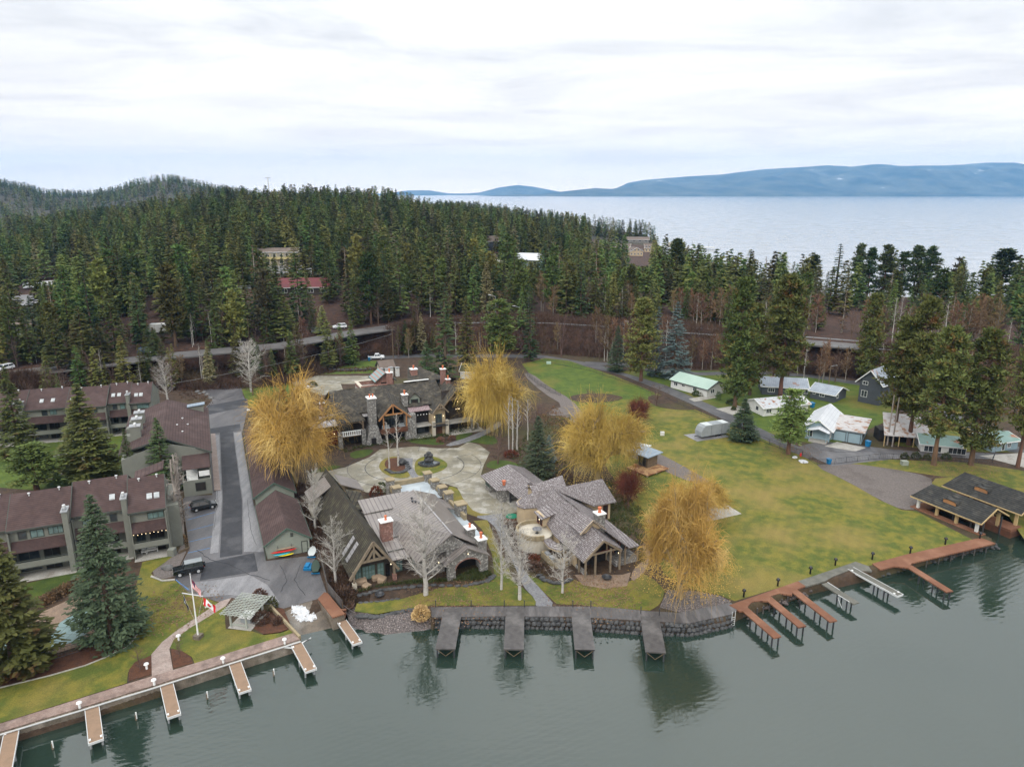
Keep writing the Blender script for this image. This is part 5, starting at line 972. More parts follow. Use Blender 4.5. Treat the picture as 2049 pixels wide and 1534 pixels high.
hull('long red kayak hung on the shed wall','red_gel','kayak',dE,2.8,-.05,2.35,3.9,.5,.26)
hull('small turquoise kayak hung below the red one on the shed wall','cyan_gel','kayak',dE,2.5,-.12,1.95,2.6,.45,.22)
hull('yellow kayak hung lowest on the shed wall','yellow_gel','kayak',dE,3.1,-.16,1.72,2.4,.42,.2)
dD=siding_garage('long_garage','long brown-roofed garage row right of the parking lane, half under the orange willow',(-45.1,114.2),22.3,7.3,40,3.7,5.8,0)
mb=MB()
for i in range(8): mb.box(.30,.41,3.+i*4.4,6.4+i*4.4,1.35,3.3)
mb.build('garage_door','trim_dark',dD)
# ------------------------------------------------ main stone and timber house
M_=thing('main_house','huge stone and timber house with wavy dark shake roofs above the driveway','house',(-36.98,145.37,0),25.3)
mb=MB(); mb.box(-7,30,2.2,13,1.3,7.6); mb.box(-7,-.1,1.2,2.2,1.3,5.5); mb.build('wall','dark_wood',M_)
# main roof with low wavy shakes
def wavy(par,x0,x1,y0,y1,z0,z1,m,nx=40,ny=10,amp=.14,t=.2,seed=0,name='roof'):
    V=[];Fs=[]
    for j in range(ny+1):
        for i in range(nx+1):
            x=x0+(x1-x0)*i/nx; f=j/ny; y=y0+(y1-y0)*f; V.append((x,y,z0+(z1-z0)*f+amp*math.sin(x*1.7+seed+2.5*math.sin(y*1.3))*math.sin(y*2.2+x*.4)))
    for j in range(ny):
        for i in range(nx): a=j*(nx+1)+i; Fs.append((a,a+1,a+nx+2,a+nx+1))
    o=MB(); o.add(V,Fs); o.add([(v[0],v[1],v[2]-t) for v in V],[f[::-1] for f in Fs]); n=nx+1; N_=len(V)
    for i in range(nx): o.f.append((i,i+N_,i+1+N_,i+1)); 
    for j in range(ny): a=j*n; o.f.append((a,a+n,a+n+N_,a+N_)); a=j*n+nx; o.f.append((a,a+N_,a+n+N_,a+n))
    return o.build(name,m,par)
wavy(M_,-.4,24.8,1.6,8.6,8.3,12.,'shake'); wavy(M_,-.4,30.3,8.6,15.5,12.,8.6,'shake',seed=3)
wavy(M_,-9,-.4,1.9,7.2,7.6,9.6,'shake',nx=14,seed=2); wavy(M_,-9,-.4,7.2,13,9.6,7.6,'shake',nx=14,seed=1)
mb=MB(); mb.slab([(-8.5,.3,6.6),(-.5,.3,6.6),(-.5,3.4,8.2),(-8.5,3.4,8.2)],.15); mb.build('metal_roof','zinc_x',M_)
mb=MB(); mb.slab([(4.6,1.3,7.5),(7.0,1.3,7.5),(7.0,3.6,9.2),(4.,3.6,9.2)],.15); mb.build('metal_roof','zinc_x',M_)
# hipped tower roof over the white-railed balcony
mb=MB(); A=(1.9,6.8,12.3); q=[(-.6,.2,6.9),(5.5,.2,6.9),(6,5.,9.),(-.6,6,9.)]
n8=8
mb.slab([q[0],q[1],(2.4,2.8,10.2)],.18); mb.slab([q[1],(5.6,6.8,10.),A,(2.4,2.8,10.2)],.18); mb.slab([(2.4,2.8,10.2),A,(-.6,6.8,10.),q[0]],.18); mb.build('tower_roof','shake',M_)
for x in (-.2,4.9):
    mb=MB(); mb.prism([(x-.45,-.45),(x+.45,-.45),(x+.38,.45),(x-.38,.45)],1.3,5.0); mb.build('stone_pillar','stone',M_); mb=MB(); mb.bar((x,0,5),(x,0,6.9),.3,.3); mb.bar((x,0,6.),(x+(.8 if x<2 else -.8),0,6.85),.15,.2); mb.build('timber_post','timber',M_)
mb=MB(); mb.box(.3,4.4,-.1,2.2,3.7,3.9); bl=mb.build('balcony','timber',M_); mb=MB(); mb.box(.3,4.4,-.12,.06,4.85,5.0); mb.box(.3,4.4,-.12,.06,3.9,4.02)
for i in range(9): xx=.5+i*.46; mb.box(xx-.1,xx+.1,-.08,.02,4.02,4.85)
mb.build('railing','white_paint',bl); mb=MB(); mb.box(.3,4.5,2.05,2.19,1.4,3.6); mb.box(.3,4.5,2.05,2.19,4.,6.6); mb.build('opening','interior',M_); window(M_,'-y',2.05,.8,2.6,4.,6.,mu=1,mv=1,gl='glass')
mb=MB(); mb.slab([(.2,.3,6.75),(4.9,.3,6.75),(4.9,.6,6.75),(.2,.6,6.75)],.2)
for i in range(9):
    a0=math.pi*i/8; 
mb.build('eyebrow_beam','timber',M_)
# great stone chimney stack with arch
mb=MB(); mb.add([(5.2,-1,1.3),(9,-1,1.3),(9,2.3,1.3),(5.2,2.3,1.3),(6.3,-.2,5.4),(8.1,-.2,5.4),(8.1,2.3,5.4),(6.3,2.3,5.4)],[(0,3,2,1),(4,5,6,7),(0,1,5,4),(1,2,6,5),(2,3,7,6),(3,0,4,7)]); mb.box(6.4,8.0,0,1.8,5.4,11.6); c=mb.build('chimney','stone',M_); mb=MB(); mb.box(6.2,8.2,-.2,2,11.6,11.8); mb.build('cap','white_paint',c)
for k in (6.9,7.6): mb=MB(); mb.lathe([(.17,11.8),(.14,12.3),(.18,12.35),(.18,12.5)],10,(k,.9)); mb.build('chimney_pot','clay_pot',c)
mb=MB(); mb.prism([(6.4,-1.06),(7.4,-1.06),(7.4,-.7),(6.4,-.7)],1.35,2.9); mb.build('fire_arch','interior',c)
# central balcony gable in orange timber
mb=MB(); zf=8.3; mb.slab([(9.9,-1.2,6.9),(12.9,-1.2,10.3),(12.9,8.0,12.2),(9.3,4.5,9.6)],.2); mb.slab([(12.9,-1.2,10.3),(16.6,-1.2,6.9),(16.4,3.5,9.3),(12.9,8.0,12.2)],.2)
mb.v=[(a-1.5,b_,c_) for a,b_,c_ in mb.v]; mb.build('gable_roof','shake',M_)
mb=MB(); 
for a,b_ in (((8.1,-1.3,6.75),(11.4,-1.3,10.15)),((11.4,-1.3,10.15),(15.4,-1.3,6.75)),((9.6,-1.25,7.9),(13.6,-1.25,7.9)),((11.4,-1.25,7.9),(11.4,-1.25,10))): mb.bar(a,b_,.2,.34)
for x in (9.2,14.4): mb.bar((x,-1.1,3.9),(x,-1.1,7.4),.28,.28)
mb.build('gable_truss','timber_orange',M_)
mb=MB(); mb.box(8.6,14.6,-1.3,2.2,3.6,3.9); b2=mb.build('balcony','timber_brown',M_); mb=MB(); mb.box(8.6,14.6,-1.35,-1.2,3.9,4.75); mb.build('railing','timber_brown',b2)
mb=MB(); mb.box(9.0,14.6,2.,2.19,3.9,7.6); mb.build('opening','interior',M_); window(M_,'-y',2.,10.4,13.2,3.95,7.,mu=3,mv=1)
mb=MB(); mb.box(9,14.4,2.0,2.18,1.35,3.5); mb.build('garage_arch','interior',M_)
for nm,(x,y,ww) in {'a':(9.2,3,.9),'b':(12.9,3,.9)}.items():
    o=MB(); o.box(x,x+1.6,-.7,.3,4.,4.7); o.box(x,x+1.6,.2,.4,4.,5.1); oo=o.build('sofa','fabric_grey'); oo.location=world_of(M_,0,0); oo.rotation_euler=M_.rotation_euler; tag(oo,'grey cushioned sofa on the timber balcony of the main house, '+('left one' if nm=='a' else 'right one'),'sofa')
for x,w2 in ((14.9,.75),(16.2,.5)): mb=MB(); mb.prism([(x-w2,-.9),(x+w2,-.9),(x+w2*.8,.8),(x-w2*.8,.8)],1.3,7.2); mb.build('stone_pillar','stone',M_)
chimney(M_,15.2,2.4,1.2,1.2,7,11.,'stone',pots=1,ps=.2,ph=.9)
# dormer and copper roof
mb=MB(); mb.slab([(15.6,.6,7.3),(20.6,.6,7.3),(20.6,3.6,9.1),(15.6,3.6,9.1)],.15); mb.build('copper_roof','copper',M_)
mb=MB(); mb.box(16.3,18.7,2.4,5,8.,9.9); mb.add([(16.3,2.4,9.9),(18.7,2.4,9.9),(17.5,2.4,10.9),(16.3,5,9.9),(18.7,5,9.9),(17.5,5,10.9)],[(0,1,2),(3,5,4),(0,2,5,3),(1,4,5,2)]); dm=mb.build('dormer','siding_green',M_); window(dm,'-y',2.4,16.7,18.3,8.6,9.6,fr='trim_green',gl='interior',mu=0)
mb=MB(); mb.slab([(15.9,2.,9.7),(17.5,2.,11.2),(17.5,7,11.6),(15.6,6,10.)],.15); mb.slab([(17.5,2.,11.2),(19.1,2.,9.7),(19.4,6,10.),(17.5,7,11.6)],.15); mb.build('dormer_roof','shake',dm)
# covered porches between
mb=MB(); mb.box(16.6,20.4,-.6,2.2,3.8,4.0); mb.box(16.4,20.6,-1,2.2,1.3,1.45); mb.box(17.,20.4,2.05,2.19,4.1,6.8); mb.build('porch_floor','concrete',M_); mb=MB(); mb.box(16.8,20.4,2.02,2.18,4.1,6.9); mb.box(16.8,20.4,2.02,2.18,1.5,3.6); mb.build('opening','interior',M_); window(M_,'-y',2.0,18,19.4,1.6,3.4,mu=1)
for i in range(6): mb=MB(); mb.lathe([(.05,6.3),(.12,6.4),(.05,6.55)],6,(16.8+i*.7,.3)); mb.build('porch_lamp','white_paint',M_)
# right twin gables with trusses
def truss_gable(x0,x1,yf,yb_,ze,zr,roof,beam,tb=.26):
    xm=(x0+x1)/2; mb=MB(); mb.slab([(x0,yf,ze),(xm,yf,zr),(xm,yb_,zr),(x0,yb_,ze)][::-1],.2); mb.slab([(xm,yf,zr),(x1,yf,ze),(x1,yb_,ze),(xm,yb_,zr)][::-1],.2); mb.build('gable_roof',roof,M_)
    mb=MB(); mb.bar((x0,yf-.05,ze-.15),(xm,yf-.05,zr-.15),.18,tb); mb.bar((xm,yf-.05,zr-.15),(x1,yf-.05,ze-.15),.18,tb); h=ze+(zr-ze)*.45; d=(zr-h)/(zr-ze)*(x1-x0)/2; mb.bar((xm-d,yf-.02,h),(xm+d,yf-.02,h),.18,tb); mb.bar((xm,yf-.02,h),(xm,yf-.02,zr-.2),.18,.2); mb.bar((xm-d*.8,yf,h-.2),(xm,yf,h+.9),.14,.18); mb.bar((xm+d*.8,yf,h-.2),(xm,yf,h+.9),.14,.18); mb.build('gable_truss',beam,M_)
truss_gable(22.6,30.6,-1.2,10,7.6,11.9,'shake','timber'); truss_gable(20.3,24.2,-1.6,3,6.9,9.2,'shake','log')
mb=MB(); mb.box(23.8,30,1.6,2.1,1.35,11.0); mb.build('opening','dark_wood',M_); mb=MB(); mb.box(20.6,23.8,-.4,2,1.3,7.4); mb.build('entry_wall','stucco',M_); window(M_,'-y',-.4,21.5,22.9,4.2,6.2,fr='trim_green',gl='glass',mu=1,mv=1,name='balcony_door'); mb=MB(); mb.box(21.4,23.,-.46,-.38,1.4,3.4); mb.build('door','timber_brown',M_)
mb=MB(); mb.box(20.4,24,-1.7,-.4,3.7,3.9); bb=mb.build('balcony','steel_dark',M_); mb=MB(); mb.box(20.4,24,-1.7,-1.62,4.6,4.68); 
for i in range(13): mb.box(20.42+i*.29,20.45+i*.29,-1.69,-1.64,3.9,4.6)
mb.build('railing','steel_dark',bb)
mb=MB(); mb.box(24.2,30.6,-1.2,1.6,3.7,3.95); mb.build('balcony','concrete',M_); mb=MB(); mb.box(24,32.6,-2.2,1.6,1.3,1.5); mb.box(31.8,32.1,-.5,3,1.5,2.5); mb.build('patio','concrete',M_)
for x in (20.7,23.9,30.2): mb=MB(); mb.prism([(x-.35,-1.5),(x+.35,-1.5),(x+.3,-.8),(x-.3,-.8)],1.3,4.9 if x<30 else 3.7); mb.build('stone_pillar','stone' if x>30 else 'stucco_pale',M_)
mb=MB()
for k in ((27.2,.2,6.6),(27.6,.5,6.5),(26.8,.5,6.5),(27.2,.4,8.3)): mb.lathe([(.02,k[2]),(.1,k[2]+.1),(.02,k[2]+.2)],6,(k[0],k[1]))
mb.build('chandelier','bulb',M_)
mb=MB()
for k in ((-1.2,1.,4.4),(-4.6,1.,4.4),(21.2,-.5,5.6),(23.3,-.5,5.6)): mb.lathe([(.03,k[2]),(.09,k[2]+.1),(.03,k[2]+.25)],6,(k[0],k[1]))
mb.build('wall_lamp','bulb',M_)
mb=MB(); mb.slab([(0,0,0),(1,0,0),(1,1,0),(0,1,0)],.01) if 0 else mb.box(-6,-.4,1.1,1.19,2,5.2); mb.build('red_siding','red_panel',M_)
# chimneys by picture position (x,y at ridge heights)
for x,y,z0,z1,m_,n_,wx_ in ((-3,3.5,7,11,'brick',1,.9),(20.5,12,10,14.2,'brick',1,1.5),(26.3,7.5,10.5,14.6,'brick',1,1.1),(26.7,5.2,10,12.6,'brick',1,.9),(13.9,9.6,10.5,14.6,'brick',1,1.2)): chimney(M_,x,y,wx_,wx_*.9,z0,z1,m_,pots=n_,ps=.18,ph=.8)
mb=MB(); mb.lathe([(.95,8),(.95,11.6),(1.05,11.65),(1.05,11.9)],12,(-4.5,14)); rc=mb.build('chimney','brick',M_)
for k in (-5,-4): mb=MB(); mb.lathe([(.4,11.9),(.4,12.2),(.5,12.22),(.45,12.35)],10,(k,14)); mb.build('cap','white_paint',rc)
# roof terrace behind the ridge, pavilion with the striped roof
mb=MB(); 
for a in ((7.,7.4,9,15.),(7.4,14,14.6,15.)): mb.box(*a,8,11.9)
mb.box(7.,13,8.85,9.2,11.2,12.2); mb.build('terrace_wall','brick',M_); mb=MB(); mb.box(6.9,14,9.2,14.6,8,11.); mb.build('terrace_floor','concrete',M_); mb=MB(); mb.box(6.8,7.6,8.9,15.1,11.9,12.05); mb.box(7.6,14,14.5,15.1,11.9,12.05); mb.build('terrace_coping','stucco_pale',M_)
gable(M_,11.4,15.6,12.,17.,12.4,14.,'y','striped','brick',z0=8,ohe=.5,ohg=.5); mb=MB(); mb.box(12.4,14.6,11.93,12.02,9.5,11.8); mb.build('pavilion_arch','interior',M_)
mb=MB(); mb.slab([(17,8.2,12.35),(23,8.2,12.35),(23,8.9,12.3),(17,8.9,12.3)],.1); mb.build('glass_ridge','white_paint',M_)
mb=MB(); mb.slab([(18,9,11.9),(28,9,11.9),(22,15,14.2),(20,15,14.2)],.2); mb.slab([(28,9,11.9),(29,18,10),(22,15,14.2)],.2); mb.build('hip_roof','shake',M_)
# gate house behind
t=thing('gatehouse','small shake-roofed gatehouse with white stone piers behind the main house','building',(*G(763,752),1.3),30); gable(t,0,4.2,0,3.6,2.6,4.2,'x','roof_tan','stucco_pale',z0=0)
for i in range(4):
    o=thing('gate_pier','white stucco pier with a dark flat cap, '+('leftmost of the cluster','second of the cluster','third of the cluster','rightmost of the cluster')[i]+' behind the main house','pillar',(*world_of(t,-.6+i*1.6,-1.5-(i%2)*1.1)[:2],1.3),30,group='white piers behind the main house'); mb=MB(); mb.box(-.5,.5,-.5,.5,0,2.6); mb.build('shaft','wall_white',o); mb=MB(); mb.box(-.65,.65,-.65,.65,2.603,2.8); mb.build('cap','steel',o)
# ------------------------------------------------ lakeside lodge (shake gable + metal roofs)
L_=thing('lakeside_lodge','lodge with steep mossy gable and grey standing-seam roofs, left of the slate path','house',(-22.0,88.8,0),26.7)
def wavy2(par,f,nx,ny,m,t=.2,name='roof'):
    """swooping roof from f(i,j)->(x,y,z)"""
    V=[f(i/nx,j/ny) for j in range(ny+1) for i in range(nx+1)]; Fs=[(j*(nx+1)+i,j*(nx+1)+i+1,(j+1)*(nx+1)+i+1,(j+1)*(nx+1)+i) for j in range(ny) for i in range(nx)]
    o=MB(); N_=len(V); n=nx+1; o.add(V,Fs); o.add([(a,b_,c-t) for a,b_,c in V],[q[::-1] for q in Fs])
    for i in range(nx): o.f.append((i,i+N_,i+1+N_,i+1)); k=ny*n+i; o.f.append((k,k+1,k+1+N_,k+N_))
    for j in range(ny): a=j*n; o.f.append((a,a+n,a+n+N_,a+N_)); a=j*n+nx; o.f.append((a,a+N_,a+n+N_,a+n))
    return o.build(name,m,par)
wavy2(L_,lambda a,b_:(-.6+3.5*b_,0+29.5*a,3.1+(8.-3.1)*b_+.25*math.sin(a*9)*b_*(1-b_)+.25*(a-.0)),30,6,'thatch')
wavy2(L_,lambda a,b_:(2.9+3.4*b_+.9*b_*math.sin(a*math.pi)**2,0+29.5*a,8.+.25*a-(4.9-1.2*math.sin(min(1,a*1.6)*math.pi)**2)*b_-.5*b_*(1-b_)),30,8,'thatch')
mb=MB(); mb.box(.1,5.7,1.3,28.5,1.3,3.9); mb.add([(.1,1.3,3.9),(5.7,1.3,3.9),(2.9,1.3,7.4),(.1,1.4,3.9),(5.7,1.4,3.9),(2.9,1.4,7.4)],[(0,1,2),(3,5,4),(0,2,5,3),(1,4,5,2)]); mb.add([(.1,28.4,3.9),(5.7,28.4,3.9),(2.9,28.4,7.6),(.1,28.5,3.9),(5.7,28.5,3.9),(2.9,28.5,7.6)],[(0,1,2),(3,5,4),(0,2,5,3),(1,4,5,2)]); mb.build('wall','dark_wood',L_)
mb=MB()
for a,b_ in (((-.7,-.1,2.8),(2.9,-.1,7.85)),((2.9,-.1,7.85),(6.4,-.1,2.8)),((.9,0,5.1),(4.9,0,5.1)),((2.9,0,5.1),(2.9,0,7.4)),((1.9,0,5.2),(2.8,0,6.6)),((3.9,0,5.2),(3.0,0,6.6))): mb.bar(a,b_,.26,.34)
for x in (-.1,5.7): mb.bar((x,0,2.0),(x,0,3.9),.3,.3)
mb.build('gable_truss','log',L_)
for x in (-.1,5.7): mb=MB(); mb.prism([(x-.3,-.3),(x+.3,-.3),(x+.25,.3),(x-.25,.3)],1.3,2.2); mb.build('pier','stucco_pale' if x<0 else 'brick',L_)
for a,b_ in ((.5,1.2),(1.5,2.3),(2.4,3.2),(3.7,4.5)): window(L_,'-y',1.3,a,b_,1.7,3.6,fr='trim_green',gl='glass_teal',mu=1,mv=2)
mb=MB(); mb.box(4.8,5.4,1.2,1.28,1.35,3.3); mb.build('door','black_paint',L_)
# side dormers
mb=MB(); mb.slab([(-1.2,23.6,5.),(2.3,23.2,7.4),(2.3,28.2,7.4),(-1.2,28.6,5.)][::-1],.15); mb.build('dormer_roof','metal_y',L_); mb=MB(); mb.box(-.8,1.8,24,28.2,1.3,5.2); mb.build('dormer_wall','stucco_pale',L_)
mb=MB(); mb.slab([(4.,23.4,7.4),(8.0,23.8,5.4),(8.0,29,5.4),(4.,28.4,7.4)],.15); mb.build('dormer_roof','metal_y',L_); mb=MB(); mb.box(4,7.5,24.2,28.6,1.3,5.5); mb.build('dormer_wall','stucco',L_)
for y in (3.2,5.2): mb=MB(); mb.slab([(-.2,y,3.9),(1.6,y,6.35),(1.6,y+1.,6.35),(-.2,y+1.,3.9)][::-1],.08); mb.build('skylight','zinc_x',L_)
mb=MB(); mb.slab([(4.3,15.2,6.1),(6.2,15.2,5.9),(6.8,21.5,6.2),(4.3,21.8,7.1)],.2); mb.build('swoop_roof','thatch',L_)
# west metal wing sloping to the lake, and the tall cross roof
mb=MB(); mb.box(5.7,12.6,1.6,16,1.3,4.1); mb.build('wall','dark_wood',L_)
for x in (6.6,9.): window(L_,'-y',1.6,x,x+.75,1.6,3.7,fr='trim_green',gl='glass_teal',mu=1,mv=3)
mb=MB(); mb.slab([(5.3,.7,3.9),(10.,.7,3.9),(12.5,11,6.9),(4.6,11,6.9)],.12); mb.slab([(4.6,11.02,7.1),(12.6,11.02,7.1),(13,14.6,7.9),(4.6,14.6,7.9)],.12); mb.build('metal_roof','metal_x',L_)
mb=MB()
for y,z in ((2.4,4.5),(5.,5.25),(11.,6.95)): mb=MB(); mb.bar((5.6,y,z),(11,y,z),.08,.1); mb.build('snow_guard','trim_dark',L_)
mb=MB(); mb.slab([(8.6,-1.6,3.9),(13.3,-3.6,8.3),(13.3,13.,8.6),(4.8,15.8,5.4),(7.2,9,5.6)],.12); mb.build('metal_roof','metal_y',L_)
mb=MB(); mb.slab([(13.3,-3.6,8.3),(18.3,-2.,4.6),(18.8,18.,4.8),(13.3,13.,8.6)],.12); mb.slab([(4.8,15.8,5.4),(13.3,13.,8.6),(18.8,18.,4.8),(6,20,4.9)],.12); mb.build('metal_roof','metal_y',L_)
mb=MB(); mb.bar((13.3,-3.6,8.38),(13.3,13,8.68),.2,.1); mb.build('ridge_cap','zinc_x',L_)
mb=MB(); mb.box(9.2,17.9,-1.2,17.5,1.3,4.6); mb.box(12.6,14.6,-2.9,0,4.6,6.5); mb.build('wall','stone',L_)
mb=MB(); mb.add([(10.6,-3.1,5.6),(16.1,-3.1,5.6),(13.3,-3.1,8.0),(10.6,-2.9,5.6),(16.1,-2.9,5.6),(13.3,-2.9,8.)],[(0,1,2),(3,5,4),(0,2,5,3),(1,4,5,2)]); mb.build('gable_wall','stone',L_)
# arched stone porch
mb=MB(); mb.slab([(11.9,-4.3,4.0),(15.3,-4.5,6.1),(15.3,-.5,6.1),(11.9,-.5,4.)][::-1],.14); mb.slab([(15.3,-4.5,6.1),(18.9,-4.3,4.0),(18.9,-.5,4.),(15.3,-.5,6.1)][::-1],.14); mb.build('porch_roof','metal_y',L_)
mb=MB(); xm=15.4; pr=[(12.3,1.3),(13.5,1.3),(13.5,2.9)]+[(xm-1.9*math.cos(a),2.9+1.35*math.sin(a)) for a in [math.pi*k/12 for k in range(1,12)]]+[(17.3,2.9),(17.3,1.3),(18.6,1.3),(18.6,4.1),(15.3,5.9),(12.3,4.1)]
n=len(pr); mb.add([(x,-4.2,z) for x,z in pr]+[(x,-3.7,z) for x,z in pr],[tuple(range(n)),tuple(range(n,2*n))[::-1]]+[(i,n+i,n+(i+1)%n,(i+1)%n) for i in range(n)]); mb.build('porch_arch','stone',L_)
mb=MB()
for k in range(12): a,b_=math.pi*k/12,math.pi*(k+1)/12; mb.bar((xm-1.95*math.cos(a),-4.24,2.9+1.4*math.sin(a)),(xm-1.95*math.cos(b_),-4.24,2.9+1.4*math.sin(b_)),.08,.16)
mb.build('arch_trim','brick',L_); mb=MB(); mb.box(13,18,-1.4,-1.25,1.35,4.4); mb.build('opening','interior',L_)
mb=MB()
for k in ((15.4,-4.4,5.0),(8.6,1.4,3.9),(5.2,-.3,3.9),(12.0,-1.4,3.)): mb.lathe([(.02,k[2]),(.07,k[2]+.1),(.02,k[2]+.2)],6,(k[0],k[1]))
mb.build('porch_light','bulb',L_)
chimney(L_,6.3,5.2,1.7,1.2,4,8.1,'brick',pots=1,ps=.17,ph=.7); chimney(L_,18.0,1.0,1.25,1.25,1.3,6.2,'stone',pots=1,ps=.17,ph=.6); chimney(L_,18.4,-2.2,1.25,1.25,1.3,5.8,'stone',pots=1,ps=.2,ph=.9)
vents(L_,[(12.2,10.6,8.1),(12.,9.7,8),(12.3,9.1,8.1),(12.6,8.3,8.2),(12.7,7.8,8.2),(11.6,3.5,7.1),(12.,2.9,7.2),(9.4,6.4,5.7),(15.4,12.5,7.2)],'steel_dark')
# flat roof with pillared parapet
mb=MB(); mb.box(13.6,20.3,18.2,26.4,1.3,3.7); mb.box(18.4,21,9,18.4,1.3,3.3); fr_=mb.build('flat_block','dark_wood',L_); mb=MB(); mb.box(13.7,20.2,18.3,26.3,3.703,3.85); mb.box(18.8,20.9,2.2,18.2,3.303,3.4); mb.build('flat_roof','membrane',L_)
mb=MB(); mb.box(13.5,20.3,26.4,26.8,3.4,4.7); mb.box(13.1,13.6,20,26.6,3.4,4.4); mb.box(20.4,20.9,9,26.6,3,4.3); mb.build('parapet','cap_stone',L_)
for x,y in ((13.4,26.4),(13.4,22.6),(20.5,26.4),(20.5,22.6),(20.6,19.2),(20.7,16.4),(20.8,11.4)):
    s=.62 if y>12 else .8; mb=MB(); mb.box(x-s,x+s,y-s,y+s,1.3,5.3); p_=mb.build('parapet_pillar','stone',L_); mb=MB(); mb.box(x-s-.15,x+s+.15,y-s-.15,y+s+.15,5.303,5.5); mb.build('cap','cap_stone',p_)
mb=MB(); mb.slab([(17.4,12,5.4),(20,12,4.2),(20,16,4.2),(17.4,16.5,5.4)],.1); mb.build('small_roof','metal_x',L_)
# covered furniture on the lodge lawn
for i,(px,py,a,w_,h) in enumerate(((723,1166,20,1.5,.85),(734,1174,60,1.1,.5),(753,1158,30,1.3,.8),(765,1163,80,1.2,.85))):
    x,y=G(px,py); o=MB(); s=w_/2; o.add([(-s,-s*.8,0),(s,-s*.8,0),(s,s*.8,0),(-s,s*.8,0),(-s*1.02,-s*.85,h*.6),(s*1.02,-s*.85,h*.55),(s*1.02,s*.85,h*.8),(-s*1.02,s*.85,h*.8),(-s*.8,-s*.6,h*.72),(s*.8,-s*.6,h*.7),(s*.8,s*.7,h),(-s*.8,s*.7,h)],[(0,3,2,1),(0,1,5,4),(1,2,6,5),(2,3,7,6),(3,0,4,7),(4,5,9,8),(5,6,10,9),(6,7,11,10),(7,4,8,11),(8,9,10,11)]); ob=o.build('covered_chair','fabric_tan'); ob.location=(x,y,1.31); ob.rotation_euler=(0,0,R(a)); tag(ob,('tan covered lounge chair nearest the left timber post of the lodge','low flat tan covered ottoman in front of the other covers','tan covered armchair by the lodge windows, farthest back','round-topped tan covered armchair, rightmost of the covers')[i],'furniture cover')
def firepit(label,px,py,r=.65):
    o=thing('fire_pit',label,'fire pit',(*G(px,py),1.31)); mb=MB(); mb.lathe([(r*.6,0),(r,.4),(r*1.05,.42),(r*.9,.43),(r*.7,.2)],14); mb.build('bowl','steel_dark',o); mb=MB(); mb.lathe([(r*.65,.2),(r*.4,.3),(.05,.34)],10); mb.build('embers','rock_dark',o)
firepit('dark metal fire pit on the bare circle below the lodge',760,1193); firepit('round black fire pit on the terrace of the guest house, the right one',1214,1158,.7)
# ------------------------------------------------ tiled guest house
H_=thing('guest_house','tan stucco guest house with many grey tile roofs, round terrace and stone chimney','house',(10.5,98.0,0),116.2)
# local: x = away from the lake, y = to the left (photo)
def rf(par,P,m='tile_grey',t=.16,name='roof'): 
    v=(Vector(P[1])-Vector(P[0])).cross(Vector(P[2])-Vector(P[0])); mb=MB(); mb.slab(P if v.z>0 else P[::-1],t); return mb.build(name,m,par)
rf(H_,[(-5.9,3.2,4.0),(-6.3,.1,7.),(1,-.2,8.4),(9.9,-.5,8.5),(12.6,1.6,5.6),(3.2,3.0,4.2)])
rf(H_,[(-6.3,.1,7.),(-6.,-3.4,4.6),(-2.4,-3.8,4.9),(-2.4,-.1,7.7)])
rf(H_,[(-2.6,-.1,8.5),(-5.5,-5.0,4.2),(-4.6,-7.5,3.6),(10.4,-7.2,4.4),(9.9,-.6,8.5)])
mb=MB(); mb.add([(-2.7,-1.9,6.9),(-2.7,1.7,6.6),(-2.7,-.1,8.2),(-2.5,-1.9,6.9),(-2.5,1.7,6.6),(-2.5,-.1,8.2)],[(0,1,2),(3,5,4),(0,2,5,3),(1,4,5,2)]); mb.bar((-3.1,-2.3,6.8),(-3.1,-.1,8.6),.12,.25); mb.bar((-3.1,-.1,8.6),(-3.1,2.1,6.8),.12,.25); mb.build('upper_gable','stucco',H_)
rf(H_,[(-3.2,-2.3,6.95),(-3.2,-.1,8.7),(.5,-.1,8.7),(.5,-2.3,6.95)]); rf(H_,[(-3.2,-.1,8.7),(-3.2,2.1,6.95),(.5,2.1,7.),(.5,-.1,8.7)])
# walls
mb=MB(); mb.box(-2.6,10,-3.8,2.4,1.3,4.3); mb.box(-2.6,8,-6.4,-3.8,1.3,3.5); mb.build('wall','stucco',H_)
mb=MB(); mb.box(-5.,-2.6,-6.9,-3.,1.3,2.2); mb.build('base_wall','stone',H_); mb=MB(); mb.box(-5.2,-2.6,2.1,2.5,1.3,1.9); mb.build('base_wall','stone',H_)
mb=MB(); 
for x,y,zt in ((-5.8,2.8,4.),(-3.9,2.7,4.2),(-5.9,1.2,5.),(-5.9,-1.4,5.2),(-5.8,-3.1,4.4),(-5.,-4.6,3.9),(-4.9,-6.9,3.5),(-1.6,2.8,4.3)): mb.bar((x,y,1.3),(x,y,zt),.24,.24)
mb.bar((-6.,-3.2,4.4),(-6.2,.1,6.8),.2,.3); mb.bar((-6.2,.1,6.8),(-5.9,3.1,3.9),.2,.3); mb.bar((-6,-2.6,4.9),(-6,2.,4.9),.16,.22); mb.build('porch_timber','log',H_)
mb=MB(); mb.box(-2.75,-2.62,-2.7,2.2,1.35,5.2); mb.build('opening','interior',H_); mb=MB(); mb.box(-5.2,-5.05,-2.5,2.,4.2,4.6); mb.build('red_beam','red_panel',H_)
for a,b_ in ((-6.2,-5.4),(-5.1,-4.3),(-4.,-3.2)): window(H_,'-x',-2.6,a,b_,2.,3.8,fr='red_panel',gl='glass',mu=0)
for a in (-1.,1.): window(H_,'+y',2.4,a,a+1.2,1.9,3.8,fr='red_panel',gl='interior',mu=0)
chimney(H_,-1.9,-1.9,1.25,1.25,5.5,8.9,'stone',pots=1,ps=.24,ph=.85)
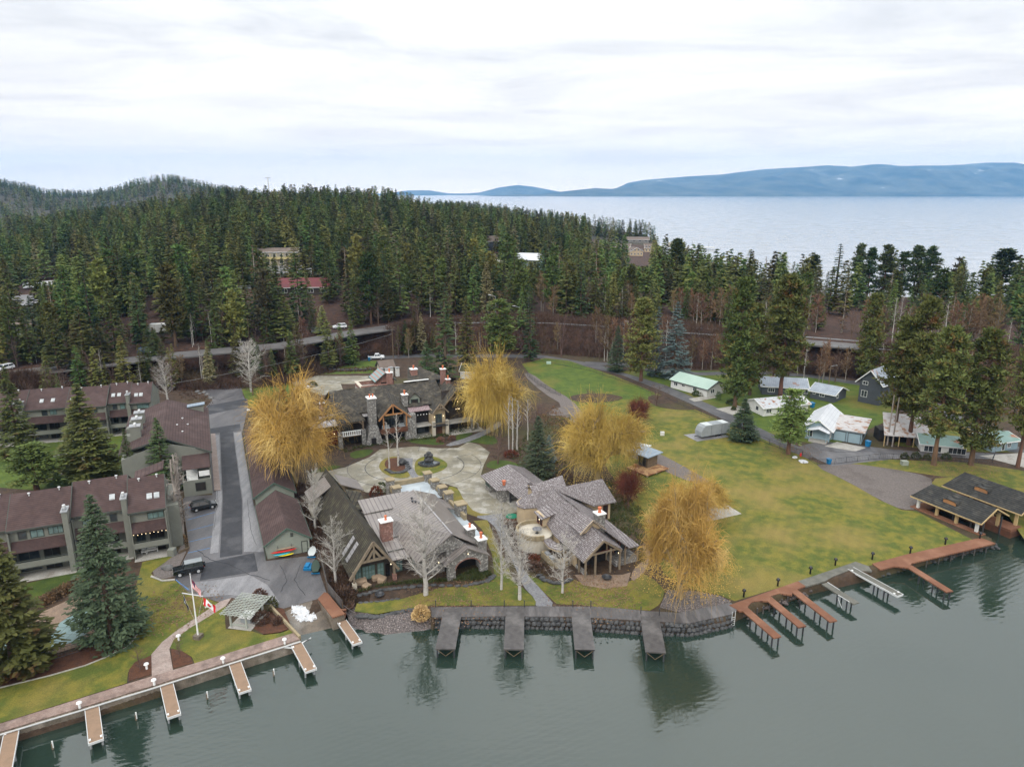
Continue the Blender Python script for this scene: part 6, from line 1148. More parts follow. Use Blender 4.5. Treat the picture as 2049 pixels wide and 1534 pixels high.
# round-ended cross roof and east wing
vs=[(10.3,-1.,8.6)]+[(13.2+1.9*math.cos(a)*1.0-.6,2.+1.9*math.sin(a)*1.,5.) for a in [R(-40)+R(230)*k/14 for k in range(15)]]
mb=MB()
P=[(15.4,-1.6,5.2),(16.3,.4,4.9),(16.2,2.2,4.8),(15.2,3.6,4.75),(13.7,4.0,4.75),(12.4,3.4,4.8),(11.3,1.2,5.0),(10.2,-.4,5.6)]
ap=[(12.9,.2,7.3),(10.0,-1.6,8.5)]
mb.v=[];mb.f=[]
top=[(12.9,1.2,7.2)]*6+[(10.,-1.4,8.4)]*2
for i in range(7): 
    a,b_=P[i],P[i+1]; mb.slab([a,(12.9,.9,7.2),b_][::-1] if i else [a,(12.9,.9,7.2),b_][::-1],.14)
mb.slab([(15.4,-1.6,5.2),(10.,-2.4,8.4),(12.9,.9,7.2)],.14); mb.slab([(12.9,.9,7.2),(10.,-2.4,8.4),(10.2,-.4,5.6)],.14); mb.build('round_roof','tile_grey',H_)
mb=MB(); mb.prism([(p[0]*.94+.8,p[1]*.94) for p in P],1.3,5.0); mb.build('round_wall','stucco',H_)
for a in (.4,1.5): mb=MB(); mb.box(11.1+a*.0,11.9,2.4+a*.2,2.6+a*.2,1.4,4.6)
rf(H_,[(9.8,-.6,8.5),(10.6,-10.6,8.1),(8.2,-12.,4.6),(7.4,-7.,5.2)]); rf(H_,[(9.8,-.6,8.5),(10.6,-10.6,8.1),(13.6,-11.8,4.6),(13.6,-1.,5.4)]); mb=MB(); mb.box(8.8,13,-11.2,-6,1.3,4.9); mb.build('east_wall','stucco',H_); window(H_,'-x',8.8,-10.6,-9.8,1.6,4.,fr='red_panel',gl='interior',mu=0)
# small upper gable
rf(H_,[(13.4,1.1,6.3),(15.,1.,7.3),(15.2,-5.4,8.0),(12.4,-5.,6.2)]); rf(H_,[(15.,1.,7.3),(16.8,1.,6.2),(18.,-5.2,6.2),(15.2,-5.4,8.0)]); mb=MB(); mb.box(13.7,16.4,-4.6,.6,1.3,6.3); mb.build('north_wall','stucco',H_); chimney(H_,16.2,.3,.5,.5,5.5,7.0,'stucco','tile_grey',pots=0)
# garage wing
rf(H_,[(30.7,3.2,3.8),(23.1,3.4,3.8),(25.8,-1.3,6.2),(28,-1.4,6.2)]); rf(H_,[(30.7,3.2,3.8),(28,-1.4,6.2),(30.5,-6,3.8)]); rf(H_,[(23.1,3.4,3.8),(22.4,1.5,3.8),(25.8,-1.3,6.2)],'tile_grey'); rf(H_,[(22.4,1.5,3.8),(13.4,1.5,3.8),(13.4,-1.7,6.1),(25.8,-1.3,6.2)]); rf(H_,[(28,-1.4,6.2),(13.4,-1.7,6.1),(13.4,-6,3.8),(30.5,-6,3.8)])
mb=MB(); mb.box(14,22.4,-5.4,-2.,1.3,3.9); mb.box(22.9,25.,-5.4,2.6,1.3,3.9); mb.box(27.6,29.8,-5.4,2.6,1.3,3.7); mb.build('garage_wall','stone',H_); mb=MB(); mb.box(14,30,-5.3,-5.2,1.3,3.8); mb.box(25,27.6,.5,.6,1.3,3.8); mb.box(14,22.4,-2.,-1.9,1.4,3.8); mb.build('garage_opening','interior',H_)
for x in (14.2,18.2,22.2): mb=MB(); mb.bar((x,1.1,1.3),(x,1.1,3.7),.28,.28); mb.build('garage_post','steel_dark',H_)
for k in range(3): window(H_,'+y',2.6,27.8+k*.62,28.3+k*.62,2.4,3.3,fr='trim_green',gl='glass',mu=0)
chimney(H_,23.4,1.8,.36,.36,4.4,5.1,'clay_pot','clay_pot',pots=0)
mb=MB(); mb.box(13.6,22.6,-1.6,1.6,1.3,1.36); mb.box(25,28,-2,3,1.3,1.35); mb.build('apron','concrete',H_)
# round terrace
c=(6.2,4.6); mb=MB(); mb.lathe([(2.85,1.3),(2.85,3.7)],26,c); tr=mb.build('terrace','stucco_pale',H_); mb=MB(); mb.lathe([(2.75,4.2),(2.75,4.5),(3.05,4.5),(3.05,4.5)],26,c); mb.v=[];mb.f=[]
for k in range(20):
    a,b_=R(-80)+R(260)*k/20,R(-80)+R(260)*(k+1)/20
    mb.bar((c[0]+2.9*math.cos(a),c[1]+2.9*math.sin(a),3.95),(c[0]+2.9*math.cos(b_),c[1]+2.9*math.sin(b_),3.95),.3,.75)
mb.build('terrace_wall','cap_stone',tr)
o=thing('patio_table','round dark table on the curved terrace of the guest house','table',world_of(H_,5.6,4.6,3.7)); mb=MB(); mb.lathe([(.75,.7),(.75,.76)],14); mb.build('tabletop','slate',o); mb=MB(); mb.tube((0,0,0),(0,0,.7),.05); mb.lathe([(.3,0),(.3,.03)],8); mb.build('leg','steel_dark',o)
rf(H_,[(5.4,.9,6.5),(8.7,.6,6.6),(8.9,3.4,5.7),(5.9,3.7,5.7)],name='dormer_roof'); mb=MB(); mb.box(6.2,8.6,1.,3.2,4.2,5.9); mb.build('dormer_wall','stucco',H_); window(H_,'+y',3.2,6.5,7.1,4.3,5.6,fr='red_panel',gl='interior',mu=0); window(H_,'+y',3.2,7.5,8.1,4.3,5.6,fr='red_panel',gl='interior',mu=0)
# curved kitchen canopy
mb=MB(); Pq=[(3.6,4.8),(1.0,5.1),(-.3,4.6),(-.8,3.9),(-.5,3.3),(.4,3.0),(3.4,3.6)]; mb.prism(Pq,3.35,3.55); cn=mb.build('canopy_rim','stucco',H_)
mb=MB(); ctr=(1.2,4.05,4.05)
for i in range(7): a,b_=Pq[i],Pq[(i+1)%7]; mb.add([(a[0],a[1],3.56),(b_[0],b_[1],3.56),ctr],[(0,1,2) if 1 else 0])
mb.build('canopy_roof','tile_grey',H_)
mb=MB(); mb.box(-1.4,2.6,4.7,5.5,1.3,2.25); mb.box(-1.6,-.6,3.2,5.4,1.3,2.25); mb.build('outdoor_kitchen','cap_stone',H_); mb=MB(); mb.box(.8,1.7,4.8,5.4,2.26,2.6); mb.box(-.5,.3,4.8,5.4,2.26,2.6); mb.build('grill','steel',H_)
mb=MB()
for k in ((-2.5,2.6,3.6),(7.1,3.4,5.),(-5.3,-3.2,3.6),(8.6,-11.3,4.6),(13.1,3.5,4.7)): mb.lathe([(.02,k[2]),(.08,k[2]+.1),(.02,k[2]+.2)],6,(k[0],k[1]))
mb.build('porch_light','bulb',H_)
# ------------------------------------------------ small houses on the right
def box_house(name,label,pa,pb,ze,zr,dep,roof,wall,ax='x',ohe=.5,ohg=.5,wins=(),cat='house',hip=(0,0),fr='white_paint',z0=1.3,zg=1.3,trim='white_paint'):
    a,b_=G(*pa,zg),G(*pb,zg); rot=math.degrees(math.atan2(b_[1]-a[1],b_[0]-a[0])); L=math.hypot(b_[0]-a[0],b_[1]-a[1]); t=thing(name,label,cat,(*a,0),rot); gable(t,0,L,0,dep,ze,zr,ax,roof,wall,z0=z0,ohe=ohe,ohg=ohg,hip=hip,trim=trim)
    for f,d,u0,u1,q0,q1,mu in wins: window(t,f,d if d is not None else (L if f=='+x' else dep),u0,u1,q0,q1,fr=fr,mu=mu)
    return t,L
t,L=box_house('mint_roof_house','white house with a mint green metal roof and cypress bushes at its corner',(1342,775),(1414,795),3.7,5.2,8,'roof_mint','wall_white',wins=(('-y',0,1.2,2.4,2.3,3.2,1),('-y',0,4,5,2.6,3.1,1),('-y',0,8,9.2,2.2,3.2,1),('+x',None,1.5,3,2.2,3.2,1)),trim='steel_dark')
t,L=box_house('slate_grey_house','dark blue-grey house with a patchy pale metal roof behind the very tall pine',(1524,789),(1614,794),3.8,5.4,8.5,'roof_blue','wall_grey',wins=(('-y',0,1.6,3.2,2.2,3.2,2),('-y',0,8.5,9.4,2.4,3.1,0),('-y',0,10.4,11.8,2.3,3.3,1)))
t,L=box_house('rust_streaked_house','long white house whose pale metal roof has orange rust streaks',(1527,833),(1616,824),3.6,4.9,7,'rust_roof','wall_white',wins=(('-y',0,.8,2.2,2.1,3.1,2),('-y',0,4,5.4,2.1,3.1,1),('-x',0,2,3.2,2.2,3.2,0)),hip=(0,0))
t,L=box_house('grey_cottage','small dark grey cottage with a blue-grey roof, between two bare birches',(1620,796),(1668,806),3.5,4.9,7.5,'roof_blue','wall_grey',wins=(('-y',0,2.6,3.8,2.4,3.2,1),('-y',0,.8,1.4,2.7,3.1,0),('+x',None,1.5,2.5,2.3,3.1,0)))
t,L=box_house('two_storey_house','two-storey blue-grey house with a steep pale metal roof',(1716,803),(1758,812),7.6,10.4,9,'roof_blue','wall_grey',ax='y',wins=(('-y',0,.8,2.,6.3,7.1,1),('-y',0,.7,2.1,3.,4.6,1),('-x',0,2,3,5,6,1)),ohe=.9,ohg=.9)
# light blue house with porch and twin garage
a=(65.8,151.9); t=thing('light_blue_house','light blue house with white metal roof, porch and attached two-door garage','house',(*a,0),-26)
gable(t,.3,5.4,.3,13.5,4.5,6.3,'y','roof_white','wall_lightblue',trim='white_paint',ohe=.8,ohg=.8)
t.rotation_euler=(0,0,R(-33))
mb=MB(); mb.box(5.4,11.6,2.8,12,1.3,4.); g1=mb.build('garage','wall_lightblue',t); mb=MB(); mb.slab([(5.5,2.2,4.25),(12.2,2.2,4.25),(12.2,12.6,4.7),(5.5,12.6,4.7)],.22); mb.build('garage_roof','roof_rustflat',t)
for x in (5.9,8.9): mb=MB(); mb.box(x,x+2.4,2.7,2.79,1.35,3.5); gd=mb.build('garage_door','wall_lightblue',g1); mb=MB(); mb.box(x-.1,x,2.66,2.8,1.3,3.6); mb.box(x+2.4,x+2.5,2.66,2.8,1.3,3.6); mb.box(x,x+2.4,2.66,2.8,3.5,3.6); mb.build('door_frame','steel_dark',gd)
window(t,'+x',11.6,4,5.2,2.4,3.3,fr='steel_dark',mu=0); window(t,'+x',11.6,6.4,7.6,2.4,3.3,fr='steel_dark',mu=0); window(t,'-y',.3,.9,1.8,2,3.6,fr='white_paint',mu=0); window(t,'+x',5.4,.8,2.2,2.1,3.4,fr='white_paint',mu=1)
mb=MB(); mb.box(1.4,5.2,-1.6,.3,1.3,1.7); po=mb.build('porch','concrete',t); mb=MB(); mb.slab([(1.,-1.9,4.0),(3.3,-1.9,4.7),(3.3,.3,4.9),(1.,.3,4.)][::-1],.12); mb.slab([(3.3,-1.9,4.7),(5.6,-1.9,4.0),(5.6,.3,4.),(3.3,.3,4.9)][::-1],.12); mb.build('porch_roof','roof_white',po); mb=MB()
for x in (1.5,5.): mb.bar((x,-1.5,1.7),(x,-1.5,4.),.14,.14)
mb.box(1.5,5,-1.55,-1.45,2.5,2.6); mb.build('porch_post','wall_lightblue',po)
# white carport, teal-roofed shelter, far right cabin, white cottage
a=G(1768,892); t=thing('carport','open white-roofed carport with dark interior, right of the light blue house','carport',(*a,0),-8); mb=MB(); mb.slab([(-.3,-.3,4.0),(9.5,-.3,3.6),(10.3,7,6.4),(1.5,7,7.0)],.2); mb.build('roof','roof_rustflat',t); mb=MB()
for x in (0,3,6,9): mb.bar((x,0,1.3),(x,0,3.7),.16,.16)
mb.build('post','post_cream',t); mb=MB(); mb.box(0,9.3,3.2,6.5,1.3,3.9); mb.build('wall','interior',t)
t,L=box_house('teal_roof_cabin','cabin with a faded teal roof and glassy white front behind the tall pines',(1842,903),(1918,910),3.2,4.4,6,'roof_teal','wall_white',wins=(('-y',0,.6,3.8,1.5,2.7,3),('-y',0,5.2,8.4,1.5,2.7,3)))
t,L=box_house('pale_cottage','pale blue-white cottage with a light green roof at the right edge',(1985,905),(2035,898),3.4,4.3,6,'roof_teal','wall_lightblue',wins=(('-y',0,4.2,5,2,3,1),('-y',0,2.6,3.3,1.5,3.1,0)))
t,L=box_house('white_cottage','small white cottage with a mossy dark roof behind the weeping willow',(922,754),(934,768),3.9,5.6,8,'moss_roof','wall_white',ax='x',ohe=.3,ohg=.3) if 0 else (None,0)
a=G(921,757); t=thing('white_cottage','small white cottage with a mossy roof behind the weeping willow','house',(*a,0),-22); gable(t,0,4.6,0,0.1,3.9,3.95,'y','moss_roof','wall_white',walls=False,ohe=.05,ohg=0) if 0 else None
gable(t,0,8.5,0,4.4,3.7,5.5,'x','moss_roof','wall_white',ohe=.3,ohg=.3,trim='white_paint'); t.rotation_euler=(0,0,R(-18)); window(t,'-x',0,1.2,2.4,2.,3.6,fr='trim_green',gl='glass_teal',mu=0)
# deck cabin
a=G(1253,939); t=thing('deck_cabin','small cabin with a slatted overhanging roof standing on an orange timber deck','cabin',(*a,0),-34)
rot_=math.degrees(math.atan2(G(1293,955)[1]-a[1],G(1293,955)[0]-a[0])); t.rotation_euler=(0,0,R(rot_))
mb=MB(); mb.box(0,5.6,0,6.4,1.62,1.78); mb.build('deck','light_wood',t); mb=MB(); [mb.box(x-.15,x+.15,y-.15,y+.15,1.25,1.62) for x in (.4,2.8,5.2) for y in (.4,3.,6.)]; mb.build('footing','concrete',t)
mb=MB(); mb.box(.3,2.9,3.0,5.9,1.78,4.0); mb.build('wall','timber',t); window(t,'-y',3.0,.8,2.4,2.,3.6,fr='steel_dark',gl='glass',mu=1); mb=MB(); mb.slab([(-2.4,2.2,4.3),(3.6,2.2,4.3),(3.6,6.8,4.5),(-2.4,6.8,4.5)],.14); mb.build('roof','roof_solar',t); mb=MB(); mb.box(.6,1.3,1.2,1.9,1.78,2.35); mb.build('bench','timber_orange',t)
a=G(1258,893,3.5); t=thing('pale_roof_shelter','low shelter with a pale dirty roof half hidden by the middle willow','shelter',(*a,0),-34); mb=MB(); mb.slab([(-2,0,3.6),(4,0,3.6),(4,2.6,3.8),(-2,2.6,3.8)],.12); mb.build('roof','fabric_pale',t); mb=MB(); [mb.bar((x,y,1.3),(x,y,3.5),.14,.14) for x in (-1.7,3.7) for y in (.3,2.3)]; mb.build('post','timber',t)
# background buildings on the hill
def hill_house(name,label,px,py,wm,dm,hm,hr,roof,wall,rot,Y,wins=3,rows=1,cat='house',ax='x'):
    u=U(px); x=u*Y; z=land1(x,Y); t=thing(name,label,cat,(x,Y,0),rot); z=min(z,Zt(Y,py)-hm) if 0 else z
    gable(t,-wm/2,wm/2,0,dm,z+hm,z+hm+hr,ax,roof,wall,z0=z-2,trim='white_paint')
    for r_ in range(rows):
        for k in range(wins): q=-wm/2+wm*(k+.3)/wins; window(t,'-y',0,q,q+wm/wins*.4,z+.9+r_*3,z+2.3+r_*3,mu=1,fr='white_paint',gl='interior')
    return t,z
t,z=hill_house('motel','two-storey motel with cream walkway railings on the wooded hill',577,500,19,8,6.6,1.6,'roof_tan','wall_beige',4,352,6,2,'motel'); mb=MB()
for k in (0,3.1): mb.box(-9.5,9.5,-1.6,0,z+k+.05,z+k+.25); mb.box(-9.5,9.5,-1.6,-1.5,z+k+.25,z+k+1.2) if k else None
[mb.bar((-9.4+k*3.1,-1.5,z),(-9.4+k*3.1,-1.5,z+6.2),.2,.2) for k in range(7)]; mb.build('walkway','wall_yellow',t)
t,z=hill_house('red_roof_building','long low building with a dark red metal roof among the trees above the highway',610,610,26,10,3.2,3.,'roof_red','dark_wood',6,289,5,1,'building')
t,z=hill_house('white_roof_house','white gabled house in the woods above the highway bend',1052,500,13,9,6.,3.,'roof_white','wall_lightblue',-20,392,3,2)
t,z=hill_house('hill_house','dark grey-roofed house peeping between fir tops, left of the white gabled house',985,480,9,8,6,3,'roof_tan','wall_grey',10,470,2,1)
for i,(px,Y,l) in enumerate(((1235,600,'cream-gabled lakeside lodge house on the point, leftmost of three'),(1262,565,'cream-gabled lakeside lodge house on the point, middle of three'),(1290,610,'cream-gabled lakeside lodge house on the point, rightmost of three'))): hill_house('point_house',l,px,0,11,9,3.6,3,'roof_tan','stucco',(-20,15,-5)[i],Y,4,2,ax='xy'[i%2])
t,z=hill_house('point_hall','long brown-roofed hall near the pier on the point',1262,0,24,10,3,2.4,'roof_tan','stone',-6,740,4,1,'building')
t,z=hill_house('rv_shed','small red roofed hut in the trees at the left, above the parked caravan',462,0,7,5,2.6,2,'roof_red','timber',10,300,2,1,'hut')
a=G(10,725,5); t=thing('grey_house','grey house with a flat pale roof at the left edge by the highway','house',(-172,236,0),14); zz=land1(-172,240); gable(t,0,15,0,9,zz+4,zz+5.4,'x','roof_tan','siding',z0=zz-2); window(t,'-y',0,9,10.4,zz+1.5,zz+3,mu=1)
# pier at the point
x,y=U(1345)*730,730; t=thing('pier','pale pier with lamp posts reaching into the lake off the point','pier',(x,y,0),-8); mb=MB(); mb.box(-14,34,0,5,1.2,1.8); mb.build('deck','wall_white',t); mb=MB(); [mb.bar((k,2.5,1.8),(k,2.5,7),.3,.3) for k in (-4,12,28)]; mb.build('lamp_post','steel',t); mb=MB(); mb.box(-12,-2,1,5,1.8,6); mb.build('hut','stucco_pale',t)
# ------------------------------------------------ docks, sea walls
def dock(name,label,root,end,wd,z,m,edge=None,piles=(),pm='steel_dark',group=None,th=.18,ext=.0,brace=False):
    a,b_=Vector(G(*root,z)),Vector(G(*end,z)); d=b_-a; L=d.length; rot=math.degrees(math.atan2(d.y,d.x))-90; t=thing(name,label,'dock',(a.x,a.y,0),rot,group)
    mb=MB(); mb.box(-wd/2,wd/2,-ext,L,z-th,z); mb.build('deck',m,t)
    if edge:
        mb=MB(); e=.07
        mb.box(-wd/2-e,-wd/2-.003,-ext,L,z-th-.05,z+.03); mb.box(wd/2+.003,wd/2+e,-ext,L,z-th-.05,z+.03); mb.box(-wd/2-e,wd/2+e,L+.003,L+e,z-th-.05,z+.03)
        mb.add([(-wd/2-e,0,z+.03),(-wd/2-1.3,-.25,z+.03),(-wd/2-1.3,-.4,z+.03),(-wd/2-e,.25,z+.03),(-wd/2-e,0,z-.1),(-wd/2-1.3,-.25,z-.1),(-wd/2-1.3,-.4,z-.1),(-wd/2-e,.25,z-.1)],[(0,3,2,1),(4,5,6,7),(0,1,5,4),(3,0,4,7),(2,3,7,6),(1,2,6,5)]) if edge=='g' else None
        mb.bar((wd/2+e,.5,z),(wd/2+1.1,-.35,z),.12,.1) if edge=='g' else None
        mb.build('edge_frame','white_metal',t)
        mb=MB(); [mb.box(s*(wd/2-.12)-.09,s*(wd/2-.12)+.09,L*f-.12,L*f+.12,z+.003,z+.12) for s,f in ((-1,.93),(1,.93),(1,.08))]; mb.build('cleat','white_paint',t)
    for f in piles:
        for s in (-1,1): mb=MB(); mb.tube((s*wd*.42,L*f,-2.4),(s*wd*.42,L*f,z-th-.003),.11,n=7); mb.build('pile',pm,t)
    if brace: mb=MB(); mb.bar((-wd*.42,L-.1,z-th-.05),(0,L-.1,z-1.1),.06,.06); mb.bar((wd*.42,L-.1,z-th-.05),(0,L-.1,z-1.1),.06,.06); mb.build('brace','timber',t)
    return t
lab=('cut off by the bottom left corner','second from the bottom left corner','third from left, at the garden path end','fourth from left, below the flagpole','fifth from left, beside the ramp')
for i,(r,e) in enumerate((((24,1457),(4,1560)),((183,1408),(192,1482)),((332,1363),(348,1431)),((468,1320),(490,1382)),((593,1288),(622,1340)))):
    dock('finger_dock','narrow tan dock with white metal edge, '+lab[i],r,e,1.25,1.15,'dock_tan','g',piles=(.5,.9),pm='steel',group='white-edged docks along the left sea wall')
dock('finger_dock','narrow tan dock with white edge starting from the brown-topped pier beside the ramp',(684,1242),(715,1286),1.1,.95,'dock_tan','e',piles=(.5,.9),pm='steel')
for i,(r,e) in enumerate((((907,1217),(891,1297)),((1031,1216),(1028,1298)),((1161,1217),(1170,1299)),((1300,1233),(1312,1304)))):
    dock('wide_dock','wide dark plank dock off the boardwalk, '+('leftmost of four','second of four','third of four','rightmost of four, nearest the orange willow')[i],r,e,2.45,1.42,'dock_grey',piles=(.45,.97),group='wide dark docks off the boardwalk',brace=True)
rl=('leftmost, starting at the boardwalk end','second from the left','third from the left','alone at the right, below the boathouse')
for i,(r,e) in enumerate((((1485,1213),(1556,1274)),((1531,1190),(1606,1253)),((1578,1172),(1668,1242)),((1818,1131),(1901,1183)))):
    dock('finger_dock','long narrow rust-brown dock on piles, '+rl[i],r,e,1.15,1.42,'dock_red',piles=(.35,.68,.95),group='rust-brown finger docks')
t=dock('finger_dock','weathered grey dock, bent and broken, its white edging loose',(1650,1166),(1714,1206),1.05,1.35,'dock_old',piles=(.5,.8),pm='steel_dark'); mb=MB(); mb.bar((-.6,0,1.35),(-.6,2.2,1.3),.08,.06); mb.bar((.6,3,1.33),(.62,5,1.36),.08,.06); mb.tube((.3,2.5,1.1),(1.2,5,-.8),.04); mb.build('loose_edging','white_metal',t); t.rotation_euler[1]=R(1.5)
dock('finger_dock','straight weathered grey dock with intact white edge, right of the broken one',(1702,1136),(1801,1190),1.1,1.4,'dock_old','e',piles=(.55,.75))
def walk(name,label,pix,z,m,cat='boardwalk',th=.22,edge=None):
    P=[G(a,b_,z) for a,b_ in pix]; mb=MB(); mb.prism(P,z-th,z); o=mb.build(name,m); return tag(o,label,cat)
walk('boardwalk','dark wet plank boardwalk along the rock wall between the beach and the brown docks',[(862,1214),(1070,1212),(1200,1213),(1300,1222),(1360,1225),(1462,1205),(1478,1216),(1464,1228),(1380,1246),(1290,1241),(1150,1233),(1010,1232),(864,1234)],1.4,'boardwalk')
walk('dock_platform','rust-brown plank platform carrying three finger docks',[(1459,1210),(1597,1162),(1612,1172),(1586,1181),(1585,1190),(1560,1186),(1540,1192),(1541,1202),(1522,1201),(1505,1203),(1496,1212),(1498,1221),(1480,1222)],1.43,'dock_red','dock')
walk('dock_platform','weathered grey plank platform between the two rust-brown platforms',[(1597,1162),(1692,1130),(1712,1123),(1738,1132),(1745,1142),(1700,1140),(1668,1152),(1650,1162),(1612,1173)],1.41,'dock_old','dock')
walk('dock_platform','rust-brown plank platform along the lawn up to the boathouse',[(1745,1127),(1812,1109),(1962,1075),(1992,1086),(1824,1126),(1818,1135),(1790,1132),(1762,1139)],1.43,'dock_red','dock')
for pts_,nm,lb in (([(1824,1127),(1992,1087)],'pile_row','dark stub piles under the right rust-brown platform'),([(1500,1222),(1586,1190)],'pile_row','dark stub piles under the left rust-brown platform')):
    t=thing('piling',lb,'pilings',(*G(*pts_[0]),0)); a,b_=Vector(G(*pts_[0])),Vector(G(*pts_[1]))
    for k in range(7): p=a.lerp(b_,(k+.3)/7)-a; mb=MB(); mb.tube((p.x,p.y+.15,-2),(p.x,p.y+.15,1.2),.1,n=7); mb.build('pile','dock_grey',t)
# sea wall of the left bank
P=[G(*p) for p in [(-400,1602),(0,1465),(158,1418),(305,1373),(444,1329),(600,1280)]]; mb=MB()
for a,b_ in zip(P[:-1],P[1:]):
    d=Vector((b_[0]-a[0],b_[1]-a[1])).normalized(); n_=Vector((d.y,-d.x))*.3; mb.slab([(a[0]+n_.x,a[1]+n_.y,1.29),(b_[0]+n_.x,b_[1]+n_.y,1.29),(b_[0],b_[1],1.29),(a[0],a[1],1.29)],3.6)
tag(mb.build('sea_wall','wall_conc'),'stained concrete sea wall along the left bank','sea wall')
mb=MB()
for a,b_ in zip(P[:-1],P[1:]):
    d=Vector((b_[0]-a[0],b_[1]-a[1])).normalized(); n_=Vector((d.y,-d.x)); L=math.hypot(b_[0]-a[0],b_[1]-a[1]); mb.bar((a[0]+n_.x*.36,a[1]+n_.y*.36,1.3),(b_[0]+n_.x*.36,b_[1]+n_.y*.36,1.3),.1,.12)
tag(mb.build('wall_bumper','white_metal'),'pale metal bumper rail along the top of the left sea wall','bumper rail')
def lampbox(label,px,py,group=None,dark=False,z=1.32,h=.85):
    t=thing('dock_pedestal' if not dark else 'bollard_light',label,'pedestal' if not dark else 'bollard light',(*G(px,py),z),0,group); mb=MB(); mb.lathe([(.13,0),(.12,h*.7)],8); mb.build('post','white_paint' if not dark else 'black_paint',t); mb=MB(); mb.lathe([(.15,h*.7),(.3,h*.74),(.26,h*.88),(.1,h)],8); mb.build('hood','white_paint' if not dark else 'black_paint',t)
for i,(px,py) in enumerate(((160,1416),(309,1370),(447,1326),(570,1288),(358,1281),(294,1338),(412,1215))): lampbox('white utility pedestal '+('at the second dock from the bottom left','at the third dock, near the garden path end','at the dock below the flagpole','at the dock beside the boat ramp','beside the garden path on the lawn','in the left mulch bed by the garden path','on the lawn behind the flagpole')[i],px,py,'white pedestals of the left marina')
for i,(px,py) in enumerate(((1488,1194),(1556,1172),(1621,1148),(1671,1131),(1745,1119),(1821,1107),(1891,1089),(1960,1078))): lampbox('black bollard light '+('at the boardwalk end','above the first two brown docks','where brown planks meet grey planks','above the broken grey dock','at the start of the right brown platform','above the lone right-hand dock','near the right end of the lawn edge','at the boathouse corner')[i],px,py,'black bollard lights along the lawn edge',True,h=1.25)
# rock wall under the boardwalk
rg=random.Random(8); edge=[(864,1238),(1010,1239),(1150,1242),(1290,1251),(1380,1254),(1464,1236)]; E2=[G(a,b_,1.0) for a,b_ in edge]; mb=MB()
for a,b_ in zip(E2[:-1],E2[1:]):
    a,b_=Vector(a),Vector(b_); n=int((b_-a).length/.62)
    for row in range(3):
        for k in range(n): p=a.lerp(b_,(k+.5+.3*(row%2)+rg.uniform(-.15,.15))/n); mb.rock((p.x,p.y+.25-.3*row,1.0-.5*row+rg.uniform(-.06,.06)),rg.uniform(.36,.52),.4,rg.uniform(.3,.42),rg,5)
o=mb.build('rock_wall','rock_dark'); tag(o,'retaining wall of big grey boulders under the boardwalk','rock wall')
def rocks(name,label,line,z,n,r,m,spread=.5,hz=.6,stuff=True,cat=None):
    P=[Vector(G(a,b_,z)) for a,b_ in line]; mb=MB()
    for k in range(n):
        f=rg.uniform(0,len(P)-1.001); i=int(f); p=P[i].lerp(P[i+1],f-i); s=r*rg.uniform(.5,1.3); mb.rock((p.x+rg.gauss(0,spread),p.y+rg.gauss(0,spread*.6),z+rg.uniform(-.1,.1)),s,s*rg.uniform(.7,1),s*hz,rg)
    o=mb.build(name,m)
    if stuff: o['kind']='stuff'; o['label']=label
    else: tag(o,label,cat)
    return o
rocks('shore_rocks','loose dark rocks and gravel under the brown docks',[(1465,1240),(1510,1215),(1545,1205),(1600,1190),(1660,1165),(1720,1150)],.35,170,.3,'pebble',.7)
rocks('shore_rocks','loose rocks under the right brown platform',[(1745,1150),(1830,1128),(1900,1112),(1985,1092)],.2,140,.3,'rock_dark',.5)
rocks('shore_rocks','underwater stones at the foot of the boulder wall',[(880,1258),(1020,1260),(1150,1262),(1290,1272),(1400,1268)],-.25,150,.3,'rock_dark',.45)
def ledge(label,line,z,n,r,m='rock_dark',group='stone ledges'):
    P=[Vector(G(a,b_,z)) for a,b_ in line]; mb=MB()
    for k in range(n): f=(k+.5)/n*(len(P)-1); i=min(int(f),len(P)-2); p=P[i].lerp(P[i+1],f-i); mb.rock((p.x,p.y,z),r*rg.uniform(1,1.7),r*rg.uniform(.7,1),r*.55,rg,6)
    return tag(mb.build('stone_ledge',m),label,'stone ledge')
ledge('ledge of flat grey-green slabs at the water end of the lodge lawn',[(715,1232),(760,1234),(800,1224),(850,1216)],1.1,12,.55)
ledge('dark stone border along the planting in front of the lodge',[(714,1192),(760,1180),(800,1176),(860,1170),(930,1172),(975,1162),(990,1150)],1.4,26,.4)
ledge('low thin dark stone edge inside the lodge lawn',[(716,1206),(760,1203),(800,1197)],1.3,8,.32)
ledge('curved dark stone planter wall left of the guest house porch',[(1076,1148),(1090,1160),(1110,1166),(1130,1164),(1142,1158)],1.5,9,.45)
ledge('loose flagstones in the garden beside the slate path',[(1010,1050),(1015,1070),(1025,1085),(1050,1095)],1.35,14,.4,'rock')
ledge('stone rim of the courtyard pond',[(105,915),(130,908),(165,915),(160,935),(120,950),(100,960)],1.4,16,.5,'rock')
ledge('dark stone retaining edge behind the gatehouse lawn',[(590,735),(640,738),(690,740),(745,738)],1.6,18,.6)
for i in range(14): # boulders on the slope by the road
    a=(365+i*4.6+rg.uniform(-4,4),760+i*3.0+rg.uniform(-5,6)); mb=MB(); s=rg.uniform(.4,.75); mb.rock((0,0,.1),s*1.3,s,s*.6,rg); o=mb.build('boulder','rock'); o.location=(*G(*a),1.32); tag(o,'pale boulder on the bare slope where the parking lane meets the road','boulder','pale boulders on the bare slope')
for px,py,w_,lb in ((452,1112,0,''),): pass
mb=MB(); mb.rock((0,0,.2),1.0,.6,.5,rg); o=mb.build('boulder','rock'); o.location=(*G(336,1138),1.32); tag(o,'reddish boulder in the gravel bed in front of the parked jeep','boulder'); o.data.materials[0]=MT['brick'] if 0 else MT['rock']
